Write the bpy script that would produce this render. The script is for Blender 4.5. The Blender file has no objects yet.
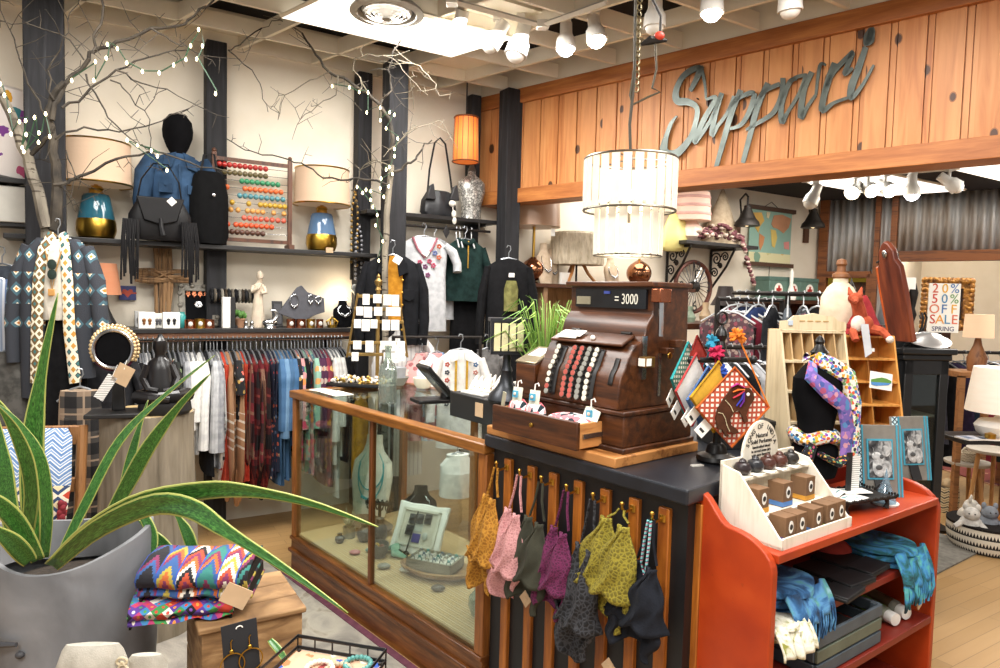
import bpy,math,random
from mathutils import Vector as V,Matrix as MX
sc=bpy.context.scene
COL=sc.collection
rnd=random.Random(7)
PI=math.pi
sin,cos=math.sin,math.cos

# ---------------------------------------------------------------- camera, world, lamps, exposure
F=680.0 # focal length in pixels
SD=F/850.0
CZ=1.6
PITCH,ROLL=math.atan(38.5/F),math.atan(0.025)
_f=V((0,cos(PITCH),-sin(PITCH)))
_r=V((1,0,0));_u=_r.cross(_f)
RGT=_r*cos(ROLL)+_u*sin(ROLL)
UPV=_u*cos(ROLL)-_r*sin(ROLL)
cam=bpy.data.cameras.new('camera');cam.lens=36*F/1000;cam.sensor_width=36
cam.clip_start=.05
co=bpy.data.objects.new('camera',cam);COL.objects.link(co)
co.matrix_world=MX(((RGT.x,UPV.x,-_f.x,0),(RGT.y,UPV.y,-_f.y,0),(RGT.z,UPV.z,-_f.z,CZ),(0,0,0,1)))
sc.camera=co
vs=sc.view_settings
vs.view_transform='Standard';vs.look='None';vs.gamma=1;vs.use_curve_mapping=False
vs.exposure=-0.45
w=bpy.data.worlds.new('world');sc.world=w;w.use_nodes=True
bg=w.node_tree.nodes['Background'];bg.inputs[0].default_value=(1.0,.96,.92,1);bg.inputs[1].default_value=.85

def lamp(name,kind,loc,power,col=(1,.9,.78),size=.1,aim=None,spot=1.2,sy=None):
    l=bpy.data.lights.new(name,kind);l.energy=power;l.color=col
    if kind=='AREA':
        l.size=size
        if sy:l.shape='RECTANGLE';l.size_y=sy
    else:l.shadow_soft_size=size
    if kind=='SPOT':l.spot_size=spot;l.spot_blend=.6
    o=bpy.data.objects.new(name,l);COL.objects.link(o);o.location=loc
    if aim is not None:o.rotation_euler=(V(aim)-V(loc)).to_track_quat('-Z','Y').to_euler()
    return o

# ceiling light fixtures (main room, behind the camera, second room)
for(x,y,p)in((-.3,4.9,118),(1.3,3.3,62),(-1.6,3.4,112),(0.2,1.2,118),(-1.2,-.6,115),(1.9,.4,85)):
    lamp('ceiling_area_lamp','AREA',(x,y*SD,3.15),p,(1,.97,.925),1.0,(x,y*SD,0),sy=1.0)
for(x,y,p)in((2.6,7.6,50),(4.2,6.2,55),(3.6,4.4,50),(1.2,7.4,32),(5.6,8.2,60)):
    lamp('ceiling_area_lamp','AREA',(x,y*SD,2.7),p,(1,.94,.86),.9,(x,y*SD,0),sy=.9)

# ---------------------------------------------------------------- pixel back-projection
def ray(px,py):
    return _f+RGT*((px-500)/F)+UPV*((334-py)/F)
C=V((0,0,CZ))
def at(px,py,D):
    r=ray(px,py);return C+r*(D*SD/r.y) # D is a depth in units of F / 850
def onz(px,py,z):
    r=ray(px,py);return C+r*((z-CZ)/r.z)
def onp(px,py,p0,n):
    r=ray(px,py);return C+r*((V(p0)-C).dot(n)/r.dot(n))
def dirv(deg):return V((cos(math.radians(deg)),sin(math.radians(deg)),0))
def nrm(deg):return V((sin(math.radians(deg)),-cos(math.radians(deg)),0)) # local -y turned by deg
R=math.radians
AA,AH=math.degrees(math.atan2(F,1100)),math.degrees(math.atan2(-F,770)) # direction of the back wall and of the pine header
dA,dH=dirv(AA),dirv(AH)
C0=V((-.183,7.08*SD,0)) # where the header meets the back wall
def onA(px,py,off=0):return onp(px,py,C0+nrm(AA)*off,nrm(AA))
def onH(px,py,off=0):return onp(px,py,C0+nrm(AH)*off,nrm(AH))

# ---------------------------------------------------------------- mesh builder
class B:
    def __init__(s):s.v=[];s.f=[];s.m=[];s.k=0;s.T=MX.Identity(4)
    def add(s,vs_,fs):
        n=len(s.v);T=s.T
        s.v+=[tuple(T@V(p))for p in vs_]
        s.f+=[tuple(i+n for i in q)for q in fs];s.m+=[s.k]*len(fs);return s
    def box(s,cx,cy,cz,sx,sy,sz,rot=None):
        h=[(x*sx/2,y*sy/2,z*sz/2)for x in(-1,1)for y in(-1,1)for z in(-1,1)]
        if rot:h=[rot@V(p)for p in h]
        return s.add([(p[0]+cx,p[1]+cy,p[2]+cz)for p in h],[(0,1,3,2),(4,6,7,5),(0,4,5,1),(2,3,7,6),(0,2,6,4),(1,5,7,3)])
    def b2(s,x0,x1,y0,y1,z0,z1):return s.box((x0+x1)/2,(y0+y1)/2,(z0+z1)/2,x1-x0,y1-y0,z1-z0)
    def lathe(s,prof,c=(0,0,0),seg=20,sx=1,sy=1):
        vs_=[];fs=[];n=len(prof)
        for r,z in prof:
            for i in range(seg):
                a=2*PI*i/seg;vs_.append((c[0]+r*cos(a)*sx,c[1]+r*sin(a)*sy,c[2]+z))
        for j in range(n-1):
            for i in range(seg):
                k=(i+1)%seg;fs.append((j*seg+i,j*seg+k,(j+1)*seg+k,(j+1)*seg+i))
        fs.append(tuple(range(seg-1,-1,-1)));fs.append(tuple((n-1)*seg+i for i in range(seg)))
        return s.add(vs_,fs)
    def tube(s,pts,r,seg=8,closed=False,flat=1.0,up=None):
        pts=[V(p)for p in pts];n=len(pts)
        rs=r if isinstance(r,(list,tuple))else[r]*n
        vs_=[];fs=[];ref=None
        for i,p in enumerate(pts):
            a=pts[i-1]if(i or closed)else p;b=pts[(i+1)%n]if(i<n-1 or closed)else p
            t=(b-a);t=t.normalized()if t.length>1e-9 else V((0,0,1))
            if ref is None:
                ref=V(up)if up else(V((0,0,1))if abs(t.z)<.9 else V((1,0,0)))
            e=t.cross(ref);e=e.normalized()if e.length>1e-6 else V((1,0,0))
            q=e.cross(t).normalized();ref=q if not up else V(up)
            for k in range(seg):
                an=2*PI*k/seg;vs_.append(p+e*(rs[i]*cos(an))+q*(rs[i]*sin(an)*flat))
        for i in range(n if closed else n-1):
            j=(i+1)%n
            for k in range(seg):
                l=(k+1)%seg;fs.append((i*seg+k,i*seg+l,j*seg+l,j*seg+k))
        if not closed:
            fs.append(tuple(range(seg-1,-1,-1)));fs.append(tuple((n-1)*seg+k for k in range(seg)))
        return s.add(vs_,fs)
    def prism(s,poly,y0,y1,ax='y'):
        n=len(poly)
        def mp(a,b,t):return(a,t,b)if ax=='y' else((a,b,t)if ax=='z' else(t,a,b))
        vs_=[mp(a,b,y0)for a,b in poly]+[mp(a,b,y1)for a,b in poly]
        fs=[tuple(range(n)),tuple(range(2*n-1,n-1,-1))]+[(i,i+n,(i+1)%n+n,(i+1)%n)for i in range(n)]
        return s.add(vs_,fs)
    def ell(s,c,rx,ry=None,rz=None,seg=16,rings=10):
        ry=rx if ry is None else ry;rz=rx if rz is None else rz
        vs_=[(c[0],c[1],c[2]-rz)];fs=[]
        for j in range(1,rings):
            t=PI*j/rings
            for i in range(seg):
                a=2*PI*i/seg;vs_.append((c[0]+rx*sin(t)*cos(a),c[1]+ry*sin(t)*sin(a),c[2]-rz*cos(t)))
        vs_.append((c[0],c[1],c[2]+rz));L=len(vs_)-1
        for i in range(seg):
            k=(i+1)%seg;fs.append((0,1+k,1+i));b=1+(rings-2)*seg;fs.append((L,b+i,b+k))
        for j in range(rings-2):
            for i in range(seg):
                k=(i+1)%seg;a=1+j*seg;fs.append((a+i,a+k,a+seg+k,a+seg+i))
        return s.add(vs_,fs)
    def loft(s,secs,seg=24,fold=None):
        """secs: (cx, cy, cz, rx, ry) rings in the xy plane; fold(i, a, z) adds a radial factor"""
        vs_=[];fs=[];n=len(secs)
        for j,(cx,cy,cz,rx,ry)in enumerate(secs):
            for i in range(seg):
                a=2*PI*i/seg;g=fold(j,a,cz)if fold else 0
                ca,sa=cos(a),sin(a)
                vs_.append((cx+rx*ca*(1+g*.3),cy+ry*sa*(1+g),cz+(g*.02 if j==0 else 0)))
        for j in range(n-1):
            for i in range(seg):
                k=(i+1)%seg;fs.append((j*seg+i,j*seg+k,(j+1)*seg+k,(j+1)*seg+i))
        fs.append(tuple(range(seg-1,-1,-1)));fs.append(tuple((n-1)*seg+i for i in range(seg)))
        return s.add(vs_,fs)
    def grid(s,fn,nu,nv):
        vs_=[fn(i/nu,j/nv)for j in range(nv+1)for i in range(nu+1)]
        fs=[(j*(nu+1)+i,j*(nu+1)+i+1,(j+1)*(nu+1)+i+1,(j+1)*(nu+1)+i)for j in range(nv)for i in range(nu)]
        return s.add(vs_,fs)

def mesh(name,b,mat,parent=None,loc=(0,0,0),rz=0,smooth=True,bevel=0,solid=0,sub=0,rot=None,ang=35):
    me=bpy.data.meshes.new(name);me.from_pydata(b.v,[],b.f)
    ms=mat if isinstance(mat,(list,tuple))else[mat]
    for m in ms:me.materials.append(m)
    if len(ms)>1:me.polygons.foreach_set('material_index',b.m)
    me.validate();me.update()
    if smooth:
        me.polygons.foreach_set('use_smooth',[True]*len(me.polygons))
        try:me.set_sharp_from_angle(angle=R(ang))
        except Exception:pass
    o=bpy.data.objects.new(name,me);COL.objects.link(o)
    o.location=loc;o.rotation_euler=rot if rot else(0,0,R(rz))
    if parent:o.parent=parent
    if solid:md=o.modifiers.new('solid','SOLIDIFY');md.thickness=solid;md.offset=0
    if bevel:md=o.modifiers.new('bevel','BEVEL');md.width=bevel;md.segments=2;md.limit_method='ANGLE';md.angle_limit=R(40)
    if sub:md=o.modifiers.new('sub','SUBSURF');md.levels=sub;md.render_levels=sub
    return o
def tag(o,label=None,cat=None,group=None,kind=None):
    for k,x in(('label',label),('category',cat),('group',group),('kind',kind)):
        if x:o[k]=x
    return o
def thing(name,label,cat,loc=(0,0,0),rz=0,group=None,rot=None):
    o=bpy.data.objects.new(name,None);o.empty_display_size=.05;COL.objects.link(o)
    o.location=loc;o.rotation_euler=rot if rot else(0,0,R(rz));return tag(o,label,cat,group)
def single(name,b,mat,label,cat,loc=(0,0,0),rz=0,group=None,**k):
    return tag(mesh(name,b,mat,None,loc,rz,**k),label,cat,group)
def struct(name,b,mat,**k):return tag(mesh(name,b,mat,**k),kind='structure')
def dup(o,loc=None,rz=None,label=None,group=None,parent=None):
    c=o.copy();COL.objects.link(c)
    if parent:c.parent=parent
    if loc is not None:c.location=loc
    if rz is not None:c.rotation_euler=(0,0,R(rz))
    if label:c['label']=label
    if group:c['group']=group
    for ch in o.children:dup(ch,parent=c)
    return c

# ---------------------------------------------------------------- materials
def lin(h):
    h=h.lstrip('#');c=[int(h[i:i+2],16)/255 for i in(0,2,4)]
    return tuple((x/12.92 if x<=.04045 else((x+.055)/1.055)**2.4)for x in c)+(1,)
_mats={}
class G:
    """small node-graph helper around one Principled material"""
    def __init__(s,name):
        s.m=bpy.data.materials.new(name);s.m.use_nodes=True
        s.t=s.m.node_tree;s.N=s.t.nodes;s.L=s.t.links;s.b=s.N['Principled BSDF']
        s.co=s.N.new('ShaderNodeTexCoord').outputs['Object']
    def put(s,x,inp):
        if x is None:return
        if isinstance(x,bpy.types.NodeSocket):s.L.new(x,inp)
        elif isinstance(x,str):inp.default_value=lin(x)
        else:inp.default_value=x
    def xyz(s,vec=None):
        n=s.N.new('ShaderNodeSeparateXYZ');s.L.new(vec or s.co,n.inputs[0]);return n.outputs
    def mul(s,v,vec=None):
        n=s.N.new('ShaderNodeMapping');n.inputs['Scale'].default_value=v;s.L.new(vec or s.co,n.inputs[0]);return n.outputs[0]
    def rotm(s,r,vec=None):
        n=s.N.new('ShaderNodeMapping');n.inputs['Rotation'].default_value=r;s.L.new(vec or s.co,n.inputs[0]);return n.outputs[0]
    def ma(s,op,a,b=0.0,c=0.0):
        n=s.N.new('ShaderNodeMath');n.operation=op
        for i,x in enumerate((a,b,c)):s.put(x,n.inputs[i])
        return n.outputs[0]
    def noise(s,sc_=10,det=3,vec=None,dist=0):
        n=s.N.new('ShaderNodeTexNoise');n.inputs['Scale'].default_value=sc_;n.inputs['Detail'].default_value=det
        n.inputs['Distortion'].default_value=dist;s.L.new(vec or s.co,n.inputs['Vector']);return n.outputs['Fac']
    def vor(s,sc_=10,out='Distance',feat='F1',vec=None,rand=1):
        n=s.N.new('ShaderNodeTexVoronoi');n.feature=feat;n.inputs['Scale'].default_value=sc_
        n.inputs['Randomness'].default_value=rand
        s.L.new(vec or s.co,n.inputs['Vector']);return n.outputs[out]
    def ramp(s,fac,stops,const=False):
        n=s.N.new('ShaderNodeValToRGB');e=n.color_ramp.elements
        n.color_ramp.interpolation='CONSTANT' if const else 'LINEAR'
        while len(e)<len(stops):e.new(1)
        for i,(p,c)in enumerate(stops):e[i].position=p;e[i].color=lin(c)if isinstance(c,str)else c
        s.L.new(fac,n.inputs[0]);return n.outputs[0]
    def mix(s,fac,a,b,mode='MIX'):
        n=s.N.new('ShaderNodeMix');n.data_type='RGBA';n.blend_type=mode
        s.put(fac,n.inputs[0]);s.put(a,n.inputs[6]);s.put(b,n.inputs[7]);return n.outputs[2]
    def bump(s,h,k=.2,dist=.01):
        n=s.N.new('ShaderNodeBump');n.inputs['Strength'].default_value=k;n.inputs['Distance'].default_value=dist
        s.L.new(h,n.inputs['Height']);s.L.new(n.outputs[0],s.b.inputs['Normal'])
    def out(s,col,rough=.6,metal=0,**k):
        s.put(col,s.b.inputs['Base Color']);s.put(rough,s.b.inputs['Roughness']);s.put(metal,s.b.inputs['Metallic'])
        for kk,x in k.items():s.put(x,s.b.inputs[kk.replace('_',' ')])
        return s.m
def solid(h,rough=.6,metal=0,var=.12,sc_=18,bump=0,spec=None,key=None):
    kk=('s',h,rough,metal,var,sc_,bump,spec)
    if kk in _mats:return _mats[kk]
    g=G('surface_'+h.strip('#'))
    n=g.noise(sc_,4)
    c=lin(h);d=tuple(x*(1-var)for x in c[:3])+(1,);l=tuple(min(1,x*(1+var))for x in c[:3])+(1,)
    col=g.ramp(n,[(.3,d),(.7,l)])
    if bump:g.bump(n,bump)
    if spec is not None:g.b.inputs['Specular IOR Level'].default_value=spec
    _mats[kk]=g.out(col,rough,metal);return _mats[kk]
def cloth(h,h2=None,sc_=25,weave=220,rough=.9,var=.15):
    kk=('c',h,h2,sc_,weave,var)
    if kk in _mats:return _mats[kk]
    g=G('cloth_'+h.strip('#'));n=g.noise(sc_,3)
    c=lin(h);e=lin(h2)if h2 else tuple(x*(1-2*var)for x in c[:3])+(1,)
    col=g.ramp(n,[(.35,e),(.62,c)])
    w1=g.noise(weave,2);g.bump(w1,.25,.004)
    g.b.inputs['Specular IOR Level'].default_value=.2
    _mats[kk]=g.out(col,rough);return _mats[kk]
def wood(h1,h2,axis='x',sc_=6,rough=.45,h3=None,bump=.08,stretch=10):
    kk=('w',h1,h2,axis,sc_,rough,h3,stretch)
    if kk in _mats:return _mats[kk]
    g=G('wood_'+h1.strip('#'))
    sc3={'x':(1,stretch,stretch),'y':(stretch,1,stretch),'z':(stretch,stretch,1)}[axis]
    vec=g.mul(sc3);n=g.noise(sc_*.5,6,vec,.6);n2=g.noise(sc_*2.5,4,vec)
    f=g.ma('ADD',g.ma('MULTIPLY',n,.7),g.ma('MULTIPLY',n2,.3))
    col=g.ramp(f,[(.36,h1),(.5,h3 or h2),(.64,h2)])
    g.bump(f,bump,.003)
    _mats[kk]=g.out(col,rough);return _mats[kk]
def floral(base,cols,sc_=14,rough=.9,dens=.5,vec=(1,1,1)):
    kk=('f',base,tuple(cols),sc_,dens,vec)
    if kk in _mats:return _mats[kk]
    g=G('print_'+base.strip('#'));vv=g.mul(vec)
    d=g.vor(sc_,'Distance',vec=vv);c=g.xyz(g.vor(sc_,'Color',vec=vv))[0]
    n=g.noise(sc_*3,2,vv)
    d2=g.ma('ADD',d,g.ma('MULTIPLY',g.ma('SUBTRACT',n,.5),.35))
    st=[(i/len(cols),h)for i,h in enumerate(cols)]
    pc=g.ramp(c,st,True);inside=g.ma('LESS_THAN',d2,dens)
    col=g.mix(inside,base,pc)
    g.bump(g.noise(200,2),.2,.004)
    _mats[kk]=g.out(col,rough);return _mats[kk]
def stripes(cols,per=.05,axis=2,rough=.9,wob=.0):
    kk=('st',tuple(cols),per,axis,wob)
    if kk in _mats:return _mats[kk]
    g=G('striped_'+cols[0].strip('#'));x=g.xyz()[axis]
    if wob:x=g.ma('ADD',x,g.ma('MULTIPLY',g.noise(12,2),wob))
    f=g.ma('FRACT',g.ma('MULTIPLY',x,1/per))
    n=len(cols);col=g.ramp(f,[(i/n,h)for i,h in enumerate(cols)],True)
    g.bump(g.noise(220,2),.2,.004)
    _mats[kk]=g.out(col,rough);return _mats[kk]
def plaid(c1,c2,c3,per=.12,line=None,ax=(0,2)):
    kk=('pl',c1,c2,c3,per,line,ax)
    if kk in _mats:return _mats[kk]
    g=G('plaid_'+c1.strip('#'));o=g.xyz()
    fx=g.ma('FRACT',g.ma('MULTIPLY',o[ax[0]],1/per));fz=g.ma('FRACT',g.ma('MULTIPLY',o[ax[1]],1/per))
    a=g.ma('GREATER_THAN',fx,.5);b=g.ma('GREATER_THAN',fz,.5)
    s_=g.ma('MULTIPLY',g.ma('ADD',a,b),.5)
    col=g.ramp(s_,[(0,c1),(.3,c2),(.8,c3)],True)
    if line:
        l1=g.ma('LESS_THAN',g.ma('ABSOLUTE',g.ma('SUBTRACT',fx,.25)),.04);l2=g.ma('LESS_THAN',g.ma('ABSOLUTE',g.ma('SUBTRACT',fz,.25)),.04)
        col=g.mix(g.ma('MAXIMUM',l1,l2),col,line)
    g.bump(g.noise(200,2),.2,.004)
    _mats[kk]=g.out(col,.9);return _mats[kk]
def zigzag(cols,per=.05,zx=.05,amp=.03,axes=(0,2)):
    kk=('z',tuple(cols),per,zx,amp,axes)
    if kk in _mats:return _mats[kk]
    g=G('zigzag_'+cols[0].strip('#'));o=g.xyz()
    p=g.ma('PINGPONG',o[axes[0]],zx/2);p=g.ma('SNAP',p,zx/12)
    z=g.ma('ADD',o[axes[1]],g.ma('MULTIPLY',p,amp/(zx/2)))
    f=g.ma('FRACT',g.ma('MULTIPLY',z,1/per));n=len(cols)
    col=g.ramp(f,[(i/n,h)for i,h in enumerate(cols)],True)
    g.bump(g.noise(250,2),.25,.004)
    _mats[kk]=g.out(col,.9);return _mats[kk]
def lattice(c1,c2,per=.02,thr=.34,axes=(0,2),rough=.8,rot=True):
    kk=('la',c1,c2,per,thr,axes,rot)
    if kk in _mats:return _mats[kk]
    g=G('lattice_'+c1.strip('#'));o=g.xyz()
    a,b=o[axes[0]],o[axes[1]]
    if rot:a,b=g.ma('ADD',a,b),g.ma('SUBTRACT',a,b)
    p=g.ma('PINGPONG',a,per/2);q=g.ma('PINGPONG',b,per/2)
    m=g.ma('LESS_THAN',g.ma('MINIMUM',p,q),per/2*thr)
    _mats[kk]=g.out(g.mix(m,c1,c2),rough);return _mats[kk]
def emit(h,k,rough=.6,name='glow'):
    kk=('e',h,k)
    if kk in _mats:return _mats[kk]
    g=G(name+'_'+h.strip('#'));g.b.inputs['Emission Strength'].default_value=k
    _mats[kk]=g.out(g.ramp(g.noise(30),[(.3,h),(.7,h)]),rough,Emission_Color=h);return _mats[kk]
def glassy(name,tint='#ffffff',refl=.10,op=0.0,opc='#ffffff',rough=.02):
    """clear pane: mostly transparent, mirror-like by angle, with a little body colour"""
    m=bpy.data.materials.new(name);m.use_nodes=True;t=m.node_tree;N=t.nodes;L=t.links
    for n in list(N):
        if n.type!='OUTPUT_MATERIAL':N.remove(n)
    o=[n for n in N if n.type=='OUTPUT_MATERIAL'][0]
    tr=N.new('ShaderNodeBsdfTransparent');tr.inputs[0].default_value=lin(tint)
    gl=N.new('ShaderNodeBsdfGlossy');gl.inputs['Roughness'].default_value=rough
    lw=N.new('ShaderNodeLayerWeight');lw.inputs[0].default_value=.25
    mu=N.new('ShaderNodeMath');mu.operation='MULTIPLY_ADD';L.new(lw.outputs['Fresnel'],mu.inputs[0]);mu.inputs[1].default_value=.32;mu.inputs[2].default_value=refl*.3
    mx=N.new('ShaderNodeMixShader');L.new(mu.outputs[0],mx.inputs[0]);L.new(tr.outputs[0],mx.inputs[1]);L.new(gl.outputs[0],mx.inputs[2])
    last=mx
    if op:
        df=N.new('ShaderNodeBsdfDiffuse');df.inputs[0].default_value=lin(opc)
        m2=N.new('ShaderNodeMixShader');m2.inputs[0].default_value=op;L.new(mx.outputs[0],m2.inputs[1]);L.new(df.outputs[0],m2.inputs[2]);last=m2
    L.new(last.outputs[0],o.inputs[0]);return m

BLACK=solid('#1b1a1b',.5,0,.2);BLACKM=solid('#1c1b1b',.35,.3,.2)
WHITE=solid('#ece9e2',.5,0,.04);CREAM=solid('#e3d9c4',.6,0,.06)
BRASS=solid('#c49a45',.28,1,.1);GOLD=solid('#b8923c',.3,1,.12);SILVER=solid('#b9bbbd',.25,1,.08)
COPPER=solid('#a8674a',.25,1,.15);IRON=solid('#2b2724',.5,.6,.2)
VELVET=solid('#0d0d0f',.95,0,.2,spec=.1)
PAPER=solid('#efece4',.7,0,.03)
TAGB=solid('#c3a582',.8,0,.08)
GLASS=glassy('clear_glass','#f4fbf8',.12)
DWOOD=wood('#2d170c','#5b3319','x',7,.35,'#45240f')
OWOOD=wood('#6d3f18','#a8692f','z',7,.4,'#8c5323')
CASEW=wood('#4a2810','#8a5526','x',6,.35,'#693c18')
# ================================================================ the setting
ZC=3.2 # underside of the ceiling lattice
# floor: maple strips
g=G('maple_floor');rv=g.rotm((0,0,R(-AA)))
bt=g.N.new('ShaderNodeTexBrick');bt.inputs['Scale'].default_value=1;bt.offset=.37
for k,x in(('Brick Width',1.1),('Row Height',.075),('Mortar Size',.0015)):bt.inputs[k].default_value=x
bt.inputs['Color1'].default_value=lin('#b08a5a');bt.inputs['Color2'].default_value=lin('#9c7747');bt.inputs['Mortar'].default_value=lin('#6b4d2a')
g.L.new(rv,bt.inputs['Vector'])
nz=g.noise(3,5,g.mul((1,14,1),rv));wear=g.noise(1.3,4)
cc=g.mix(g.ma('MULTIPLY',g.ma('SUBTRACT',nz,.3),.5),bt.outputs['Color'],'#8d6637');cc=g.mix(g.ma('MULTIPLY',wear,.35),cc,'#b39a72')
FLOORM=g.out(cc,.38)
b=B();b.b2(-7,12,-3,17,-.1,0);struct('floor',b,FLOORM,smooth=False)
# plaster walls
g=G('cream_plaster');n=g.noise(5,5);n2=g.noise(60,3);g.bump(n2,.15,.004)
PLASTER=g.out(g.ramp(n,[(.35,'#e2d8c5'),(.65,'#e8dfce')]),.8)
def wall(name,p,q,z0,z1,th,mat):
    d=(q-p);a=math.degrees(math.atan2(d.y,d.x));b=B();b.b2(0,d.length,0,th,z0,z1)
    return struct(name,b,mat,loc=(p.x,p.y,0),rz=a,smooth=False)
KC=onA(815,300);KC.z=0 # far corner of the second room
wall('wall_back',C0-dA*6.5,KC+dA*.03,0,3.6,.12,PLASTER)
# ceiling: black deck, lattice below it, dark lower ceiling of the second room
DECK=solid('#17171a',.9,0,.25,4)
b=B();b.prism([(p.x,p.y)for p in(C0-dA*6.5,C0+dA*.1,C0+dA*.1+dH*9.5,C0-dA*6.5+dH*9.5)],3.44,3.5,'z');struct('ceiling',b,DECK,smooth=False)
b=B();b.prism([(p.x,p.y)for p in(C0+dA*.12,C0+dA*9.2,C0+dA*9.2+dH*9,C0+dA*.12+dH*9)],2.8,2.86,'z');struct('ceiling',b,solid('#24242a',.9,0,.2,3),smooth=False)
LAT=solid('#ece3d0',.55,0,.04,6)
N0=V((-.307,6.52*SD,0));PT=.49
def lat(a,c):return N0+dA*(a*PT)+dH*(c*PT)
b=B();th=.022;LB=3.3
def beam(p,q,z0,z1):
    d=(q-p).normalized();s_=V((-d.y,d.x,0))*th/2
    b.prism([((p-s_).x,(p-s_).y),((q-s_).x,(q-s_).y),((q+s_).x,(q+s_).y),((p+s_).x,(p+s_).y)],z0,z1,'z')
for c in range(0,17):beam(lat(-8.5,c),lat(.75,c),ZC,LB)
for a in range(-8,1):beam(lat(a,-.62),lat(a,16.4),ZC,LB)
for(p,q)in((C0-dA*6.4+nrm(AA)*.012,C0+nrm(AA)*.012),(C0+nrm(AH)*.03,C0+nrm(AH)*.03+dH*8.6)):beam(p,q,ZC,LB+.08)
# alternate cells are closed above the beams, the rest open to the dark deck
for a in range(-8,1):
    for c in range(-1,16):
        if(a*2+c)%7==0:
            q=[lat(a-1,c),lat(a,c),lat(a,c+.55),lat(a-1,c+.55)]
            b.prism([(p.x,p.y)for p in q],LB-.02,LB,'z')
struct('trim_1',b,LAT,smooth=False)
# pine header wall
g=G('knotty_pine');o=g.xyz()
bi=g.ma('FLOOR',g.ma('MULTIPLY',o[0],1/.168));wn=g.N.new('ShaderNodeTexWhiteNoise');wn.noise_dimensions='1D';g.L.new(bi,wn.inputs['W'])
off=g.N.new('ShaderNodeVectorMath');off.operation='ADD';g.L.new(g.co,off.inputs[0]);cx=g.N.new('ShaderNodeCombineXYZ');g.L.new(g.ma('MULTIPLY',bi,1.73),cx.inputs[2]);g.L.new(cx.outputs[0],off.inputs[1])
gr=g.noise(2.6,5,g.mul((9,9,.8),off.outputs[0]),.8)
col=g.ramp(gr,[(.3,'#aa6534'),(.5,'#c17e47'),(.72,'#cd8f57')])
col=g.mix(g.ma('MULTIPLY',wn.outputs['Value'],.35),col,'#d49a64')
kd=g.vor(4.6,vec=g.mul((1.3,1,.8),off.outputs[0]));col=g.mix(g.ma('LESS_THAN',kd,.135),g.mix(g.ma('LESS_THAN',kd,.15),col,'#8f5a30'),'#4a2c1a')
g.bump(gr,.05)
PINE=g.out(col,.5)
PINET=wood('#965628','#c07d42','x',4,.5,'#ab6834')
b=B();Lh=8.6;i=0;x=-.02
while x<Lh: # boards with a V groove pair between them
    b.b2(x,x+.13,-.02,.1,2.34,3.46);b.b2(x+.136,x+.162,-.014,.1,2.34,3.46);b.b2(x+.13,x+.168,0,.1,2.34,3.46);x+=.168
struct('wall_header',b,PINE,loc=C0,rz=AH,smooth=False)
b=B();b.b2(0,Lh,-.05,.16,2.325,2.435);struct('trim_2',b,PINET,loc=C0,rz=AH,smooth=False,bevel=.004)
b=B();b.b2(0,Lh,-.05,.0,3.09,3.2);struct('trim_3',b,PINET,loc=C0,rz=AH,smooth=False,bevel=.004)
b=B();b.b2(.0,Lh,.1,.16,2.4,2.86);struct('trim_4',b,solid('#2b2622',.8),loc=C0,rz=AH,smooth=False)
# charred posts
g=G('charred_wood');nn=g.noise(3,6,g.mul((12,12,1)),.6);g.bump(nn,.3,.006)
CHAR=g.out(g.ramp(nn,[(.35,'#141416'),(.6,'#242428'),(.8,'#3f4044')]),.8)
def post(nm,c,wd,z1=3.19):
    b=B();b.b2(-wd/2,wd/2,-wd/2,wd/2,0,z1);struct(nm,b,CHAR,loc=(c.x,c.y,0),rz=AA,smooth=False,bevel=.006)
post('trim_5',at(48,334,4.72),.185)
p=onA(215,300,.07);post('trim_6',p,.125)
p=onA(360.5,300,.06);post('trim_7',p,.105)
post('trim_8',at(392,300,6.02),.14)
p=onA(469.5,300,.06);post('trim_9',p,.09)
post('trim_10',at(506,300,6.72),.135)
# corrugated far wall and what lies beyond it
g=G('rusty_corrugated');o=g.xyz();nn=g.noise(2.2,6,g.mul((3,1,.5)),.4);n3=g.noise(14,4,g.mul((2,1,.3)))
CORR=g.out(g.mix(g.ma('MULTIPLY',n3,.5),g.ramp(nn,[(.36,'#8f7d6b'),(.5,'#b3b1ae'),(.62,'#c9cfd4')]),'#8a7a6a'),.5,.12)
def corr(nm,x0,x1,z0,z1):
    b=B();n=int((x1-x0)/.0125)
    b.grid(lambda u,v:(x0+(x1-x0)*u,.018*sin(2*PI*u*(x1-x0)/.075),z0+(z1-z0)*v),n,1)
    return struct(nm,b,CORR,loc=KC,rz=AH,solid=.004)
def onK(px,py,off=0):return onp(px,py,KC+nrm(AH)*off,nrm(AH))
def kx(px):return(onK(px,300)-KC).dot(dH)
corr('wall_far',.05,kx(890),1.97,2.8);corr('wall_far',kx(870),kx(897),0,2.0);corr('wall_far',kx(890),kx(897)+2.6,2.19,2.8)
RW=wood('#5a3016','#8a5228','x',4,.5)
b=B();b.b2(.02,.12,-.05,.06,0,2.82);b.b2(.1,kx(870),-.05,.05,1.9,1.975);b.b2(kx(866),kx(866)+.09,-.05,.05,0,1.95);struct('trim_11',b,RW,loc=KC,rz=AH,smooth=False,bevel=.005)
b=B();b.b2(kx(896),kx(897)+2.6,-.06,.06,2.08,2.19);struct('trim_12',b,RW,loc=KC,rz=AH,smooth=False,bevel=.005)
b=B();b.b2(kx(872),kx(872)+.05,-.06,.0,0,2.8);b.b2(kx(888),kx(888)+.06,-.06,.0,0,2.8);struct('trim_13',b,RW,loc=KC,rz=AH,smooth=False)
YEL=solid('#cdb53c',.8,0,.08)
b=B();b.b2(-.3,kx(872),1.2,1.3,0,2.8);struct('wall_yellow',b,YEL,loc=KC,rz=AH,smooth=False)
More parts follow.
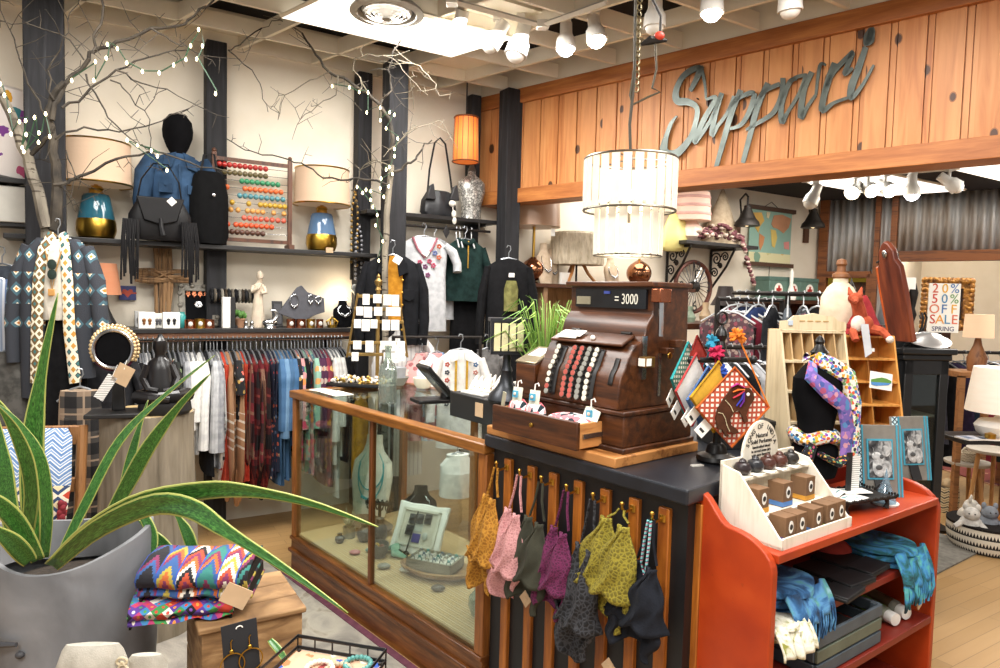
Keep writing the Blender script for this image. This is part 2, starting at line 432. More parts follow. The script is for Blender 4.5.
b=B();b.b2(kx(880),kx(880)+5,2.2,2.3,0,2.8);struct('wall_beyond',b,PLASTER,loc=KC,rz=AH,smooth=False)
b=B();b.b2(kx(880)-.05,kx(880),.1,2.2,0,2.8);struct('wall_partition',b,PLASTER,loc=KC,rz=AH,smooth=False)
b=B();b.b2(-.4,kx(880)+5,0.08,2.3,2.8,2.86);struct('ceiling',b,solid('#d9d2c2',.8),loc=KC,rz=AH,smooth=False)
b=B();b.b2(.12,kx(866),.2,.26,0,1.86);struct('door_1',b,wood('#3c2413','#6a4324','z',4),loc=KC+V((0,0,0)),rz=AH,smooth=False)
lamp('far_room_lamp','POINT',tuple(onK(960,250)+V((.3,1.0,.3))),45,(1,.86,.68),.15)

# ---------------------------------------------------------------- ceiling fixtures
DIFF=emit('#fff8ec',2.6,name='light_diffuser')
def panel(a0,a1,c0,c1,z,lab,at_=lat):
    P=[at_(a0,c0),at_(a1,c0),at_(a1,c1),at_(a0,c1)];c=(P[0]+P[2])/2
    t=thing('ceiling_light',lab,'ceiling light',(c.x,c.y,z))
    b=B();b.prism([(p.x-c.x,p.y-c.y)for p in P],-.012,0,'z');mesh('diffuser',b,DIFF,t,smooth=False)
    b=B()
    for i in range(4):
        p,q=P[i]-c,P[(i+1)%4]-c;b.tube([(p.x,p.y,0),(q.x,q.y,0)],.014,4)
    mesh('frame',b,LAT,t,smooth=False)
panel(-3.3,-1.03,1,2.06,ZC-.012,'large glowing white ceiling panel beside the round air vent')
def lowlat(p0):return lambda a,c:p0+dA*a+dH*c
pa=onz(803,181,2.79);panel(-.05,1.4,0,.75,2.79,'glowing ceiling panel over the second room above the corrugated wall',lowlat(pa))
pb=onz(980,168,2.79);panel(-.2,1.0,-.15,1.2,2.79,'glowing ceiling panel cut by the frame edge at the pine beam end',lowlat(pb))
# round air vent under the large panel
vc=onz(387,10,ZC-.03)
t=thing('air_vent','round white ceiling air vent with concentric rings','air vent',vc)
VW=solid('#a5a199',.5,.1)
b=B();b.lathe([(.0,.02),(.17,.02),(.2,-.005),(.205,-.02),(.165,-.028),(.15,.005),(0,.01)],seg=40);mesh('outer_rim',b,VW,t)
b=B();b.lathe([(0,.0),(.15,.0),(.15,-.003),(0,-.003)],seg=32);mesh('dark_throat',b,BLACK,t)
for k,r_ in enumerate((.135,.108,.081,.054)):
    b=B();b.lathe([(r_,-.004),(r_-.02,-.03-k*.004),(r_-.016,-.034-k*.004),(r_+.004,-.01)],seg=36);mesh('vent_ring',b,VW,t)
b=B();b.lathe([(0,-.02),(.03,-.04),(.026,-.052),(0,-.056)],seg=24);mesh('vent_hub',b,VW,t)
# spotlights on tracks
SPW=solid('#e6e3dc',.4,.1,.03)
BULB=emit('#fff3dc',30,name='lit_bulb');BULBC=emit('#f2f6ff',24,name='lit_bulb_cool')
def track(p,q,lab):
    t=thing('light_track',lab,'light track',p);d=q-p
    b=B();b.tube([(0,0,0),tuple(d)],.017,4);mesh('rail',b,SPW,t,smooth=False)
    b=B();b.box(0,0,.0,.06,.06,.045);mesh('end_cap',b,SPW,t,bevel=.004)
def spot(px,py,D,aim,lit,lab,drop=.1,s=1.0,grp=None):
    """head centred at a pixel; aim = direction of the beam"""
    c=at(px,py,D);t=thing('track_spotlight',lab,'spotlight',c,group=grp);a=V(aim).normalized()
    e=a.orthogonal();q=a.to_track_quat('Z','Y').to_matrix().to_4x4()
    b=B();b.T=q
    b.lathe([(.0,-.09*s),(.036*s,-.088*s),(.038*s,-.02*s),(.045*s,.0),(.055*s,.015*s),(.06*s,.08*s),(.054*s,.082*s),(.05*s,.03*s),(0,.02*s)],seg=20);mesh('lamp_head',b,SPW,t)
    b=B();b.tube([(0,0,0),(0,0,drop*.5),(0,0,drop)],.012,8);b.box(0,0,drop,.05,.05,.03);mesh('stem',b,SPW,t)
    b=B();b.T=q
    b.ell((0,0,.075*s),.05*s,.05*s,.045*s);mesh('bulb',b,{0:SPW,1:BULB,2:BULBC}[lit],t)
    if lit:lamp('track_beam','SPOT',tuple(c+a*.1),26,(1,.9,.75)if lit==1 else(.95,.97,1),.04,tuple(c+a*2),1.5)
    return t
def zt(px,py,z):return onz(px,py,z)
ZT=ZC-.03
track(zt(452,1,ZT),zt(548,27,ZT),'white light track running from the glowing panel to the corner joint')
track(zt(542,25,ZT),zt(606,2,ZT),'short white light track running up and away from the corner joint')
def Dz(px,py,z):return onz(px,py,z).y
spot(459,26,4.95,(-.3,.5,-.9),2,'lit track spotlight in front of the glowing ceiling panel')
spot(497,35,5.15,(-.5,.0,-.75),0,'unlit white spotlight tilted on the track, next to the panel corner')
spot(520,41,5.2,(-.25,-.1,-.9),0,'unlit white spotlight hanging lowest on the track joint',drop=.14,s=1.15)
spot(566,37,5.2,(0,-.2,-1),2,'lit spotlight with cool white bulb on the short track')
spot(595,29,5.0,(.1,-.3,-.9),1,'lit spotlight with warm white bulb on the short track end')
spot(655,12,4.6,(0,0,-1),0,'white can spotlight above the chandelier cord hook',drop=.12)
spot(712,-2,4.4,(0,-.1,-1),1,'lit spotlight over the first letters of the metal sign')
spot(790,-6,4.3,(0.1,.1,-1),0,'white spotlight stub at the ceiling near the pine trim')
# second room
ra,rb=onz(808,178,2.78),onz(955,168,2.78)
track(onz(806,180,2.78),onz(960,168,2.78),'light track under the dark ceiling of the second room')
for(px,py,aim,lit,lab)in((814,195,(-.4,0,-1),0,'white unlit spotlight nearest the world map'),
        (855,189,(-.6,-.6,-.5),1,'spotlight with warm bulb, first lit one after the map spotlight'),
        (868,187,(0,-.8,-.5),1,'glaring warm spotlight, middle one of the cluster over the corrugated wall'),
        (885,187,(.1,-.8,-.5),1,'glaring warm spotlight, last of the cluster before the cool one'),
        (912,186,(0,-.1,-1),2,'cool lit spotlight pointing straight down before the corrugated wall'),
        (949,182,(.8,-.2,-.6),0,'white unlit spotlight tilted sideways at the track end')):
    spot(px,py,6.9,aim,lit,lab,drop=.1,s=1.0)
# ================================================================ glass showcase, counter, red shelf
P0=onz(291,573,0);ZS=1.047
P1=onz(487,443,ZS);P1.z=0
AS=math.degrees(math.atan2(P1.y-P0.y,P1.x-P0.x));LS=(P1-P0).length;DS=.75
dS,nS=dirv(AS),-nrm(AS) # along the front; to the back
def inS(x,y,z):return P0+dS*x+nS*y+V((0,0,z))
def onS(px,py,z): # showcase-local point of a pixel at height z
    p=onz(px,py,z)-P0;return V((p.dot(dS),p.dot(nS),z))
case=thing('display_case','long brown wood and glass jewellery display case beside the striped counter','display case',P0,AS)
b=B();b.b2(.0,LS,.0,DS,.0,.137);b.b2(-.012,LS,-.015,DS,.13,.15);b.b2(0,LS,0,DS,.15,.205);b.b2(-.006,LS,-.008,DS,.2,.218);mesh('base',b,CASEW,case,bevel=.003)
CLOTHBED=stripes(['#c4a474','#a78a5f','#d0b68c','#ad8f64','#bc9d70'],.03,1,.8,.004)
b=B();b.b2(.03,LS-.03,.03,DS-.03,.215,.232);mesh('bottom_mat',b,CLOTHBED,case)
fw=.04
for(x,y)in((0,0),(LS-.05,0),(0,DS-fw),(LS-.05,DS-fw)):
    b=B();b.b2(x,x+.05 if x else fw,y,y+fw,.218,ZS-.045);mesh('corner_post',b,OWOOD,case,bevel=.004)
xm=onS(371,430,.99).x
b=B();b.b2(LS*.5-.012,LS*.5+.012,.002,.028,.218,ZS-.04);mesh('mullion',b,wood('#3b200e','#6a3d1b','z',7,.35),case,bevel=.003)
b=B()
for(x0,x1,y0,y1)in((-.012,LS,-.015,.05),(-.012,LS,DS-.04,DS+.01),(-.012,.045,.05,DS-.04),(LS-.055,LS,.05,DS-.04)):
    b.b2(x0,x1,y0,y1,ZS-.045,ZS-.004)
mesh('top_frame',b,wood('#6a3f1a','#a06a34','x',6,.35,'#85531f'),case,bevel=.006)
b=B();b.b2(.045,LS-.055,.05,DS-.04,ZS-.012,ZS-.005);mesh('top_glass',b,GLASS,case,smooth=False)
b=B();b.b2(.04,LS*.5-.012,.012,.016,.218,ZS-.045);mesh('front_pane',b,GLASS,case,smooth=False)
b=B();b.b2(LS*.5+.012,LS-.05,.012,.016,.218,ZS-.045);mesh('front_pane',b,GLASS,case,smooth=False)
b=B();b.b2(.012,.016,.04,DS-.04,.218,ZS-.045);mesh('end_pane',b,GLASS,case,smooth=False)
for x in(.7,1.25,LS-.3):
    b=B();b.b2(x,x+.035,DS-.035,DS-.005,.218,ZS-.045);mesh('rear_stile',b,OWOOD,case,bevel=.003)
b=B();b.b2(1.0,1.26,DS-.03,DS-.02,.225,ZS-.05);mesh('rear_door',b,wood('#4b3622','#75573a','z',5,.5),case,smooth=False)

# ---- counter with black and orange battens
ZK=1.08
K0=onz(489,434,ZK);K1=onz(688,489,ZK);K0.z=K1.z=0
AK=math.degrees(math.atan2(K1.y-K0.y,K1.x-K0.x));LK=(K1-K0).length;dK,nK=dirv(AK),-nrm(AK)
dR=dirv(43.0) # the counter's other side
def inK(x,y,z):return K0+dK*x+nK*y+V((0,0,z))
def onK2(px,py,z):
    p=onz(px,py,z)-K0;return V((p.dot(dK),p.dot(nK),z))
cnt=thing('counter','black painted shop counter with orange wood battens on its front','counter',K0,AK)
def kl(p):q=p-K0;return(q.dot(dK),q.dot(nK))
side=kl(K1+dR*1.05);back=kl(K0+nK*.95+dK*.0)
g=G('black_counter_paint');nn=g.noise(9,5);g.bump(nn,.08)
KP=g.out(g.ramp(nn,[(.3,'#15171c'),(.68,'#23272f'),(.8,'#3a3f49')]),.38)
top=[(-.01,-.015),(LK+.01,-.015),(side[0]+.01,side[1]),(back[0]-.01,back[1])]
b=B();b.prism(top,ZK-.045,ZK,'z');mesh('countertop',b,KP,cnt,bevel=.006,smooth=False)
b=B();b.prism([(0.01,.02),(LK-.01,.02),(side[0]-.01,side[1]-.02),(back[0]+.01,back[1]-.02)],0,ZK-.04,'z');mesh('body',b,solid('#141416',.5,0,.2),cnt,smooth=False)
BAT=wood('#7c3f14','#b3691f','z',6,.4,'#98571c')
for px in(506,529.5,551.5,577,604,633.5,664):
    x=onp(px,480,K0,nrm(AK));x=(x-K0).dot(dK)
    b=B();b.b2(x-.019,x+.019,.004,.022,.0,ZK-.075);mesh('batten',b,BAT,cnt,bevel=.003)
    b=B();b.tube([(0,0,0)]and[(x-.002,.004,ZK-.09-.015),(x-.002,-.03,ZK-.11),(x-.002,-.045,ZK-.098),(x-.002,-.046,ZK-.085)],.004,6);b.ell((x-.002,-.046,ZK-.082),.007,seg=8,rings=6);b.lathe([(0,-.012),(.011,-.01),(.011,.01),(0,.012)],(x-.002,.002,ZK-.105),10,1,.4);mesh('coat_hook',b,BRASS,cnt)
# the batten round the corner
q=kl(K1+dR*.075)
b=B();b.box(q[0]-.004,q[1],(ZK-.05)/2,.03,.03,ZK-.06,MX.Rotation(R(43-AK),3,'Z'));mesh('batten',b,BAT,cnt,bevel=.003)

# ---- red shelf
ZR=.945
R0=onz(779,556,ZR);R1=onz(939,498,ZR);R0.z=R1.z=0
AR=math.degrees(math.atan2(R1.y-R0.y,R1.x-R0.x));LR=(R1-R0).length;dRd,nR=dirv(AR),-nrm(AR)
def inR(x,y,z):return R0+dRd*x+nR*y+V((0,0,z))
def onR(px,py,z):
    p=onz(px,py,z)-R0;return V((p.dot(dRd),p.dot(nR),z))
g=G('worn_red_paint');n1=g.noise(7,6);n2=g.noise(40,4);ed=g.ma('GREATER_THAN',n2,.69)
REDP=g.out(g.mix(g.ma('MULTIPLY',ed,.35),g.ramp(n1,[(.3,'#962d0c'),(.55,'#aa3a10'),(.75,'#b64617')]),'#7a3016'),.42)
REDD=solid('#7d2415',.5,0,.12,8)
rs=thing('red_shelf_unit','worn red painted low shelf unit with scrolled end panels','shelf unit',R0,AR)
DRR=.31
pan=[(0,0),(DRR,0),(DRR,1.055),(DRR-.075,1.06)]+[(DRR-.075-.10*t,1.06-.075*(1-cos(PI*t))/2-.0*t)for t in[k/8 for k in range(1,9)]]+[(DRR-.175-.135*sin(PI/2*t),.985-.085*(1-cos(PI/2*t)))for t in[k/8 for k in range(1,9)]]
for x in(-.026,LR-.0):
    b=B();b.prism(pan,x,x+.026,'x');mesh('end_panel',b,REDP,rs,bevel=.004,smooth=False)
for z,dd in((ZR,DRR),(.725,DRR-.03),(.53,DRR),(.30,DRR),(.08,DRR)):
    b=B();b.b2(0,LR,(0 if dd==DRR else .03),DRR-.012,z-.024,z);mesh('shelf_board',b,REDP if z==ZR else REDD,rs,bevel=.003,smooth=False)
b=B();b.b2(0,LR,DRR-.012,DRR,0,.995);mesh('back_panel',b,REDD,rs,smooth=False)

# ---- rug
b=B();b.b2(-.35,2.5,-1.3,-.05,0,.008)
g=G('mottled_carpet');nn=g.noise(4.5,6,dist=1.2);g.bump(g.noise(120,2),.3,.006)
CARP=g.out(g.ramp(nn,[(.35,'#77716a'),(.5,'#918a80'),(.62,'#a49c8e'),(.7,'#847a6c')]),.95)
rug=thing('floor_rug','grey mottled rug with a purple edge along the display case','rug',P0,AS)
mesh('carpet',b,CARP,rug,smooth=False)
b=B();b.b2(-.35,2.5,-.05,-.015,0,.012);mesh('purple_edging',b,cloth('#6b3f4d'),rug,smooth=False)
# ================================================================ back wall: shelves and what stands on them
def pA(px,off,z,py=300):
    p=onA(px,py,off);return V((p.x,p.y,z))
def sA(px,off,py=300):return(onA(px,py,off)-C0).dot(dA)
def inA(s,off,z):return C0+dA*s+nrm(AA)*off+V((0,0,z))
ZU=onA(240,246,.27).z;ZL=onA(240,328.5,.3).z;ZM=onA(445,216,.27).z
SHM=solid('#1e1c1c',.45,0,.25,8)
def wshelf(px0,px1,z,dep,lab,th=.028,rail=False):
    a,c=sA(px0,dep),sA(px1,dep);t=thing('wall_shelf',lab,'shelf',inA((a+c)/2,0,z),AA);L=c-a
    b=B();b.b2(-L/2,L/2,-dep,-.005,-th,0);mesh('board',b,SHM,t,bevel=.003,smooth=False)
    for x in(-L/2+.1,L/2-.1):
        b=B();b.b2(x-.012,x+.012,-dep*.8,-.004,-th-.02,-th);b.b2(x-.012,x+.012,-.03,-.004,-th-.16,-th-.0);mesh('bracket',b,IRON,t,smooth=False)
    if rail:
        b=B();b.b2(-L/2,L/2,-dep+.02,-dep+.045,-th-.05,-th);mesh('front_rail',b,wood('#6a4430','#94664a','x',6),t,smooth=False)
    return t
wshelf(4,377,ZU,.27,'long black wall shelf under the denim jacket, abacus and two blue lamps')
wshelf(4,352,ZL,.30,'long black wall shelf of jewellery above the clothes rail',rail=True)
wshelf(366,497,ZM,.27,'black wall shelf holding the leather bag and mosaic torso')
zz=onA(15,178,.25).z;wshelf(-30,33,zz,.25,'short dark shelf high on the wall behind the birch trunk')
zz2=onA(15,222,.25).z
b=B();b.box(0,0,.1,.34,.16,.2);single('storage_box',b,solid('#d9d6cc',.5,0,.05),'plain white box on wall behind the birch trunk above the cardigan','box',pA(6,.14,zz2),AA,bevel=.006)
b=B();b.b2(-.5,.16,-.2,.0,-.02,0);single('wall_shelf',b,SHM,'short dark shelf below the plain white box','shelf',pA(6,.0,zz2),AA,smooth=False)
# floral cushion up there
g=floral('#e8e0da',['#c0557a','#7a3f8a','#d9a02e','#c2374f','#3f7f86'],9,dens=.33)
b=B();b.T=MX.Rotation(R(8),4,'Y')
b.loft([(0,0,0,.12,.03),(0,0,.02,.17,.06),(0,0,.25,.18,.07),(0,0,.5,.17,.06),(0,0,.52,.12,.02)],24)
single('floral_scarf',b,g,'floral pink, yellow and white scarf draped high behind the birch trunk','scarf',pA(-2,.15,zz),AA)

# --- lamps with blue glass and gold bases
SHADE=emit('#f0dcc0',.55,name='lit_shade')
def mkshade(h1,em,key):
    g=G('linen_shade_'+key);n=g.noise(12,3,g.mul((1,1,6)));w_=g.noise(90,2);g.bump(w_,.2,.003)
    col=g.ramp(n,[(.3,h1),(.7,h1)]);g.b.inputs['Emission Strength'].default_value=em
    return g.out(g.mix(g.ma('MULTIPLY',n,.25),h1,'#c9a98a'),.9,Emission_Color='#ffd9ae')
LSH=mkshade('#c7ab92',.2,'pale')
BLUEG=solid('#2b5c6c',.08,.0,.1,3);BLUEG2=solid('#55708f',.08,.0,.1,3)
def blue_lamp(px,lab,lit,bm,off=.14):
    t=thing('table_lamp',lab,'lamp',pA(px,off,ZU),AA)
    b=B();b.lathe([(0,0),(.078,.0),(.095,.012),(.108,.05),(.106,.10),(.1,.118)],seg=32);mesh('gold_base',b,GOLD,t)
    b=B();b.lathe([(.1,.118),(.092,.16),(.075,.25),(.066,.265),(.04,.272),(.03,.274)],seg=32);mesh('glass_body',b,bm,t)
    b=B();b.lathe([(.04,.272),(.036,.29),(.042,.3),(.03,.315),(.012,.32),(.01,.39),(.02,.395),(.02,.42),(0,.425)],seg=16);mesh('neck',b,BRASS,t)
    b=B();b.lathe([(.19,.325),(.193,.325),(.183,.57),(.18,.57)],seg=40);mesh('lamp_shade',b,LSH,t)
    b=B();b.tube([(.194*cos(a),.194*sin(a),.325)for a in[2*PI*k/40 for k in range(40)]],.006,6,True);mesh('shade_trim',b,BRASS,t)
    b=B();b.tube([(.184*cos(a),.184*sin(a),.57)for a in[2*PI*k/40 for k in range(40)]],.005,6,True);mesh('shade_trim',b,BRASS,t)
    b=B();b.ell((0,0,.44),.03);mesh('light_bulb',b,emit('#ffdca8',4 if lit else .4),t)
    if lit:lamp('lamp_glow','POINT',tuple(pA(px,off,ZU+.46)),4.5,(1,.78,.52),.05)
blue_lamp(97,'blue glass and gold table lamp beside the denim jacket',False,BLUEG)
blue_lamp(321,'pale blue glass and gold table lamp beside the abacus',True,BLUEG2)
b=B();b.box(0,0,.018,.05,.003,.036);single('price_tag',b,TAGB,'small brown price tag on shelf edge under the pale blue lamp','price tag',pA(329,.275,ZU-.012),AA)

# --- abacus
dab=.18
t=thing('abacus','large wooden abacus with rows of coloured beads on the wall shelf','abacus',pA(252,dab,ZU),AA)
s0=sA(252,dab);xl,xr=sA(214,dab)-s0,sA(289,dab)-s0
ABW=wood('#2f1a10','#5a3520','z',8)
HT=.6
for x in(xl,xr):
    b=B();b.b2(x-.014,x+.014,-.014,.014,0.0,HT);b.b2(x-.02,x+.02,-.06,.06,0,.03);b.ell((x,0,HT+.01),.015,seg=10,rings=6);mesh('side_post',b,ABW,t,bevel=.003)
for z in(.045,HT-.04):
    b=B();b.b2(xl,xr,-.01,.01,z-.012,z+.012);mesh('cross_bar',b,ABW,t,smooth=False)
rows=[('#a02a24',[75+20*i for i in range(10)]),('#5c5234',[95+20*i for i in range(9)]),('#2f7f57',[163+20*i for i in range(8)]),('#c8602e',[105]+[175+20*i for i in range(8)]),
        ('#4b7f86',[155+21*i for i in range(9)]),('#b08c2c',[125,190]+[235+19*i for i in range(6)]),('#bb8a4a',[120,148,185,205,225,245,287,327]),('#bb5540',[172+22*i for i in range(8)]),
        ('#c4502a',[108]+[140+20*i for i in range(8)]),('#4d2f22',[105]+[125+20*i for i in range(7)])]
zt_,zb_=HT-.075,.095
me=None
for i,(hx,xs)in enumerate(rows):
    z=zt_+(zb_-zt_)*i/9
    b=B();b.tube([(xl,0,z),(xr,0,z)],.0022,6);mesh('wire',b,SILVER,t)
    m=solid(hx,.3,0,.15);first=None
    for q in xs:
        x=sA(200+q*.2546,dab)-s0
        if first is None:
            b=B();b.lathe([(.003,-.0165),(.012,-.0135),(.0185,-.004),(.0185,.004),(.012,.0135),(.003,.0165)],seg=14)
            first=mesh('bead',b,m,t,(x,0,z),rot=(0,PI/2,0))
        else:
            c=first.copy();COL.objects.link(c);c.location=(x,0,z)

# --- denim jacket on a black headed dress form, with fringed bags
def ringfold(n,amp,ph=0.0):return lambda j,a,z:amp*sin(n*a+ph+z*6)
DENIM=cloth('#36506e','#283c53',9,260);DENIM2=cloth('#2f4762','#223449',9,260)
t=thing('dress_form','denim jacket on a black round-headed form on the wall shelf','dress form',pA(178,.16,ZU),AA);t.scale=(.86,.95,1)
b=B();b.lathe([(0,.5),(.05,.5),(.05,.56),(.075,.6),(.1,.66),(.104,.7),(.095,.755),(.06,.795),(0,.805)],seg=24);mesh('head',b,VELVET,t)
b=B();b.lathe([(0,0),(.11,0),(.12,.02),(.03,.04),(.02,.12),(0,.12)],seg=20);mesh('stand_base',b,BLACK,t)
b=B();b.loft([(0,0,.04,.17,.09),(0,0,.1,.175,.1),(0,0,.25,.175,.105),(0,0,.4,.19,.1),(0,0,.5,.185,.085),(0,0,.535,.12,.07),(0,0,.555,.07,.055)],32,ringfold(7,.06));mesh('denim_jacket',b,DENIM,t)
for s_ in(-1,1):
    b=B();b.tube([(s_*.16,0,.52),(s_*.215,-.02,.42),(s_*.235,-.03,.25),(s_*.225,-.05,.06)],[.055,.068,.06,.05],12);mesh('sleeve',b,DENIM2,t)
    b=B();b.prism([(s_*.02,.555),(s_*.1,.53),(s_*.12,.44),(s_*.05,.46)],-.108,-.092);mesh('collar',b,DENIM2,t,bevel=.004)
    b=B();b.prism([(s_*.05,.3),(s_*.14,.3),(s_*.14,.36),(s_*.095,.35),(s_*.05,.36)],-.116,-.1);b.ell((s_*.095,-.118,.345),.008,.005,.008);mesh('pocket',b,DENIM2,t,bevel=.002)
b=B()
b.prism([(-.008,.06),(.008,.06),(.008,.48),(-.008,.48)],-.112,-.1);mesh('button_placket',b,DENIM2,t)
LEATH=solid('#111012',.5,0,.25,12,.1,.3)
def fringe_bag(px,off,z0,wd,ht,lab,fr,strap):
    t=thing('fringe_bag',lab,'bag',pA(px,off,z0),AA)
    b=B();b.loft([(0,0,.0,wd*.46,.03),(0,0,.03,wd*.5,.045),(0,0,ht*.6,wd*.47,.045),(0,0,ht*.9,wd*.36,.035),(0,0,ht,wd*.3,.015)],24,ringfold(5,.1));mesh('bag_body',b,LEATH,t)
    b=B();b.prism([(-wd*.36,ht),(wd*.36,ht),(wd*.25,ht*.45),(0,ht*.35),(-wd*.25,ht*.45)],-.062,-.045);mesh('flap',b,LEATH,t,bevel=.006)
    b=B();b.tube([(-wd*.34,0,ht*.9),(-wd*.28,-.04,ht+strap*.5),(-wd*.1,-.03,ht+strap),(wd*.12,-.03,ht+strap),(wd*.28,-.04,ht+strap*.5),(wd*.34,0,ht*.9)],.011,8,flat=.4);mesh('strap',b,LEATH,t)
    b=B();b.tube([(0,-.07,ht*.5),(0,-.075,ht*.3),(.01,-.075,ht*.1)],[.008,.014,.018],8);mesh('tassel',b,LEATH,t)
    for sx in fr:
        for k in range(11):
            x=sx*wd*.45+(k-5)*.008
            b=B();b.tube([(x*.96,-.05,ht*.45),(x+rnd.uniform(-.006,.006),-.085,.0),(x+rnd.uniform(-.012,.012),-.08,-.2-rnd.random()*.07)],.0055,5);mesh('fringe_strand',b,LEATH,t)
    return t
fringe_bag(160,.31,ZU+.005,.36,.25,'black leather bag with long fringes hanging over the shelf edge before the jacket',(-1,1),.2)
t=thing('shoulder_bag','black suede bag hanging between the denim jacket and abacus','bag',pA(209,.26,ZU+.005),AA)
b=B();b.loft([(0,0,.0,.1,.04),(0,0,.05,.115,.05),(0,0,.3,.11,.05),(0,0,.42,.09,.04),(0,0,.45,.06,.02)],20,ringfold(6,.12));mesh('bag_body',b,solid('#0b0b0c',.9,0,.3,30,0,.15),t)
b=B();b.tube([(-.05,0,.43),(-.03,0,.55),(.03,0,.56),(.05,0,.43)],.008,6);mesh('strap',b,LEATH,t)
b=B();b.ell((.02,-.055,.3),.012,.006,.012);mesh('concho',b,SILVER,t)
b=B();b.box(0,0,0,.04,.003,.04);single('price_tag',b,PAPER,'white diamond price tag on the black fringed bag','price tag',pA(172,.375,ZU+.235),rot=(0,R(45),R(AA)))

# --- shelf over the rail: jewellery and curios
# twig cross on the wall
t=thing('twig_cross','rustic cross of bundled brown twigs leaning on the wall','cross',pA(163,.07,ZL),AA)
TW=wood('#4a3220','#8a6a48','z',9,.8);hgt=.46
for(o,n_)in(('v',9),('h',8)):
    b=B()
    for k in range(n_):
        r_=rnd.uniform(.008,.012)
        if o=='v':
            x=(k-4)*.011;b.tube([(x+rnd.uniform(-.008,.008),rnd.uniform(-.02,0),z)for z in(0,.12,.25,.38,.5)],r_,6)
        else:
            z=hgt*.72+(k-4)*.011;b.tube([(x,-.02+rnd.uniform(-.015,.01),z+rnd.uniform(-.012,.012))for x in(-.16,-.08,0,.08,.16)],r_,6)
    mesh('upright_bundle' if o=='v' else 'crossbar_bundle',b,TW,t)
b=B();b.tube([(-.05,-.035,hgt*.66),(.05,-.045,hgt*.78)],.006);b.tube([(.05,-.035,hgt*.66),(-.05,-.045,hgt*.78)],.006);mesh('binding',b,TW,t)
# icon tile
t=thing('wall_tile','small blue square plaque with a red heart on the wall','plaque',onA(127.5,293,.02),AA)
b=B();b.box(0,0,0,.095,.02,.09);mesh('tile',b,solid('#343a6e',.5,0,.2,30),t,bevel=.003)
b=B();b.box(0,-.006,0,.1,.014,.01);b.prism([(0,-.028),(.03,.006),(.026,.022),(.013,.024),(0,.013),(-.013,.024),(-.026,.022),(-.03,.006)],-.014,-.008);mesh('heart',b,solid('#a2402f',.5),t)
# orange shade lamp
t=thing('table_lamp','small lamp with a terracotta shade, half hidden by the cardigan','lamp',pA(105,.12,ZL),AA)
b=B();b.lathe([(0,0),(.06,0),(.065,.02),(.05,.05),(.02,.12),(.012,.2),(.01,.26),(0,.26)],seg=20);mesh('lamp_base',b,BLACK,t)
b=B();b.lathe([(.088,.2),(.09,.2),(.064,.39),(.062,.39)],seg=28);mesh('lamp_shade',b,mkshade('#c4754e',.12,'terracotta'),t)
def earcard(px,py,wd,ht,lab,mat=PAPER,off=.24,studs=('#8a5a30',)):
    t=thing('earring_card',lab,'earring card',pA(px,off,ZL),AA)
    b=B();b.box(0,0,ht/2,wd,.05,ht);mesh('card',b,mat,t,bevel=.002)
    for sx in(-1,1):
        b=B();b.ell((sx*wd*.17,-.028,ht*.5),.011,.005,.013,10,6);b.ell((sx*wd*.17,-.028,ht*.5-.016),.008,.004,.012,8,6);mesh('earring',b,solid(studs[0],.35,.5),t)
earcard(146.5,320,.092,.1,'white earring card with copper flower drops under the twig cross')
earcard(158,320,.05,.09,'narrow white earring card with grey studs between two larger cards',off=.17,studs=('#6b6b70',))
earcard(171,320,.096,.1,'white earring card with black heart drops beside the teal jar',studs=('#2b2b2e',))
earcard(140,300,.06,.1,'pale grey card standing behind the white earring cards',solid('#cfd0cf',.6),.08,('#a0a0a0',))
b=B();b.lathe([(0,0),(.024,0),(.028,.02),(.028,.075),(.02,.09),(.022,.1),(0,.1)],seg=18);single('jar',b,solid('#3f9c98',.2,0,.1),'small teal glass jar beside the velvet jewellery frame','jar',pA(181,.17,ZL))
# framed velvet jewellery display
t=thing('velvet_display','ornate framed black velvet panel with earrings and brooch','jewellery frame',pA(199,.13,ZL+.008),AA,rot=(R(-14),0,R(AA)))
g=solid('#6f6a60',.5,.3,.35,40,.5)
b=B()
for(x0,x1,z0,z1)in((-.115,.115,0,.035),(-.115,.115,.23,.265),(-.115,-.08,0,.265),(.08,.115,0,.265)):b.b2(x0,x1,-.02,.012,z0,z1)
for k in range(14):
    a=2*PI*k/14;b.ell((max(-.11,min(.11,.16*cos(a))),-.02,.133+max(-.128,min(.128,.18*sin(a)))),.016,.012,.016,8,6)
mesh('carved_frame',b,g,t)
b=B();b.b2(-.085,.085,-.006,.008,.03,.235);mesh('velvet_panel',b,VELVET,t)
for k in range(4):
    b=B();x=-.06+k*.036;b.prism([(x-.014,.2),(x+.014,.2),(x+.01,.225),(x-.01,.225)],-.014,-.006);b.ell((x,-.012,.195),.006,.004,.01,8,6);mesh('earring',b,COPPER,t)
b=B()
for k in range(8):a=k*PI/4;b.ell((.015*cos(a),-.014,.14+.015*sin(a)),.011,.005,.011,8,6)
b.ell((0,-.018,.14),.01,.006,.01);mesh('brooch',b,SILVER,t)
def cuff(px,off,z,r_,h_,mat,lab):
    t=thing('cuff_bracelet',lab,'bracelet',pA(px,off,z),AA)
    b=B();b.lathe([(r_,0),(r_+.003,0),(r_+.002,h_/2),(r_+.003,h_),(r_,h_),(r_-.001,h_/2)],seg=24,sy=.75);mesh('band',b,mat,t)
    b=B();b.ell((0,-(r_+.002)*.75,h_/2),.014,.006,.016,10,6);mesh('stone',b,solid('#d9d4cc',.2),t)
cuff(190,.24,ZL,.03,.055,COPPER,'copper cuff in front of the velvet frame, beside the teal jar')
cuff(200,.25,ZL,.028,.06,BRASS,'gold cuff in front of the middle of the velvet frame')
cuff(209,.24,ZL,.03,.055,COPPER,'copper cuff in front of the velvet frame, beside the bracelet stand')
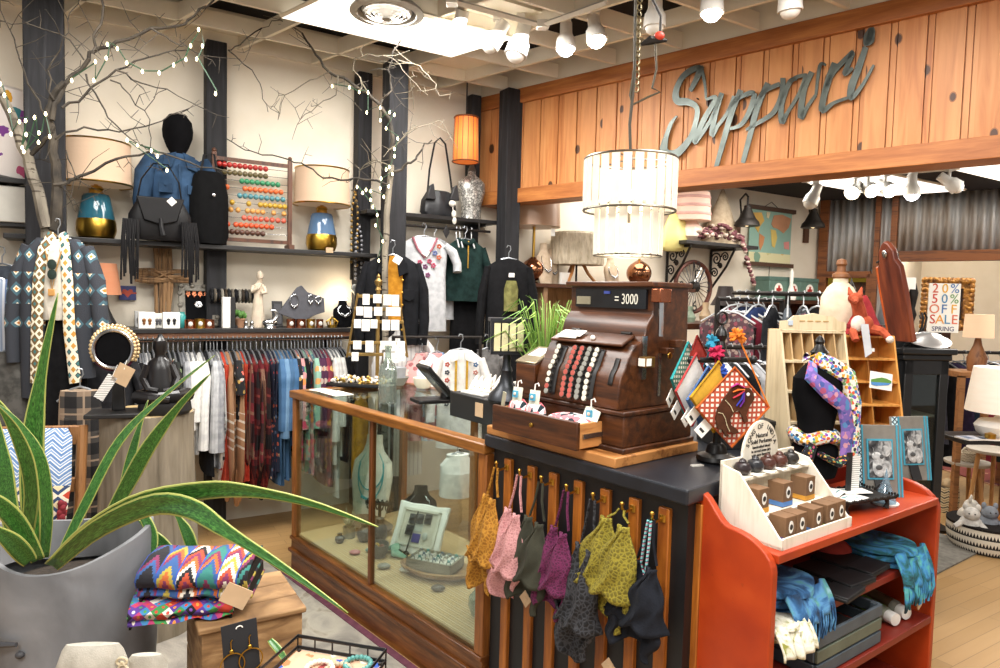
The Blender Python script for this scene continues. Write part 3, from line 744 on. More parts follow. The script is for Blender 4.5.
# bracelet T-bar
t=thing('bracelet_stand','black T-bar stand loaded with dark beaded bracelets','bracelet stand',pA(234,.14,ZL),AA)
b=B();b.b2(-.05,.05,-.05,.05,0,.015);b.tube([(0,0,.01),(0,0,.2)],.011,10);b.tube([(-.15,0,.215),(.15,0,.215)],.02,12);mesh('t_bar',b,BLACK,t)
for k in range(14):
    x=-.14+k*.0215;b=B();b.tube([(x,.033*cos(a),.208+.04*sin(a))for a in[2*PI*i/12 for i in range(12)]],.009,6,True);mesh('bracelet',b,solid(('#2a2a2c','#6e675c','#1b1b1e','#8f8a80','#3d342c')[k%5],.3,.3),t)
b=B();b.box(0,0,.1,.05,.05,.2);single('display_riser',b,WHITE,'slim white display block under the bracelet bar','display block',pA(226,.2,ZL),AA,bevel=.002)
b=B();b.box(0,0,.1,.028,.05,.2);single('display_riser',b,BLACK,'slim black display block beside the white one under bracelets','display block',pA(232.5,.21,ZL),AA,bevel=.002)
# succulent
t=thing('potted_succulent','tiny green succulent in a terracotta pot behind the statue','plant',pA(240,.17,ZL),AA)
b=B();b.lathe([(0,0),(.026,0),(.033,.05),(.036,.055),(.03,.06),(0,.055)],seg=18);mesh('pot',b,solid('#a3795c',.7),t)
b=B()
for k in range(16):
    a=k*2.4;rr=.012+k*.0016;b.ell((rr*cos(a),rr*sin(a),.075+.03*rnd.random()),.011,.011,.02,8,6)
mesh('leaves',b,solid('#4d7a34',.5,0,.3),t)
# statue of a robed woman
STONE=solid('#c9b9a4',.7,0,.15,20,.2)
t=thing('statuette','pale stone statuette of a robed woman on the wall shelf','statue',pA(258,.17,ZL),AA)
b=B();b.loft([(0,0,0,.05,.045),(0,0,.02,.048,.043),(0,0,.12,.037,.033),(0,0,.2,.031,.027),(.003,0,.25,.036,.026),(.004,0,.285,.034,.024),(.006,0,.3,.016,.015),(.01,-.005,.318,.012,.013),(.012,-.008,.332,.02,.021),(.013,-.008,.355,.019,.021),(.01,0,.37,.008,.01)],24,lambda j,a,z:(.13*sin(9*a+z*25)if z<.2 else 0))
b.tube([(-.034,0,.275),(-.042,-.025,.24),(-.01,-.045,.262),(.012,-.036,.295)],[.013,.013,.011,.009],8);b.tube([(.036,0,.275),(.045,-.02,.235),(.01,-.04,.23)],[.013,.013,.01],8);mesh('figure',b,STONE,t)
b=B();b.loft([(.012,.004,.3,.014,.012),(.012,.006,.335,.024,.022),(.012,.004,.365,.02,.02),(.012,.004,.38,.006,.006)],14);mesh('hair',b,STONE,t)
# little white horse-like figurine: swan neck
b=B();b.ell((0,0,.035),.05,.03,.03);b.tube([(.03,0,.05),(.05,0,.085),(.035,0,.115),(.005,0,.118)],[.016,.012,.011,.006],8);b.lathe([(0,0),(.045,0),(.04,.012),(0,.012)],seg=18)
single('figurine',b,SILVER,'small silvery swan figurine in front of the black frame','figurine',pA(270,.25,ZL),AA)
for i_,(px,lab)in enumerate(((246,'tiny silver trinket beside the succulent pot'),(252,'tiny silver trinket at the foot of the statuette'))):
    b=B();b.lathe([(0,0),(.016,0),(.01,.02),(.014,.035),(.006,.05),(0,.055)],seg=12);single('trinket',b,SILVER,lab,'trinket',pA(px,.25,ZL))
b=B();b.box(0,0,.09,.07,.012,.18)
t=thing('framed_picture','small black picture frame between statuette and slate necklace board','frame',pA(278,.13,ZL),0,rot=(R(-10),0,R(AA)))
mesh('back_board',b,BLACK,t,bevel=.002)
b=B();b.box(0,-.008,.09,.045,.006,.14);mesh('mat_board',b,solid('#3a3a3e',.6),t)
# slate necklace board
SLATE=solid('#56565c',.8,0,.12,30,.2)
t=thing('necklace_board','grey folded slate board displaying three silver necklaces','necklace display',pA(301,.11,ZL+.075),AA)
b=B();b.prism([(-.16,.02),(-.03,.2),(.0,.215),(.04,.17),(.16,.13),(.165,.03),(.1,.01),(.0,-.04)],-.02,.01);mesh('slate_panel',b,SLATE,t,bevel=.004)
b=B();b.b2(-.03,.03,-.01,.06,-.075,.0);mesh('easel_foot',b,SLATE,t)
for(cx_,cz_,rx_,rz_)in((-.055,.13,.028,.085),(.06,.13,.018,.055),(.115,.12,.022,.045)):
    b=B();b.tube([(cx_+rx_*sin(a),-.028,cz_-rz_*(1-cos(a))*.5+.02)for a in[(-2.6+5.2*i/20)for i in range(21)]],.0035,6)
    for i in range(5):b.ell((cx_+(i-2)*rx_*.35,-.03,cz_-rz_*.97+.012+abs(i-2)*.008),.007,.005,.009,8,6)
    mesh('necklace',b,SILVER,t)
for i_,(px,r_,m_,lab)in enumerate(((291,.026,COPPER,'copper cuff under the slate board, beside the black frame'),(301,.03,COPPER,'copper cuff with pale stone, middle of three under the slate board'),(311,.026,BRASS,'brass cuff under the slate board with a pale stone'),(320,.022,COPPER,'narrow copper cuff beside the small crown'))):
    cuff(px,.24,ZL,r_,.06,m_,lab)
t=thing('toy_crown','tiny dark gold crown beside the black necklace bust','crown',pA(332.5,.22,ZL),AA)
b=B();b.lathe([(.03,0),(.033,0),(.034,.02),(.031,.02)],seg=24);mesh('crown_band',b,GOLD,t)
for k in range(8):
    a=k*PI/4;b=B();b.tube([(.033*cos(a),.033*sin(a),.018),(.042*cos(a),.042*sin(a),.04),(.012*cos(a),.012*sin(a),.066)],.004,6);b.ell((.042*cos(a),.042*sin(a),.043),.005,seg=8,rings=6);mesh('crown_arch',b,GOLD,t)
b=B();b.ell((0,0,.072),.008,seg=10,rings=6);mesh('orb',b,GOLD,t)
def necklace_bust(nm,lab,loc,rz,mat,h_,wd,chain,cm=SILVER,n=1):
    t=thing(nm,lab,'necklace display',loc,rz)
    b=B();b.T=MX.Rotation(R(-10),4,'X')
    b.loft([(0,0,0,wd*.35,.02),(0,0,h_*.12,wd*.42,.028),(0,0,h_*.5,wd*.5,.035),(0,0,h_*.68,wd*.46,.034),(0,0,h_*.8,wd*.26,.026),(0,0,h_*.9,wd*.2,.024),(0,0,h_,wd*.19,.024)],24);mesh('bust_form',b,mat,t)
    for q in range(n):
        b=B();b.T=MX.Rotation(R(-10),4,'X');k_=1-q*.2
        b.tube([(wd*.3*sin(a)*(1 if abs(a)<2 else .9),-.03-.012*cos(a),h_*(.82-chain*k_*(1+cos(a))*.5))for a in[(-2.9+5.8*i/24)for i in range(25)]],.004,6)
        if q==0:
            for i in range(7):b.ell(((i-3)*wd*.055,-.044,h_*(.82-chain)+abs(i-3)*.006),.008,.006,.01,8,6)
        mesh('necklace',b,cm,t)
    return t
necklace_bust('necklace_bust','black necklace bust with silver bib at the shelf end',pA(344,.16,ZL),AA,VELVET,.19,.15,.45)
t=thing('picture_light','small glowing lamp behind the black necklace bust','lamp',pA(343,.08,ZL+.2),AA)
b=B();b.ell((0,0,0),.03,.02,.016,14,8);mesh('light_bulb',b,emit('#fff0d0',9),t)
b=B();b.tube([(0,.06,-.02),(0,.04,-.03),(0,.0,-.02)],.006);mesh('bracket_arm',b,BLACK,t)
lamp('shelf_glow','POINT',tuple(pA(343,.11,ZL+.23)),2.2,(1,.8,.55),.03)

# --- hanging necklaces on the post
for(px,y0,y1,hx,lab,bead)in((355,192,268,'#9a7a3e','strand of gold beads hanging on the black wall post',1),(359,225,283,'#8d8d92','silver bead strand with a heart pendant on the wall post',2)):
    p=onA(px,y0,.14);q=onA(px,y1,.14);L=p.z-q.z
    t=thing('bead_necklace',lab,'necklace',p,AA)
    b=B();n=26
    for i in range(n):b.ell((.022*(1 if i%2 else-1)*min(1,i/6),-.0,-L*i/n),.011,.011,.012,8,6)
    mesh('bead_strand',b,solid(hx,.3,.6),t)
    if bead==2:
        b=B();b.prism([(.0,-L-.12),(.055,-L-.05),(.05,-L-.015),(.025,-L-.005),(0,-L-.025),(-.025,-L-.005),(-.05,-L-.015),(-.055,-L-.05)],-.012,.012);mesh('heart_pendant',b,solid('#8f8f8a',.4,.6,.3,60),t,bevel=.008)
    b=B();b.tube([(0,.07,.02),(0,0,.02),(0,-.01,.0)],.004,6);mesh('nail',b,IRON,t)

# --- upper small shelf: leather bag, mosaic torso, orange pendant lamp
t=thing('shoulder_bag','black and grey leather shoulder bag with tall handle on shelf','bag',pA(437,.17,ZM),AA)
b=B();b.loft([(0,0,0,.13,.05),(0,0,.03,.15,.065),(0,0,.12,.14,.06),(0,0,.19,.1,.04),(0,0,.2,.07,.02)],24,ringfold(7,.15));mesh('bag_body',b,solid('#232427',.5,0,.4,20,.3),t)
b=B();b.tube([(-.1,0,.16),(-.085,0,.35),(-.045,0,.56),(0,0,.6),(.045,0,.56),(.09,0,.33),(.12,0,.15)],.012,8,flat=.5);mesh('handle',b,LEATH,t)
for(x,z,h_)in((-.1,.12,'#2a2a2c'),(.1,.13,'#2a2a2c')):
    b=B();b.prism([(x-.04,z),(x+.04,z),(x+.02,z+.12),(x-.01,z+.1)],-.075,-.04);mesh('leather_flap',b,solid(h_,.5),t,bevel=.006)
b=B();b.ell((.07,-.09,.1),.03,.02,.025);b.ell((.08,-.1,.02),.02,.02,.03);b.ell((.085,-.1,-.03),.018,.015,.03);b.tube([(.07,-.09,.1),(.08,-.1,.0)],.004);mesh('pompom_tassel',b,cloth('#e6e0d4'),t)
g=G('mirror_mosaic');v1=g.vor(55,'Color');vd=g.vor(55,'Distance','DISTANCE_TO_EDGE')
MOS=g.out(g.mix(g.ma('LESS_THAN',vd,.06),g.ramp(g.xyz(v1)[0],[(.2,'#8f8d88'),(.8,'#d3d0c8')]),'#4f4b46'),.3,.4)
t=thing('mosaic_torso','silver mosaic dress form bust below the orange pendant lamp','bust',pA(469,.16,ZM),AA)
b=B();b.loft([(0,0,0,.085,.07),(0,0,.04,.08,.065),(0,0,.12,.085,.065),(0,0,.22,.115,.08),(0,0,.29,.115,.07),(0,0,.33,.07,.05),(0,0,.345,.035,.035),(0,0,.38,.03,.03)],28);mesh('torso',b,MOS,t)
b=B();b.lathe([(.03,.38),(.034,.385),(.02,.42),(.012,.44),(0,.445)],seg=16);mesh('neck_cap',b,solid('#6a6762',.4,.3),t)
pc=onA(466,140,.3)
t=thing('pendant_lamp','glowing orange cylinder pendant lamp hanging near the pine wall','pendant lamp',(pc.x,pc.y,pc.z))
g=G('amber_shade');ox=g.noise(5,2)
AMB=g.out('#d0702c',.6,0,Emission_Color=g.ramp(g.ma('ABSOLUTE',g.xyz()[2]),[(0,'#ffb255'),(.16,'#d8661f')]));g.b.inputs['Emission Strength'].default_value=1.0
b=B();b.lathe([(.094,-.165),(.097,-.165),(.088,.165),(.085,.165)],seg=32);mesh('lamp_shade',b,AMB,t)
for k in range(14):
    a=2*PI*k/14;b=B();b.tube([(.098*cos(a),.098*sin(a),-.17),(.089*cos(a),.089*sin(a),.17)],.003,5);mesh('shade_rib',b,solid('#8a4a1e',.6),t)
for(z,r_)in((-.165,.1),(.165,.092)):
    b=B();b.tube([(r_*cos(a),r_*sin(a),z)for a in[2*PI*i/28 for i in range(28)]],.006,6,True);mesh('shade_ring',b,solid('#7a3f18',.6),t)
b=B();b.tube([(0,0,.1),(0,0,ZC-pc.z+.1)],.006,6);mesh('cord',b,BLACK,t)
b=B();b.ell((0,0,0),.03);mesh('light_bulb',b,emit('#ffcf80',8),t)
lamp('amber_glow','POINT',tuple(pc),5,(1,.55,.2),.06)
# ================================================================ clothes
ZRAIL=onA(240,337,.27).z-.01
sa,sb=sA(131,.27),sA(351,.27)
t=thing('clothes_rail','dark clothes rail under the jewellery shelf','clothes rail',inA((sa+sb)/2,.27,ZRAIL),AA);L=sb-sa
b=B();b.tube([(-L/2,0,0),(L/2,0,0)],.014,10);mesh('rod',b,IRON,t)
for x in(-L/2+.02,0,L/2-.02):
    b=B();b.tube([(x,0,0),(x,0,ZL-ZRAIL-.03)],.01,8);mesh('rod_hanger',b,IRON,t)
HANG=solid('#9b9ea2',.3,.7);HANGC=solid('#cfd2d4',.15,.1)
def hangbits(t,across='y',w=.2,m=HANG,top=.0,nb=None):
    b=B()
    def P(a,z):return(0,a,z)if across=='y' else(a,0,z)
    b.tube([P(.0,top-.075),P(0,top-.035),P(.014,top-.012),P(.01,top+.014),P(-.008,top+.018),P(-.016,top+.004)],.0035,6)
    b.tube([P(-w,top-.145),P(-w*.4,top-.085),P(0,top-.072),P(w*.4,top-.085),P(w,top-.145)],.006,6)
    mesh('hanger',b,m,t)
def side_garment(px,Lg,style,mat,lab,slv=None,smat=None,flare=1.0,nm=None):
    s=sA(px,.47,400);nm=nm or{'poncho':'hanging_poncho','dress':'hanging_dress'}.get(style,'hanging_shirt')
    t=thing(nm,lab,'garment',inA(s,.27,ZRAIL),AA,group='clothes on the wall rail')
    hangbits(t);ph=rnd.random()*6;top=-.085
    dx=rnd.uniform(-.006,.006)
    f=lambda j,a,z:.16*sin(4*a+ph+z*5)*min(1,-z*2.5)+.10*sin(7*a+ph*2-z*4)*min(1,-z*2.5)
    if style=='poncho':
        S=[(0,0,-Lg,.012,.03),(0,-.02,-Lg+.08,.026,.09),(dx,-.02,-Lg*.75,.034,.2),(dx,-.01,-Lg*.5,.032,.23),(0,0,-Lg*.25,.028,.215),(0,0,top-.06,.024,.18),(0,0,top-.01,.016,.06),(0,0,top,.01,.03)]
    elif style=='dress':
        S=[(dx,0,-Lg,.034*flare,.2*flare),(dx,0,-Lg*.6,.03,.18*flare),(0,0,-Lg*.35,.024,.16),(0,0,top-.07,.024,.19),(0,0,top-.01,.016,.07),(0,0,top,.01,.03)]
    else:
        S=[(dx,0,-Lg,.028*flare,.18*flare),(dx,0,-Lg*.55,.026,.185),(0,0,top-.07,.024,.195),(0,0,top-.03,.02,.14),(0,0,top,.012,.04)]
    b=B();b.loft(S,28,f);mesh('body',b,mat,t)
    if slv:
        for sg in((-1,)if style!='x' else(-1,1)):
            b=B();b.tube([(.0,sg*.17,top-.045),(.004,sg*.205,top-.14),(dx,sg*.215,top-slv*.55),(dx*2,sg*.205,top-slv)],[.026,.038,.034,.038],10,flat=.8);mesh('sleeve',b,smat or mat,t)
    return t
GT=side_garment
PLAIDR=plaid('#7c1f26','#4a1318','#1a1416',.2,'#8e3a33',(1,2));PLAIDB=plaid('#6d1c24','#33191c','#141214',.26,'#7d5a48',(1,2))
g=G('tan_poncho');o=g.xyz();zf=o[2]
m1=g.ma('GREATER_THAN',g.ma('FRACT',g.ma('MULTIPLY',zf,1/.055)),.72);msk=g.ma('MULTIPLY',g.ma('LESS_THAN',zf,-.45),g.ma('GREATER_THAN',zf,-.68))
g.bump(g.noise(200,2),.3,.004)
TANP=g.out(g.mix(g.ma('MULTIPLY',m1,msk),g.ramp(g.noise(8),[(.3,'#a97f5d'),(.7,'#be9570')]),'#e0d6c8'),.95)
FLN=floral('#23283c',['#b0553f','#c9a483','#5b6d8a','#8f3a3a'],26,dens=.3)
FLG=floral('#1d211e',['#4d6b4e','#8b9a72','#c7c5b0','#39483b'],22,dens=.36)
FLP=floral('#4a2340',['#8d4a63','#c08a73','#3a2038','#b8a79a'],20,dens=.42)
FLM=floral('#7a2f3f',['#c98a2a','#d9b46a','#3f2a4a','#b04a55'],20,dens=.42)
FLW=floral('#dcdad4',['#33343a','#77787d','#9b3b33'],24,dens=.3)
FLB=floral('#17171a',['#c9c4ba','#d96a5a','#b08d4a'],24,dens=.3)
FLK=floral('#c98f8f',['#d9496a','#5f9a72','#e6d8c8','#e08a4a','#3f4a6a'],20,dens=.5)
FLT=floral('#8fb8a4',['#d9737f','#efe7d4','#4f7f8a','#e0a060'],20,dens=.45)
WH=cloth('#e9e7e2','#d3d2cf');WH2=cloth('#dfddd8','#c8c6c2');GRY=cloth('#a3a4a7','#86878c');GRY2=cloth('#bfc0c1','#a5a6a8');BLK=cloth('#131315','#0b0b0d');CHA=cloth('#2a2b2f','#1b1c1f')
COR=cloth('#d4553f','#b8402f');OLV=cloth('#6b6f53','#53573f');BUR=cloth('#6e1f2d','#531722')
DN1=cloth('#4d7096','#385a7c',9,260);DN2=cloth('#6f90b0','#557594',9,260);DN3=cloth('#4a6a8c','#385572',9,260)
for a in(
    (137,.72,'top',GRY2,'pale grey top at the rail start behind the jewelled headband',.5),(141.5,.7,'top',BLK,'black top on the rail directly behind the headband stand',.5),
    (146,.66,'top',GRY,'grey tee on the rail between headband and seated figurine',.3),(150.5,.64,'top',WH,'white tee on the rail just behind the seated figurine',.3),
    (156,.68,'top',BLK,'black top on the rail hidden behind the seated figurine',.5),(161.5,.7,'top',OLV,'olive top on the rail beside the seated figurine',.5),
    (167,.7,'top',FLG,'dark green leaf print blouse, first one past the seated figurine',.5),(172,.66,'top',FLB,'black print blouse with cream flecks next to the leaf prints',.45),
    (177,.72,'top',FLG,'dark green leaf print blouse next to the charcoal top',.5),(182,.85,'dress',CHA,'charcoal dress on the rail before the white tops',None),
    (187.5,.74,'top',GRY,'mid grey top on the rail before the white tops',.4),(192.5,.72,'top',WH2,'off white top, first of the white tops on the rail',.45),
    (197.5,.7,'top',WH,'white top directly behind the white blouse with long sleeve',.4),(205,.55,'top',WH,'bright white blouse with one sleeve swinging out long',.58),
    (211.5,.84,'dress',CHA,'charcoal dress just past the white blouse',None),(215.5,.78,'top',GRY2,'pale grey cardigan, first of two past the white blouse',.6),
    (219,.8,'top',GRY,'darker grey cardigan beside the dotted grey wrap',.6),(222.5,.98,'poncho',FLW,'long white wrap with dark and red dots beside the coral top',None),
    (227.5,.95,'dress',COR,'coral red long top in front of the tan ponchos',None),(233,1.06,'poncho',TANP,'tan poncho with pale stripes, the nearer and fuller of the two',None),
    (238.5,.5,'top',FLB,'short black and cream print top between the two tan ponchos',.25),(243,1.1,'poncho',TANP,'tan poncho with pale stripes next to the red plaid wraps',None),
    (247,.9,'dress',COR,'coral dress peeping out below the second tan poncho',None),
    (251.5,1.0,'poncho',PLAIDB,'dark burgundy and black plaid wrap, first of the plaids',None),(257,1.06,'poncho',PLAIDR,'red and black plaid wrap, second of the plaids',None),
    (263,1.02,'poncho',PLAIDB,'dark burgundy plaid wrap, third of the plaids',None),(268.5,1.08,'poncho',PLAIDR,'red and black plaid wrap, last of the plaids before navy prints',None),
    (274,.9,'dress',FLN,'navy floral dress, first one past the plaid wraps',None),(278,.86,'dress',FLN,'navy floral dress touching the denim shirts',None),
    (282,.95,'dress',DN1,'mid blue denim dress, first of the denims',.5),(286.5,.9,'top',DN2,'pale blue denim shirt, second of the denims',.55),
    (290.5,.92,'dress',DN3,'deep blue denim dress, third of the denims',.5),(295,.7,'top',DN1,'mid blue denim shirt, last of the denims',.5),
    (299,.75,'top',FLB,'black blouse with coral flecks beside the denims',.5),(302.5,.8,'top',FLK,'pink multicoloured print top over the display case corner',.5),
    (306,.74,'top',BLK,'black top between two bright print tops',.4),(309.5,.8,'dress',FLT,'mint floral dress over the display case corner',None),
    (313,.9,'dress',FLK,'long pink print dress seen through the case glass',None),(317,.78,'top',FLT,'mint floral top beside the plum prints',.5),
    (320.5,.8,'top',FLP,'plum floral blouse, first of the plums',.5),(324,.9,'top',FLP,'longer plum floral blouse, second of the plums',.5),
    (328,.82,'top',FLM,'wine and mustard print top beside the plum blouses',.5),(332,1.0,'dress',FLM,'long wine and mustard print dress before the white tops',None),
    (336,.85,'dress',WH,'white top just past the mustard prints',.6),(339.5,1.08,'dress',WH2,'long tiered off white dress reaching down behind the case',.5),
    (343,.8,'top',WH,'white top next to the black tops at the rail end',.5),(346.5,.8,'top',BLK,'black top, next to last on the rail',.5),(350,.85,'top',BLK,'black top, very last on the rail',.5)):
    GT(a[0],a[1],a[2],a[3],a[4],a[5])

# ---------------- garments hung facing the shop
def front_garment(nm,lab,p,rz,mat,Lg,wd,slv=.25,smat=None,spread=.06,dep=.06,neck=.07,amp=.09,rad=.055,hem=1.0,hook=True,grp=None,hm=HANG):
    """p is the hook point; shoulders lie .1 below it"""
    t=thing(nm,lab,'garment',p,rz,grp)
    if hook:hangbits(t,'x',wd*.42,hm)
    sh=-.09;hw=wd/2;ph=rnd.random()*6
    f=lambda j,a,z:amp*sin(6*a+ph+z*3)*min(1,(sh-z)*4+.1)
    b=B();b.loft([(0,0,sh-Lg,hw*hem,dep),(0,0,sh-Lg*.7,hw*(1+hem)/2*.98,dep*1.05),(0,0,sh-Lg*.4,hw*.94,dep),(0,0,sh-.14,hw*.97,dep*.95),(0,0,sh-.055,hw*.98,dep*.7),(0,0,sh-.012,hw*.6,dep*.55),(0,0,sh+.005,neck,dep*.5)],32,f);mesh('body',b,mat,t)
    if slv:
        for s_ in(-1,1):
            b=B();b.tube([(s_*hw*.86,0,sh-.05),(s_*(hw+spread*.5),-.005,sh-slv*.4),(s_*(hw+spread),-.01,sh-slv*.75),(s_*(hw+spread),-.02,sh-slv)],[rad*.8,rad,rad*.92,rad*.9],12,flat=.65);mesh('sleeve',b,smat or mat,t)
    return t
TEE=cloth('#c6c7c9','#b1b3b6')
def embroider(t,pts,cols,y,r_=.012):
    b={}
    for i,(x,z)in enumerate(pts):
        h=cols[i%len(cols)];q=b.setdefault(h,B())
        for k in range(5):
            a=k*2*PI/5;q.ell((x+r_*cos(a),y,z+r_*sin(a)),r_*.7,.004,r_*.7,8,6)
    for h,q in b.items():mesh('embroidery',q,cloth(h),t)
zr2=onA(430,227,.3).z
t=thing('clothes_rail','short rail of hanging tops under the leather bag shelf','clothes rail',pA(437,.3,zr2),AA)
b=B();b.tube([(-.42,0,0),(.45,0,0)],.01,8)
for x in(-.3,.35):b.tube([(x,0,0),(x,.0,ZM-zr2-.028)],.008,8)
mesh('rod',b,IRON,t)
tt=front_garment('hanging_shirt','second plain grey tee behind the embroidered grey tee',pA(433,.22,zr2),AA-14,cloth('#b9babd','#a5a7aa'),.6,.34,.24,hm=HANGC)
tee=front_garment('embroidered_tee','pale grey tee with red and blue embroidery at the neckline',pA(423,.36,zr2+.0),AA-14,TEE,.68,.36,.24,dep=.055,spread=.07)
b=B();b.tube([(-.09,-.035,-.09),(-.06,-.055,-.17),(-.01,-.062,-.235),(.05,-.056,-.17),(.09,-.035,-.09)],.009,6);mesh('neck_trim',b,cloth('#a86a74'),tee)
embroider(tee,[(.03,-.26),(.07,-.2),(.1,-.15),(.0,-.3),(.06,-.29),(-.03,-.34),(.1,-.23),(.02,-.36),(-.04,-.27)],['#b0546a','#5f6a94','#b5634a','#7a4a6a'],-.06)
b=B();b.box(0,-.075,-.2,.045,.003,.045,MX.Rotation(R(35),3,'Y'));mesh('price_tag',b,PAPER,tee)
DGR=cloth('#1d3330','#122422')
sw=front_garment('hanging_sweater','dark green half zip sweater beside the grey tees',pA(464,.33,zr2+.005),AA-10,DGR,.46,.32,.52,dep=.065,spread=.05,rad=.05)
b=B();b.tube([(0,-.07,-.1),(0,-.075,-.2),(0,-.075,-.3)],.005,6);b.ell((0,-.078,-.11),.01,.005,.014);mesh('zip',b,BRASS,sw)
b=B();b.tube([(-.06,.0,-.085),(-.05,-.05,-.1),(0,-.07,-.115),(.05,-.05,-.1),(.06,0,-.085)],.018,8);mesh('collar',b,DGR,sw)
front_garment('hanging_trousers','black trousers hanging below the dark green sweater',pA(466,.27,zr2-.42),AA-10,BLK,.5,.26,None,dep=.06,hook=True)
for k,(px,lab)in enumerate(((455,'empty clear hanger nearest the grey tees'),(458.5,'empty clear hanger before the dark green sweater'),(470,'empty clear hanger past the dark green sweater'))):
    t=thing('clothes_hanger',lab,'hanger',pA(px,.3,zr2),AA+70);hangbits(t,'x',.16,HANGC)
b=B();b.prism([(0,-.05),(.028,0),(0,.05),(-.028,0)],-.006,.006);single('rail_ornament',b,BLACK,'small black diamond ornament on the rail between tee and sweater','ornament',pA(445,.34,zr2-.03),AA,bevel=.003)
# black denim jacket over mustard top
BDEN=cloth('#17181c','#0f1013')
pj=at(393,243,5.55)
jk=front_garment('hanging_jacket','black denim jacket open over a mustard cami',pj,AA-22,cloth('#c48a2c','#a86f1c'),.42,.2,None,dep=.045)
for s_ in(-1,1):
    b=B();b.loft([(s_*.115,-.01,-.66,.06,.05),(s_*.115,-.01,-.4,.062,.055),(s_*.12,-.01,-.2,.06,.055),(s_*.105,-.01,-.13,.05,.045),(s_*.06,0,-.085,.025,.03)],20,ringfold(5,.08));mesh('front_panel',b,BDEN,jk)
    b=B();b.tube([(s_*.15,0,-.13),(s_*.2,0,-.3),(s_*.21,-.02,-.5),(s_*.2,-.03,-.66)],[.045,.052,.048,.042],12,flat=.7);mesh('sleeve',b,BDEN,jk)
    b=B();b.prism([(s_*.02,-.085),(s_*.075,-.1),(s_*.1,-.19),(s_*.04,-.22)],-.075,-.055);mesh('collar',b,BDEN,jk,bevel=.003)
    b=B();b.prism([(s_*.07,-.3),(s_*.14,-.3),(s_*.14,-.36),(s_*.105,-.375),(s_*.07,-.36)],-.078,-.06);mesh('pocket',b,BDEN,jk,bevel=.002)
b=B()
for k in range(5):b.ell((.065,-.066,-.24-k*.08),.008,.004,.008,8,6)
mesh('buttons',b,BRASS,jk)['kind']='stuff'
b=B();b.box(.03,-.08,-.11,.05,.003,.05,MX.Rotation(R(30),3,'Y'));mesh('price_tag',b,PAPER,jk)
# black coat with olive top
pc_=at(509,248,6.25)
ct=front_garment('hanging_coat','black coat over an olive top beside the dark post',pc_,AA-30,BLK,.95,.34,.62,dep=.07,spread=.03)
b=B();b.loft([(.02,-.075,-.46,.05,.02),(.02,-.078,-.3,.052,.022),(.02,-.075,-.24,.035,.018)],16);mesh('olive_top',b,cloth('#7d7a4a','#5f5c34'),ct)
b=B();b.box(.02,-.1,-.2,.04,.003,.03);mesh('price_tag',b,PAPER,ct)
# lower row behind the case
zlow=at(450,337,5.5).z
t=thing('clothes_rail','low rail of shirts behind the glass bottle and tablet','clothes rail',at(438,337,5.5),AA-12)
b=B();b.tube([(-.3,0,0),(.3,0,0)],.009,8)
for x in(-.29,.29):b.tube([(x,0,0),(x,0,-zlow)],.011,8)
mesh('frame',b,IRON,t)
ws=front_garment('embroidered_shirt','white collared shirt with embroidered flowers on the low rail',at(461,337,5.42),AA-22,WH,.62,.3,.45,dep=.06,spread=.04)
b=B()
for s_ in(-1,1):b.prism([(s_*.01,-.085),(s_*.07,-.095),(s_*.075,-.16),(s_*.02,-.14)],-.075,-.055)
mesh('collar',b,WH,ws,bevel=.003)
b=B()
for s_ in(-1,1):b.b2(s_*.035-.007,s_*.035+.007,-.074,-.066,-.5,-.09)
mesh('yellow_ribbon',b,cloth('#c29a2e'),ws)['kind']='stuff'
embroider(ws,[(s_*.09,-.17-.05*k)for k in range(6)for s_ in(-1,1)],['#b0554a','#4f6a8a','#3f4650','#a8746a'],-.068,.01)
front_garment('hanging_blouse','pastel blue and peach print blouse beside the white shirt',at(437,340,5.5),AA+25,floral('#b9c6d6',['#d9a79a','#e9e4dc','#7f9cc4','#c98a8a'],12,dens=.5),.55,.26,.3)
front_garment('hanging_blouse','rose print blouse next to the striped white garment',at(422,340,5.5),AA+35,floral('#c99a96',['#9a5a5c','#e0c8be','#b8787a'],26,dens=.4),.55,.24,.3)
front_garment('hanging_dress','white finely striped dress behind the earring tower',at(406,318,5.6),AA-10,stripes(['#e4e2df','#e4e2df','#c9c7c6'],.03,0),.95,.26,.3)
front_garment('hanging_trousers','mustard trousers seen through the case glass',at(361,385,5.75),AA,cloth('#c08a1f','#a3721a'),.55,.12,None,dep=.04)
front_garment('hanging_coat','grey jacket beside the white embroidered shirt',at(487,337,5.7),AA-10,cloth('#6f6d6c','#565453'),.7,.22,.4)
front_garment('hanging_skirt','white skirt behind the case glass near the striped counter',at(458,440,5.0),AA-10,WH,.24,.22,None,dep=.09)

# ================================================================ cluster behind the snake plant
DL=4.3
def ikat(name,per,cols,base,bands=None,axes=(0,2),edges=(.12,.22,.45)):
    g=G(name);o=g.xyz();p=g.ma('PINGPONG',o[axes[0]],per/2);q=g.ma('PINGPONG',o[axes[1]],per*.6)
    v=g.ma('ADD',g.ma('MULTIPLY',p,1/per),g.ma('MULTIPLY',q,.9/per))
    col=g.ramp(v,[(0,cols[0]),(edges[0],cols[1]),(edges[1],cols[2]),(edges[2],base)],True)
    if bands:
        m=None
        for(z0,z1)in bands:
            k=g.ma('MULTIPLY',g.ma('GREATER_THAN',o[2],z0),g.ma('LESS_THAN',o[2],z1));m=k if m is None else g.ma('MAXIMUM',m,k)
        col=g.mix(m,base,col)
    g.bump(g.noise(160,2),.4,.006);return g.out(col,.95)
FAIR=ikat('fairisle_knit',.072,['#c7843a','#e6ddc8','#43626e'],'#33363d',[(-.22,-.1),(-.42,-.26),(-.54,-.47)])
BAND=ikat('knit_band',.05,['#3f6f70','#2b2b2e','#e6dcc4'],'#c08a3a',None,(0,2),(.2,.3,.75))
pcg=at(58,222,DL)
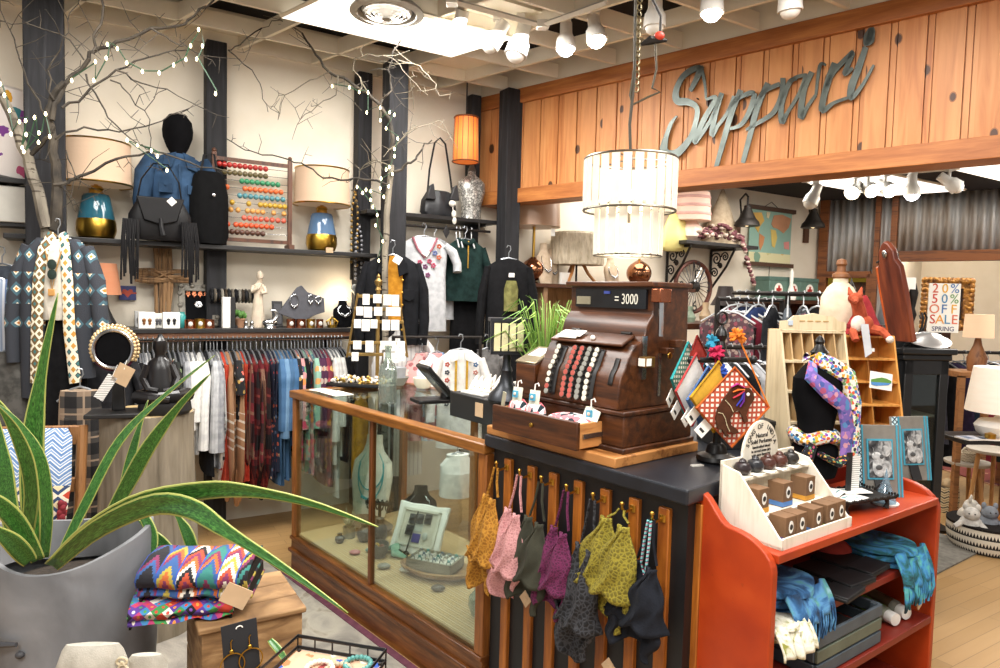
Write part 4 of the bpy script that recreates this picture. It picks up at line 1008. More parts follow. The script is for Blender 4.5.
cd=thing('cardigan','navy fair isle cardigan with diamond bands hanging on the birch trunk','cardigan',pcg,12);cd.scale=(.76,.9,.98)
hangbits(cd,'x',.18,HANG)
WB=cloth('#d9d3c6','#c4bdae')
b=B();b.loft([(0,-.02,-.5,.1,.05),(0,-.02,-.42,.115,.06),(0,-.02,-.25,.1,.05),(0,-.01,-.13,.085,.04),(0,0,-.09,.05,.03)],24,ringfold(8,.1));mesh('cream_blouse',b,WB,cd)
for s_ in(-1,1):
    x=s_*.15
    b=B();b.loft([(x,-.01,-.9 if s_<0 else-.8,.07,.055),(x,-.01,-.6,.075,.06),(x,-.01,-.3,.075,.06),(x*.95,-.01,-.16,.065,.05),(x*.6,0,-.085,.035,.035)],24,ringfold(5,.06));mesh('front_panel',b,FAIR,cd)
    b=B();b.tube([(s_*.17,0,-.13),(s_*.235,-.01,-.3),(s_*.26,-.02,-.5),(s_*.255,-.03,-.72)],[.055,.066,.06,.05],14,flat=.75);mesh('sleeve',b,FAIR,cd)
    b=B();b.tube([(s_*.03,-.0,-.06),(s_*.062,-.055,-.14),(s_*.085,-.075,-.3),(s_*.095,-.08,-.55),(s_*(.1 if s_<0 else .13),-.085,-.82)],[.03,.032,.034,.036,.036],10,flat=.45,up=(0,1,0));mesh('patterned_band',b,BAND if s_>0 else ikat('knit_band_brown',.05,['#3f6f70','#6a5230','#e6dcc4'],'#7a6440',None,(0,2),(.2,.5,.8)),cd)
b=B();b.tube([(-.045,-.07,-.15),(-.01,-.085,-.26),(0,-.09,-.36),(.02,-.085,-.26),(.05,-.07,-.15)],.004,6)
mesh('necklace_cord',b,solid('#a3793c',.5),cd)
for z in(-.22,-.27):
    b=B();b.T=MX.Translation((.005,-.095,z))@MX.Rotation(PI/2,4,'X');b.lathe([(0,-.005),(.026,-.005),(.026,.005),(0,.008)],seg=18);mesh('round_pendant',b,solid('#26352f',.3,.2),cd)
b=B();b.box(.0,-.095,-.36,.04,.006,.035);mesh('tan_pendant',b,solid('#c28f4e',.5),cd,bevel=.003)
front_garment('hanging_skirt','long black skirt under the fair isle cardigan',at(62,292,4.34),12,BLK,.72,.24,None,dep=.07,hook=True,amp=.15)
PLT=plaid('#8f7a66','#45403c','#1b1a1b',.115,'#a08a74')
tr=thing('plaid_trousers','black and tan plaid trousers hanging behind the stump','garment',at(80,372,4.15),15)
hangbits(tr,'x',.1,HANG)
b=B();b.loft([(0,0,-.3,.1,.05),(0,0,-.12,.09,.05),(0,0,-.09,.085,.045)],20,ringfold(6,.05));mesh('waist',b,PLT,tr)
for s_ in(-1,1):
    b=B();b.tube([(s_*.045,0,-.22),(s_*.055,0,-.5),(s_*.06,0,-.85),(s_*.06,0,-1.0)],[.05,.052,.05,.05],14,flat=.8);mesh('trouser_leg',b,PLT,tr)
front_garment('hanging_coat','dark grey coat with long sleeves past the fair isle cardigan',at(2,250,4.6),20,cloth('#3f444c','#2d3138'),1.0,.34,.62,dep=.09)
front_garment('hanging_shirt','blue striped shirt behind the dark grey coat',at(-6,262,4.3),25,stripes(['#c8ccd2','#5f7398','#e0dfda','#8b99b0'],.04,0),.85,.22,.5)
front_garment('hanging_trousers','washed grey trousers low beside the long black skirt',at(10,335,4.25),15,cloth('#5a5854','#3f3e3b'),.8,.2,None,dep=.06)
front_garment('hanging_dress','black dress hanging behind the snake plant leaves',at(36,315,4.5),15,cloth('#161618','#0d0d0f'),1.0,.32,.5,dep=.08)
front_garment('hanging_dress','charcoal dress between the plaid trousers and headband stand',at(105,335,4.75),20,cloth('#2a2a2d','#1c1c1f'),.95,.3,.5,dep=.08)
# chair with a woven cushion
pch=at(8,520,3.3)
ch=thing('wooden_chair','brown wooden chair leaning back behind the grey planter','chair',(pch.x,pch.y,0),14)
CW=wood('#6a4326','#9c6d42','z',6)
for(x,y,h_)in((-.2,.14,1.0),(.2,.14,1.0),(-.2,-.22,.6),(.2,-.22,.6)):
    b=B();b.tube([(x,y,0),(x,y,.5),(x*1.0,y+(.07 if y>0 else 0),h_)],.021,10);mesh('leg',b,CW,ch)
b=B();b.b2(-.22,.22,-.24,.16,.56,.6);mesh('seat',b,CW,ch,bevel=.006)
b=B();b.b2(-.2,.2,.19,.215,.92,1.0);b.b2(-.2,.2,.17,.195,.72,.78);mesh('back_rail',b,CW,ch,bevel=.004)
g=G('woven_cushion');o=g.xyz();per=.07
p_=g.ma('PINGPONG',o[0],per/2);zz_=g.ma('FRACT',g.ma('MULTIPLY',g.ma('ADD',o[2],p_),1/.03));c1=g.ramp(zz_,[(0,'#5b7aa3'),(.42,'#d3d3cf'),(.6,'#6f8cb3'),(.85,'#c9cccd')],True)
v_=g.ma('ADD',p_,g.ma('PINGPONG',o[2],per/2));c2=g.ramp(g.ma('MULTIPLY',v_,1/per),[(0,'#c2452f'),(.3,'#e3d9c4'),(.52,'#2f4468'),(.75,'#d9c9a4')],True)
g.bump(g.noise(150,2),.4,.005)
CUSH=g.out(g.mix(g.ma('GREATER_THAN',o[2],.18),c2,c1),.95)
cu=thing('cushion','blue and cream woven cushion leaning on the wooden chair','cushion',(pch.x-.02,pch.y+.03,.6),14,rot=(R(-14),0,R(14)))
b=B();b.loft([(0,0,.0,.17,.02),(0,0,.03,.2,.045),(0,0,.2,.21,.07),(0,0,.38,.2,.045),(0,0,.415,.18,.015)],28);mesh('cover',b,CUSH,cu)
b=B()
for k in range(16):b.ell((.2-.01*(k%2),-.04+.005*(k%3),.02+k*.006),.012,.01,.014,8,6)
mesh('tassel_fringe',b,cloth('#7d2c33'),cu)
# log pedestal
pst=at(148,408,3.9)
g=G('weathered_log');o=g.noise(2.5,6,g.mul((9,9,1)),.5);g.bump(o,.5,.012);n5=g.noise(6,3)
LOG=g.out(g.mix(g.ma('MULTIPLY',n5,.6),g.ramp(o,[(.32,'#4e463c'),(.5,'#7d7365'),(.68,'#978c7c')]),'#8f8168'),.85)
lg=thing('log_pedestal','weathered grey log pedestal holding the headband and seated figurine','pedestal',(pst.x,pst.y,0))
HL=pst.z-.015
b=B();S=[(.0,.0,z,.205+.012*sin(z*5),.2)for z in(0,.1,.2,.3,.45,.6,.75,.9,HL-.03)]+[(0,0,HL,.2,.195)]
b.loft(S,40,lambda j,a,z:.03*sin(5*a+1)+.02*sin(11*a+z*2));mesh('trunk',b,LOG,lg)
b=B();b.loft([(0,0,HL-.001,.19,.185),(0,0,HL+.004,.185,.18)],40,lambda j,a,z:.03*sin(5*a+1));mesh('cut_top',b,wood('#8d7450','#b39a6d','x',4),lg)
b=B()
for k in range(9):a=rnd.uniform(3.3,6.2);b.ell((.2*cos(a),.2*sin(a),.1+.3*rnd.random()),.03,.02,.05,8,6)
mesh('bark_patch',b,solid('#5a4a3a',.95,0,.4,40,.6),lg)['kind']='stuff'
# headband stand
ph_=at(117,345,3.72)
hb=thing('headband_stand','black padded roll stand wearing a jewelled headband','headband display',(ph_.x,ph_.y,HL+.005),20);hb.scale=(.88,.88,.95)
zc=ph_.z-HL
b=B();b.T=MX.Translation((0,0,zc))@MX.Rotation(PI/2,4,'X');b.lathe([(0,-.1),(.07,-.1),(.078,-.09),(.078,.09),(.07,.1),(0,.1)],seg=28);mesh('padded_roll',b,VELVET,hb)
b=B();b.b2(-.13,.12,-.1,.1,0,.02);b.prism([(-.03,.02),(.03,.02),(.02,zc),(-.02,zc)],.02,.05);mesh('stand_base',b,BLACK,hb,bevel=.004)
b=B();b.T=MX.Translation((0,0,zc))@MX.Rotation(PI/2,4,'X');b.lathe([(.08,.05),(.1,.055),(.102,.085),(.08,.09)],seg=32);mesh('velvet_band',b,cloth('#5a2436'),hb)
b=B()
for k in range(26):
    a=R(-30)+R(240)*k/25;b.ell((.093*cos(a),-.09,zc+.093*sin(a)),.011,.012,.011,8,6);b.ell((.104*cos(a),-.06,zc+.104*sin(a)),.009,seg=8,rings=6)
mesh('beads',b,solid('#d3b98a',.25,.4),hb)['kind']='stuff'
b=B();b.tube([(.085*cos(a),-.1,zc+.085*sin(a))for a in[2*PI*k/30 for k in range(30)]],.008,6,True);mesh('silver_ring',b,SILVER,hb)
b=B();b.box(.045,-.12,zc-.115,.075,.002,.09,MX.Rotation(R(28),3,'Y'));mesh('kraft_tag',b,TAGB,hb)
b=B();b.box(-.03,-.12,zc-.17,.045,.002,.12,MX.Rotation(R(32),3,'Y'));mesh('barcode_tag',b,stripes(['#efede8','#efede8','#efede8','#3a3a3a'],.008,2,.7),hb)
b=B();b.tube([(.06,-.11,zc-.05),(.05,-.122,zc-.09)],.0015,5);b.tube([(.02,-.11,zc-.07),(-.0,-.122,zc-.12)],.0015,5);mesh('tag_string',b,PAPER,hb)
# seated black figurine
pf=at(165,410,3.82)
fg=thing('figurine','seated black statuette with crossed legs on the log pedestal','statue',(pf.x,pf.y,HL+.005),20)
BST=solid('#1a1819',.3,0,.2)
b=B();b.lathe([(0,0),(.1,0),(.112,.015),(.108,.05),(.09,.065),(0,.065)],seg=32,sx=1.0,sy=.7);mesh('round_base',b,BLACK,fg)
b=B();b.loft([(-.01,0,.06,.075,.05),(-.01,0,.09,.085,.058),(-.015,0,.14,.062,.05),(-.018,0,.2,.058,.042),(-.018,0,.235,.05,.035),(-.018,0,.255,.024,.022),(-.018,0,.27,.022,.022),(-.018,-.003,.3,.032,.032),(-.018,-.003,.33,.028,.03),(-.018,0,.345,.014,.014),(-.018,0,.36,.008,.008)],24)
b.tube([(.03,-.01,.22),(.055,-.02,.16),(.04,-.05,.115),(.0,-.06,.11)],[.02,.018,.015,.012],8);b.tube([(-.065,-.01,.22),(-.085,-.02,.16),(-.06,-.05,.115),(-.02,-.06,.11)],[.02,.018,.015,.012],8)
b.tube([(.03,-.0,.085),(.095,-.02,.085),(.06,-.06,.085),(-.02,-.07,.085)],[.034,.032,.028,.02],10);b.tube([(-.05,0,.085),(-.1,-.03,.08),(-.05,-.065,.08),(.03,-.075,.075)],[.034,.032,.026,.018],10);mesh('seated_body',b,BST,fg)

# ================================================================ bare trees with fairy lights
g=G('birch_bark');o=g.noise(9,5,g.mul((1,1,.5)));o2=g.noise(5,4,g.mul((2,2,9)));g.bump(o,.5,.006)
BARKL=g.out(g.mix(g.ma('GREATER_THAN',o2,.6),g.ramp(o,[(.3,'#4a433a'),(.65,'#948b7b')]),'#3f362c'),.85)
g=G('twig_bark');o=g.noise(14,5);g.bump(o,.4,.004);BARKD=g.out(g.ramp(o,[(.3,'#201b15'),(.7,'#484035')]),.85)
TWL=solid('#6b6353',.8,0,.2)
WARM=emit('#ffeebc',9,name='fairy_bulb');CABLE=solid('#24432c',.5)
def branch(t,pts,D,r0,r1,mat,root,nm='branch',wob=.012,twigs=0,dd=0.0):
    P=[at(x,y,D+dd*i/max(1,len(pts)-1))-root for i,(x,y)in enumerate(pts)]
    Q=[] # subdivide for a knotty line
    for i in range(len(P)-1):
        for k in range(3):
            u=k/3;q=P[i].lerp(P[i+1],u)
            if k:q=q+V((rnd.uniform(-wob,wob),rnd.uniform(-wob,wob),rnd.uniform(-wob,wob)))
            Q.append(q)
    Q.append(P[-1]);n=len(Q)
    b=B();b.tube(Q,[r0+(r1-r0)*i/(n-1)for i in range(n)],8 if r0>.012 else 6)
    for k in range(int(twigs*.6)):
        i=rnd.randrange(1,n);q=Q[i];d=V((rnd.uniform(-1,1),rnd.uniform(-.6,.6),rnd.uniform(-.7,1))).normalized()*rnd.uniform(.05,.22)
        m_=q+d*.5+V((rnd.uniform(-.02,.02),0,rnd.uniform(-.02,.02)));b.tube([q,m_,q+d],[.0022,.0018,.001],5)
        if rnd.random()<.6:b.tube([m_,m_+V((d.z*.4,0,-d.x*.4))],[.002,.0012],5)
    mesh(nm,b,mat,t);return Q
r1_=at(48,240,DL);r1_=V((r1_.x,r1_.y,0))
tr1=thing('bare_tree','bare forked birch tree branching over the denim jacket','tree',r1_)
branch(tr1,[(50,560),(49,400),(48,300),(47,225)],DL+.12,.03,.028,BARKL,r1_,'trunk',.004)
branch(tr1,[(47,228),(38,190),(28,157),(16,127),(0,92),(-12,60)],DL+.1,.03,.02,BARKL,r1_,'fork',.006)
branch(tr1,[(54,230),(57,200),(56,175),(54,140),(48,118),(52,98),(64,82)],DL+.12,.03,.012,BARKD,r1_,'fork',.008,8)
branch(tr1,[(28,157),(40,146),(50,136),(54,126)],DL+.1,.012,.008,BARKD,r1_,wob=.005)
for a in(([(52,120),(58,100),(65,84),(89,59),(93,52),(116,42),(151,28),(178,26),(194,16),(213,1),(225,-12)],.013,.004,22,.25),
          ([(93,54),(94,40),(101,24),(102,0),(104,-14)],.007,.005,6,0),([(62,108),(84,96),(116,70),(143,59),(167,52),(189,50)],.008,.003,14,.3),
          ([(116,70),(141,83),(167,89),(198,106)],.005,.002,8,.2),([(86,74),(100,102),(116,125),(140,145),(150,150)],.005,.002,8,.2),
          ([(54,185),(70,180),(84,175),(116,159),(151,151),(189,162),(229,172)],.012,.003,16,.35),([(56,138),(84,127),(119,132),(162,121),(190,108)],.006,.002,12,.3),
          ([(48,118),(35,95),(20,60),(10,30),(0,0)],.006,.002,10,-.1),([(54,100),(48,70),(60,50),(68,20),(80,-5)],.005,.002,10,0),([(151,28),(170,40),(195,52),(212,60)],.005,.002,8,.2),
          ([(66,150),(75,175),(70,200),(76,212)],.003,.0015,8,0),([(84,60),(70,40),(40,28),(0,20)],.004,.002,8,-.2),([(110,80),(130,95),(150,120),(150,150),(162,170)],.004,.0015,8,.2)):
    branch(tr1,a[0],DL+.1,a[1],a[2],BARKD,r1_,twigs=a[3],dd=a[4])
r2_=at(387,250,5.45);r2_=V((r2_.x,r2_.y,0))
tr2=thing('bare_tree','slim white birch with twiggy branches before the tall dark post','tree',r2_)
D2=5.45
branch(tr2,[(384,480),(385,400),(385,320),(385,250),(388,200),(391,165)],D2,.022,.019,BARKL,r2_,'trunk',.004)
branch(tr2,[(391,168),(393,140),(390,120),(380,105),(368,93),(350,82),(329,72),(316,55),(302,33)],D2,.014,.006,BARKD,r2_,'fork',.008,12)
for a in(([(391,176),(404,166),(416,159),(423,147),(432,140)],.011,.004,8,.1),([(388,185),(372,180),(348,180),(323,178),(306,166),(290,160),(262,155),(245,150),(227,139)],.008,.003,18,-.1),
          ([(380,105),(392,90),(388,70),(398,45),(402,25)],.007,.003,14,0),([(368,93),(353,70),(355,58),(368,54),(392,58),(410,78),(428,95)],.004,.0015,16,-.2),
          ([(398,60),(420,66),(432,80),(440,96)],.004,.0015,10,-.2),([(329,72),(310,80),(285,95),(278,120)],.004,.0015,10,0),([(338,76),(336,95),(318,105),(300,120),(292,140)],.004,.0015,12,0),
          ([(302,33),(280,20),(262,28),(245,60)],.004,.0015,10,-.3),([(390,150),(410,130),(440,120),(452,135)],.004,.0015,12,.1),([(388,165),(376,160),(360,170),(352,200)],.004,.0015,14,0)):
    branch(tr2,a[0],D2-.02,a[1],a[2],TWL if a[1]<.005 else BARKD,r2_,twigs=a[3],dd=a[4])
branch(tr2,[(228,50),(252,70),(262,90),(268,112)],D2-.3,.004,.002,BARKD,r2_,twigs=0);branch(tr2,[(262,28),(240,45),(228,50)],D2-.3,.004,.003,BARKD,r2_)
def lights(lab,pts,D,root,n_each=1):
    t=thing('fairy_lights',lab,'fairy lights',root)
    P=[at(x,y,D)-root for x,y in pts];b=B();b.tube(P,.0035,5);mesh('cable',b,CABLE,t)
    first=None
    for i,p in enumerate(P):
        q=p+V((0,-.01,-.012))+V((rnd.uniform(-.01,.01),0,rnd.uniform(-.01,.01)))
        if first is None:
            b=B();b.lathe([(0,-.011),(.004,-.008),(.0065,.0),(.004,.009),(0,.013)],seg=10);first=mesh('light_bulb',b,WARM,t,q)
        else:c=first.copy();COL.objects.link(c);c.location=q
    return t
lights('string of fairy lights along the forked birch beside the tall post',[(2,84),(5,92),(9,110),(13,131),(20,118),(27,117),(22,145),(29,132),(38,139),(36,116),(26,150),(42,131),(45,112),(50,134)],DL+.02,r1_)
lights('string of fairy lights looping along the branches above the denim jacket',[(72,78),(96,62),(95,80),(108,56),(110,42),(118,48),(127,62),(145,71),(162,71),(176,63),(185,58),(190,45),(201,29),(204,45),(198,58),(217,91)],DL+.15,r1_)
lights('string of fairy lights running across branches before the jacket shoulders',[(140,145),(151,148),(160,153),(127,140),(166,168)],DL+.3,r1_)
lights('dense string of fairy lights wound round the slim white birch',[(334,84),(350,87),(358,91),(368,90),(368,110),(380,106),(379,120),(390,110),(395,112),(386,128),(398,136),(396,146),(394,156),(391,164),(385,167),(392,172),(383,178),(380,187),(389,185),(384,195),(371,190),(372,198),(366,187),(362,192),(358,186),(373,205),(378,214),(377,225),(383,240),(378,258)],D2-.06,r2_)
# ================================================================ text helper
def text_mesh(s,size):
    cu_=bpy.data.curves.new('t','FONT');cu_.body=s;cu_.size=size;cu_.align_x='CENTER';cu_.align_y='CENTER';cu_.extrude=.0006;cu_.resolution_u=3
    o=bpy.data.objects.new('t',cu_);COL.objects.link(o);dg=bpy.context.evaluated_depsgraph_get()
    me=bpy.data.meshes.new_from_object(o.evaluated_get(dg));vs_=[tuple(v.co)for v in me.vertices];fs=[tuple(p.vertices)for p in me.polygons]
    bpy.data.objects.remove(o);bpy.data.curves.remove(cu_);bpy.data.meshes.remove(me);return vs_,fs
def put_text(b,s,size,M,sx=1.0):
    vs_,fs=text_mesh(s,size);T0=b.T;b.T=T0@M;b.add([(x*sx,y,z)for x,y,z in vs_],fs);b.T=T0
XZ=MX.Rotation(PI/2,4,'X') # text drawn in xy stands up in xz, facing -y
INK=solid('#2a2724',.7)

# ================================================================ in the display case
ZB=.233
# white tray frame of rings on an easel
p=inS(.69,.35,ZB)
t=thing('ring_tray','white scalloped tray frame of rings leaning on an easel in the case','jewellery frame',p,AS+24,rot=(R(-28),0,R(AS+24)))
b=B();W_,H_=.15,.27
o_=[(-W_,.0),(-W_*.5,.01),(0,.0),(W_*.5,.01),(W_,0),(W_*.96,H_*.5),(W_*1.02,H_),(W_*.5,H_*.97),(0,H_*.99),(-W_*.5,H_*.97),(-W_*1.02,H_),(-W_*.96,H_*.5)]
i_=[(-.1,.05),(.1,.05),(.1,.225),(-.1,.225)]
b.prism(o_,-.004,.02);mesh('tray',b,WHITE,t,bevel=.006)
b=B();b.b2(-.105,.105,-.006,-.003,.045,.23);mesh('inner_panel',b,solid('#c9c2b2',.7),t)
for(x0,x1,z0,z1)in((-.115,-.1,.04,.235),(.1,.115,.04,.235),(-.115,.115,.04,.053),(-.115,.115,.222,.235)):
    b=B();b.b2(x0,x1,-.014,-.003,z0,z1);mesh('inner_rim',b,solid('#d3cec0',.5),t)
for(x,z,m_)in((-.045,.18,'#3a3a3c'),(0,.185,'#4a4a4c'),(.047,.19,'#3a3a3c'),(-.05,.12,'#2f2f31')):
    b=B();b.box(x,-.012,z,.036,.012,.05);
    for k in range(3):b.ell((x+(k-1)*.01,-.022,z+.004*k),.005,.005,.012,8,6)
    mesh('ring_card',b,solid(m_,.5),t)
b=B();b.box(0,-.01,.085,.045,.008,.045);mesh('purple_card',b,solid('#3f3a86',.6),t)
b=B();b.box(.0,-.008,.14,.05,.006,.04);b.ell((.05,-.01,.1),.016,.006,.022);mesh('grey_card',b,solid('#b3b6ae',.6),t)
t=thing('easel','small black scrollwork easel under the white tray frame','easel',inS(.68,.31,ZB),AS+24)
b=B()
for sx in(-1,1):b.tube([(sx*(.02+.018*(1-k/14)*cos(k*.9)),-.02,.022+.018*(1-k/14)*sin(k*.9))for k in range(14)],.0035,5)
b.tube([(-.07,-.02,.006),(.07,-.02,.006)],.004);mesh('scroll_front',b,BLACKM,t)
b=B();b.tube([(0,.0,.006),(0,.13,.2)],.004);b.tube([(0,.13,.2),(0,.17,.004)],.004);mesh('strut',b,BLACKM,t)
def bowl(nm,lab,loc,r_,h_,mat,cat='bowl',seg=24):
    b=B();b.lathe([(0,.0),(r_*.6,0),(r_*.9,h_*.4),(r_,h_),(r_*.92,h_),(r_*.8,h_*.45),(r_*.5,h_*.2),(0,h_*.18)],seg=seg)
    return single(nm,b,mat,lab,cat,loc)
bowl('bowl','small grey stone bowl of trinkets before the white tray frame',inS(.6,.2,ZB),.055,.07,solid('#6b645c',.5))
for k,(dx,dy,h_,lab)in enumerate(((-.015,0,'#b08c3c','tiny gold trinket in the grey stone bowl'),(.018,.01,'#8a5a4a','tiny copper trinket in the grey stone bowl'),(0,-.02,'#4a4440','tiny dark trinket in the grey stone bowl'))):
    b=B();b.lathe([(0,-.015),(.014,-.008),(.016,.006),(.008,.016),(0,.018)],seg=12);single('trinket',b,solid(h_,.35,.5),lab,'trinket',inS(.6+dx,.2+dy,ZB+.05))
b=B();b.tube([(0,0,0),(.06,.02,.025),(.11,-.01,.01),(.16,.02,.0)],[.012,.03,.026,.01],10,flat=.6);single('silk_scarf',b,cloth('#8fae98','#6f9a86'),'pale green silk cloth between the grey bowl and the tray frame','scarf',inS(.56,.27,ZB+.012),AS)
# boat shaped wooden tray and the ring box on it
t=thing('wooden_tray','rustic boat-shaped wooden tray under the ring box','tray',inS(.98,.3,ZB),AS+30)
b=B();b.loft([(0,0,.0,.13,.06),(0,0,.03,.19,.1),(0,0,.045,.2,.105),(0,0,.046,.185,.09),(0,0,.025,.15,.07),(0,0,.022,.02,.01)],30,lambda j,a,z:.06*sin(3*a));mesh('tray_body',b,wood('#6d4a2c','#a37b50','x',5,.7),t)
t=thing('ring_box','grey wooden box packed with rings on the boat-shaped tray','box',inS(.96,.3,ZB+.035),AS+26)
b=B();gw=wood('#5d5547','#8d8370','x',7,.7)
for(x0,x1,y0,y1,z0,z1)in((-.12,.12,-.075,.075,0,.008),(-.12,.12,-.075,-.065,0,.05),(-.12,.12,.065,.075,0,.05),(-.12,-.11,-.075,.075,0,.05),(.11,.12,-.075,.075,0,.05)):b.b2(x0,x1,y0,y1,z0,z1)
mesh('box_body',b,gw,t)
b=B();b.b2(-.11,.11,-.065,.065,.008,.035)
for k in range(7):b.tube([(-.1+k*.033,-.06,.036),(-.1+k*.033,.06,.036)],.011,8)
mesh('ring_pad',b,solid('#d9d5cc',.9),t)
for k in range(18):
    x,y=-.1+(k%6)*.039,-.045+(k//6)*.043;b=B();b.tube([(x+.01*cos(a),y,.046+.012*sin(a))for a in[2*PI*i/10 for i in range(10)]],.0025,5,True);b.ell((x,y-.002,.06),.008,.006,.006,8,6);mesh('ring',b,solid(('#b9bbbd','#4fa3a0','#d9d4c6','#7a8fa8')[k%4],.25,.6),t)
def jar(lab,x,y,r_,h_,m_):
    b=B();b.lathe([(0,0),(r_*.7,0),(r_,h_*.3),(r_*.95,h_*.6),(r_*.5,h_*.8),(r_*.55,h_),(r_*.4,h_),(0,h_*.9)],seg=18);single('jar',b,m_,lab,'jar',inS(x,y,ZB))
DJ=solid('#4b4239',.4,0,.25)
jar('dark brown round jar left of the mullion inside the case'.replace('left of','beside'),.36,.26,.042,.1,DJ);jar('taller dark brown jar behind the round jar in the case',.42,.32,.04,.13,DJ)
jar('small dark bottle at the case end behind the ring box',1.15,.42,.032,.11,DJ);jar('slim dark bottle next to the small one behind the ring box',1.24,.45,.028,.1,DJ)
jar('green glass jar against the case corner post',1.42,.2,.05,.13,solid('#77826a',.25));jar('little brown pot at the case front by the mullion',.3,.14,.026,.05,DJ)
# slate dish, air plant in a glass, stones
t=thing('wooden_dish','dark driftwood dish at the far end of the case','dish',inS(.22,.38,ZB),AS)
b=B();b.loft([(0,0,0,.1,.06),(0,0,.025,.16,.09),(0,0,.04,.17,.1),(0,0,.03,.13,.07),(0,0,.028,.02,.02)],24,ringfold(3,.1));mesh('dish_body',b,wood('#4a3a2e','#75604c','x',5,.8),t)
t=thing('air_plant','spiky pale air plant in a small glass inside the case','plant',inS(.26,.22,ZB))
b=B();b.lathe([(0,0),(.032,0),(.036,.06),(.033,.06),(.03,.005),(0,.005)],seg=18);mesh('glass_cup',b,solid('#8f8a78',.15,0,.1),t)
b=B()
for k in range(16):
    a=k*2.4;d=.02+.045*(k%4)/3;b.tube([(0,0,.05),(d*.5*cos(a),d*.5*sin(a),.09),(d*cos(a),d*sin(a),.1+.03*(k%3))],[.005,.004,.001],5)
mesh('leaves',b,solid('#a3a88f',.7),t)
for k,(x,y,h_,m_,lab)in enumerate(((.5,.12,.02,'#c07a7a','pink polished stone on the mat at the case front'),(.52,.2,.018,'#6a8a86','teal polished stone by the grey bowl'),(.75,.14,.022,'#8f8a80','grey polished stone before the tray frame'),(.85,.2,.02,'#d9d4cc','white shell between tray frame and ring box'),(.8,.24,.02,'#9aa6ad','blue grey stone behind the white shell'),(1.12,.2,.022,'#4a4039','dark stone past the ring box'))):
    b=B();b.ell((0,0,h_*.6),h_*1.5,h_*1.1,h_*.6,14,8);single('stone',b,solid(m_,.3),lab,'stone',inS(x,y,ZB))
nb=necklace_bust('necklace_bust','tall cream necklace bust with turquoise strands inside the case',inS(.04,.48,ZB),AS+40,solid('#e3dccb',.8),.5,.26,.6,solid('#4fa3a8',.4),2)
b=B();b.lathe([(0,-.0),(.07,0),(.07,.02),(0,.02)],seg=20,sy=.7);mesh('foot',b,CREAM,nb)
necklace_bust('necklace_bust','black necklace bust with a silver V necklace behind the tray frame',inS(.42,.58,ZB),AS+45,VELVET,.26,.2,.5)
b=B();b.tube([(0,0,0),(0,.0,.14)],.01,8);b.tube([(-.09,0,.14),(.09,0,.14)],.012,8);b.lathe([(0,0),(.05,0),(.05,.012),(0,.012)],seg=16)
for k in range(6):b.tube([(-.075+k*.03,.016*cos(a),.132+.03*sin(a))for a in[2*PI*i/10 for i in range(10)]],.004,5,True)
single('bracelet_stand',b,solid('#2d2924',.5,.3),'dark bracelet bar before the cream bust in the case','bracelet stand',inS(.22,.44,ZB+.18-.18),AS+30)
b=B();b.tube([(0,0,0),(.0,0,-.09),(0,0,-.1)],[.006,.012,.016],8);b.tube([(-.012,0,-.1),(0,0,-.17),(.012,0,-.1)],[.01,.014,.01],8);b.tube([(0,0,0),(.03,.0,.05)],.004)
single('tassel',b,cloth('#2f4fa3','#24408c'),'cobalt blue tassel hanging from the case frame near the counter','tassel',inS(1.3,.62,ZS-.06),AS)

# ================================================================ on the display case
t=thing('jewellery_tray','dark tray heaped with white and gold jewellery on the case end','tray',inS(.05,.42,ZS),AS+40)
b=B();b.b2(-.19,.19,-.1,.1,0,.008);b.b2(-.19,.19,-.1,-.09,0,.02);b.b2(-.19,.19,.09,.1,0,.02);b.b2(-.19,-.18,-.1,.1,0,.02);b.b2(.18,.19,-.1,.1,0,.02);mesh('tray_body',b,BLACK,t)
for hx,nm in(('#efeae0','white_pieces'),('#cba55a','gold_pieces')):
    b=B()
    for k in range(60):b.ell((rnd.uniform(-.17,.17),rnd.uniform(-.08,.08),.015+rnd.random()*.035),rnd.uniform(.006,.014),rnd.uniform(.006,.012),rnd.uniform(.006,.012),8,6)
    mesh(nm,b,solid(hx,.3,.2 if hx=='#efeae0' else .8),t)['kind']='stuff'
for k,(x,y,a_,lab)in enumerate(((.27,.13,0,'large white card lying on the case glass near the corner'),(.12,.12,10,'small white leaflet on the case glass at the very corner'))):
    b=B();b.box(0,0,.002,.17-.05*k,.11-.02*k,.003);single('paper_card',b,PAPER,lab,'card',inS(x,y,ZS),AS+a_)
# silvery bowl with cards
t=thing('card_bowl','grey dish of silvery cards beside the earring tower','bowl',inS(-.0+.14,.6,ZS),AS)
b=B();b.lathe([(0,0),(.04,0),(.07,.05),(.064,.05),(.036,.008),(0,.008)],seg=20);mesh('dish',b,solid('#8a8880',.4),t)
for k in range(6):
    b=B();b.box(-.03+k*.013,0,.075,.003,.07,.07,MX.Rotation(R(-12+k*5),3,'Y'));mesh('silver_card',b,solid('#b9bcc2',.4,.2),t)
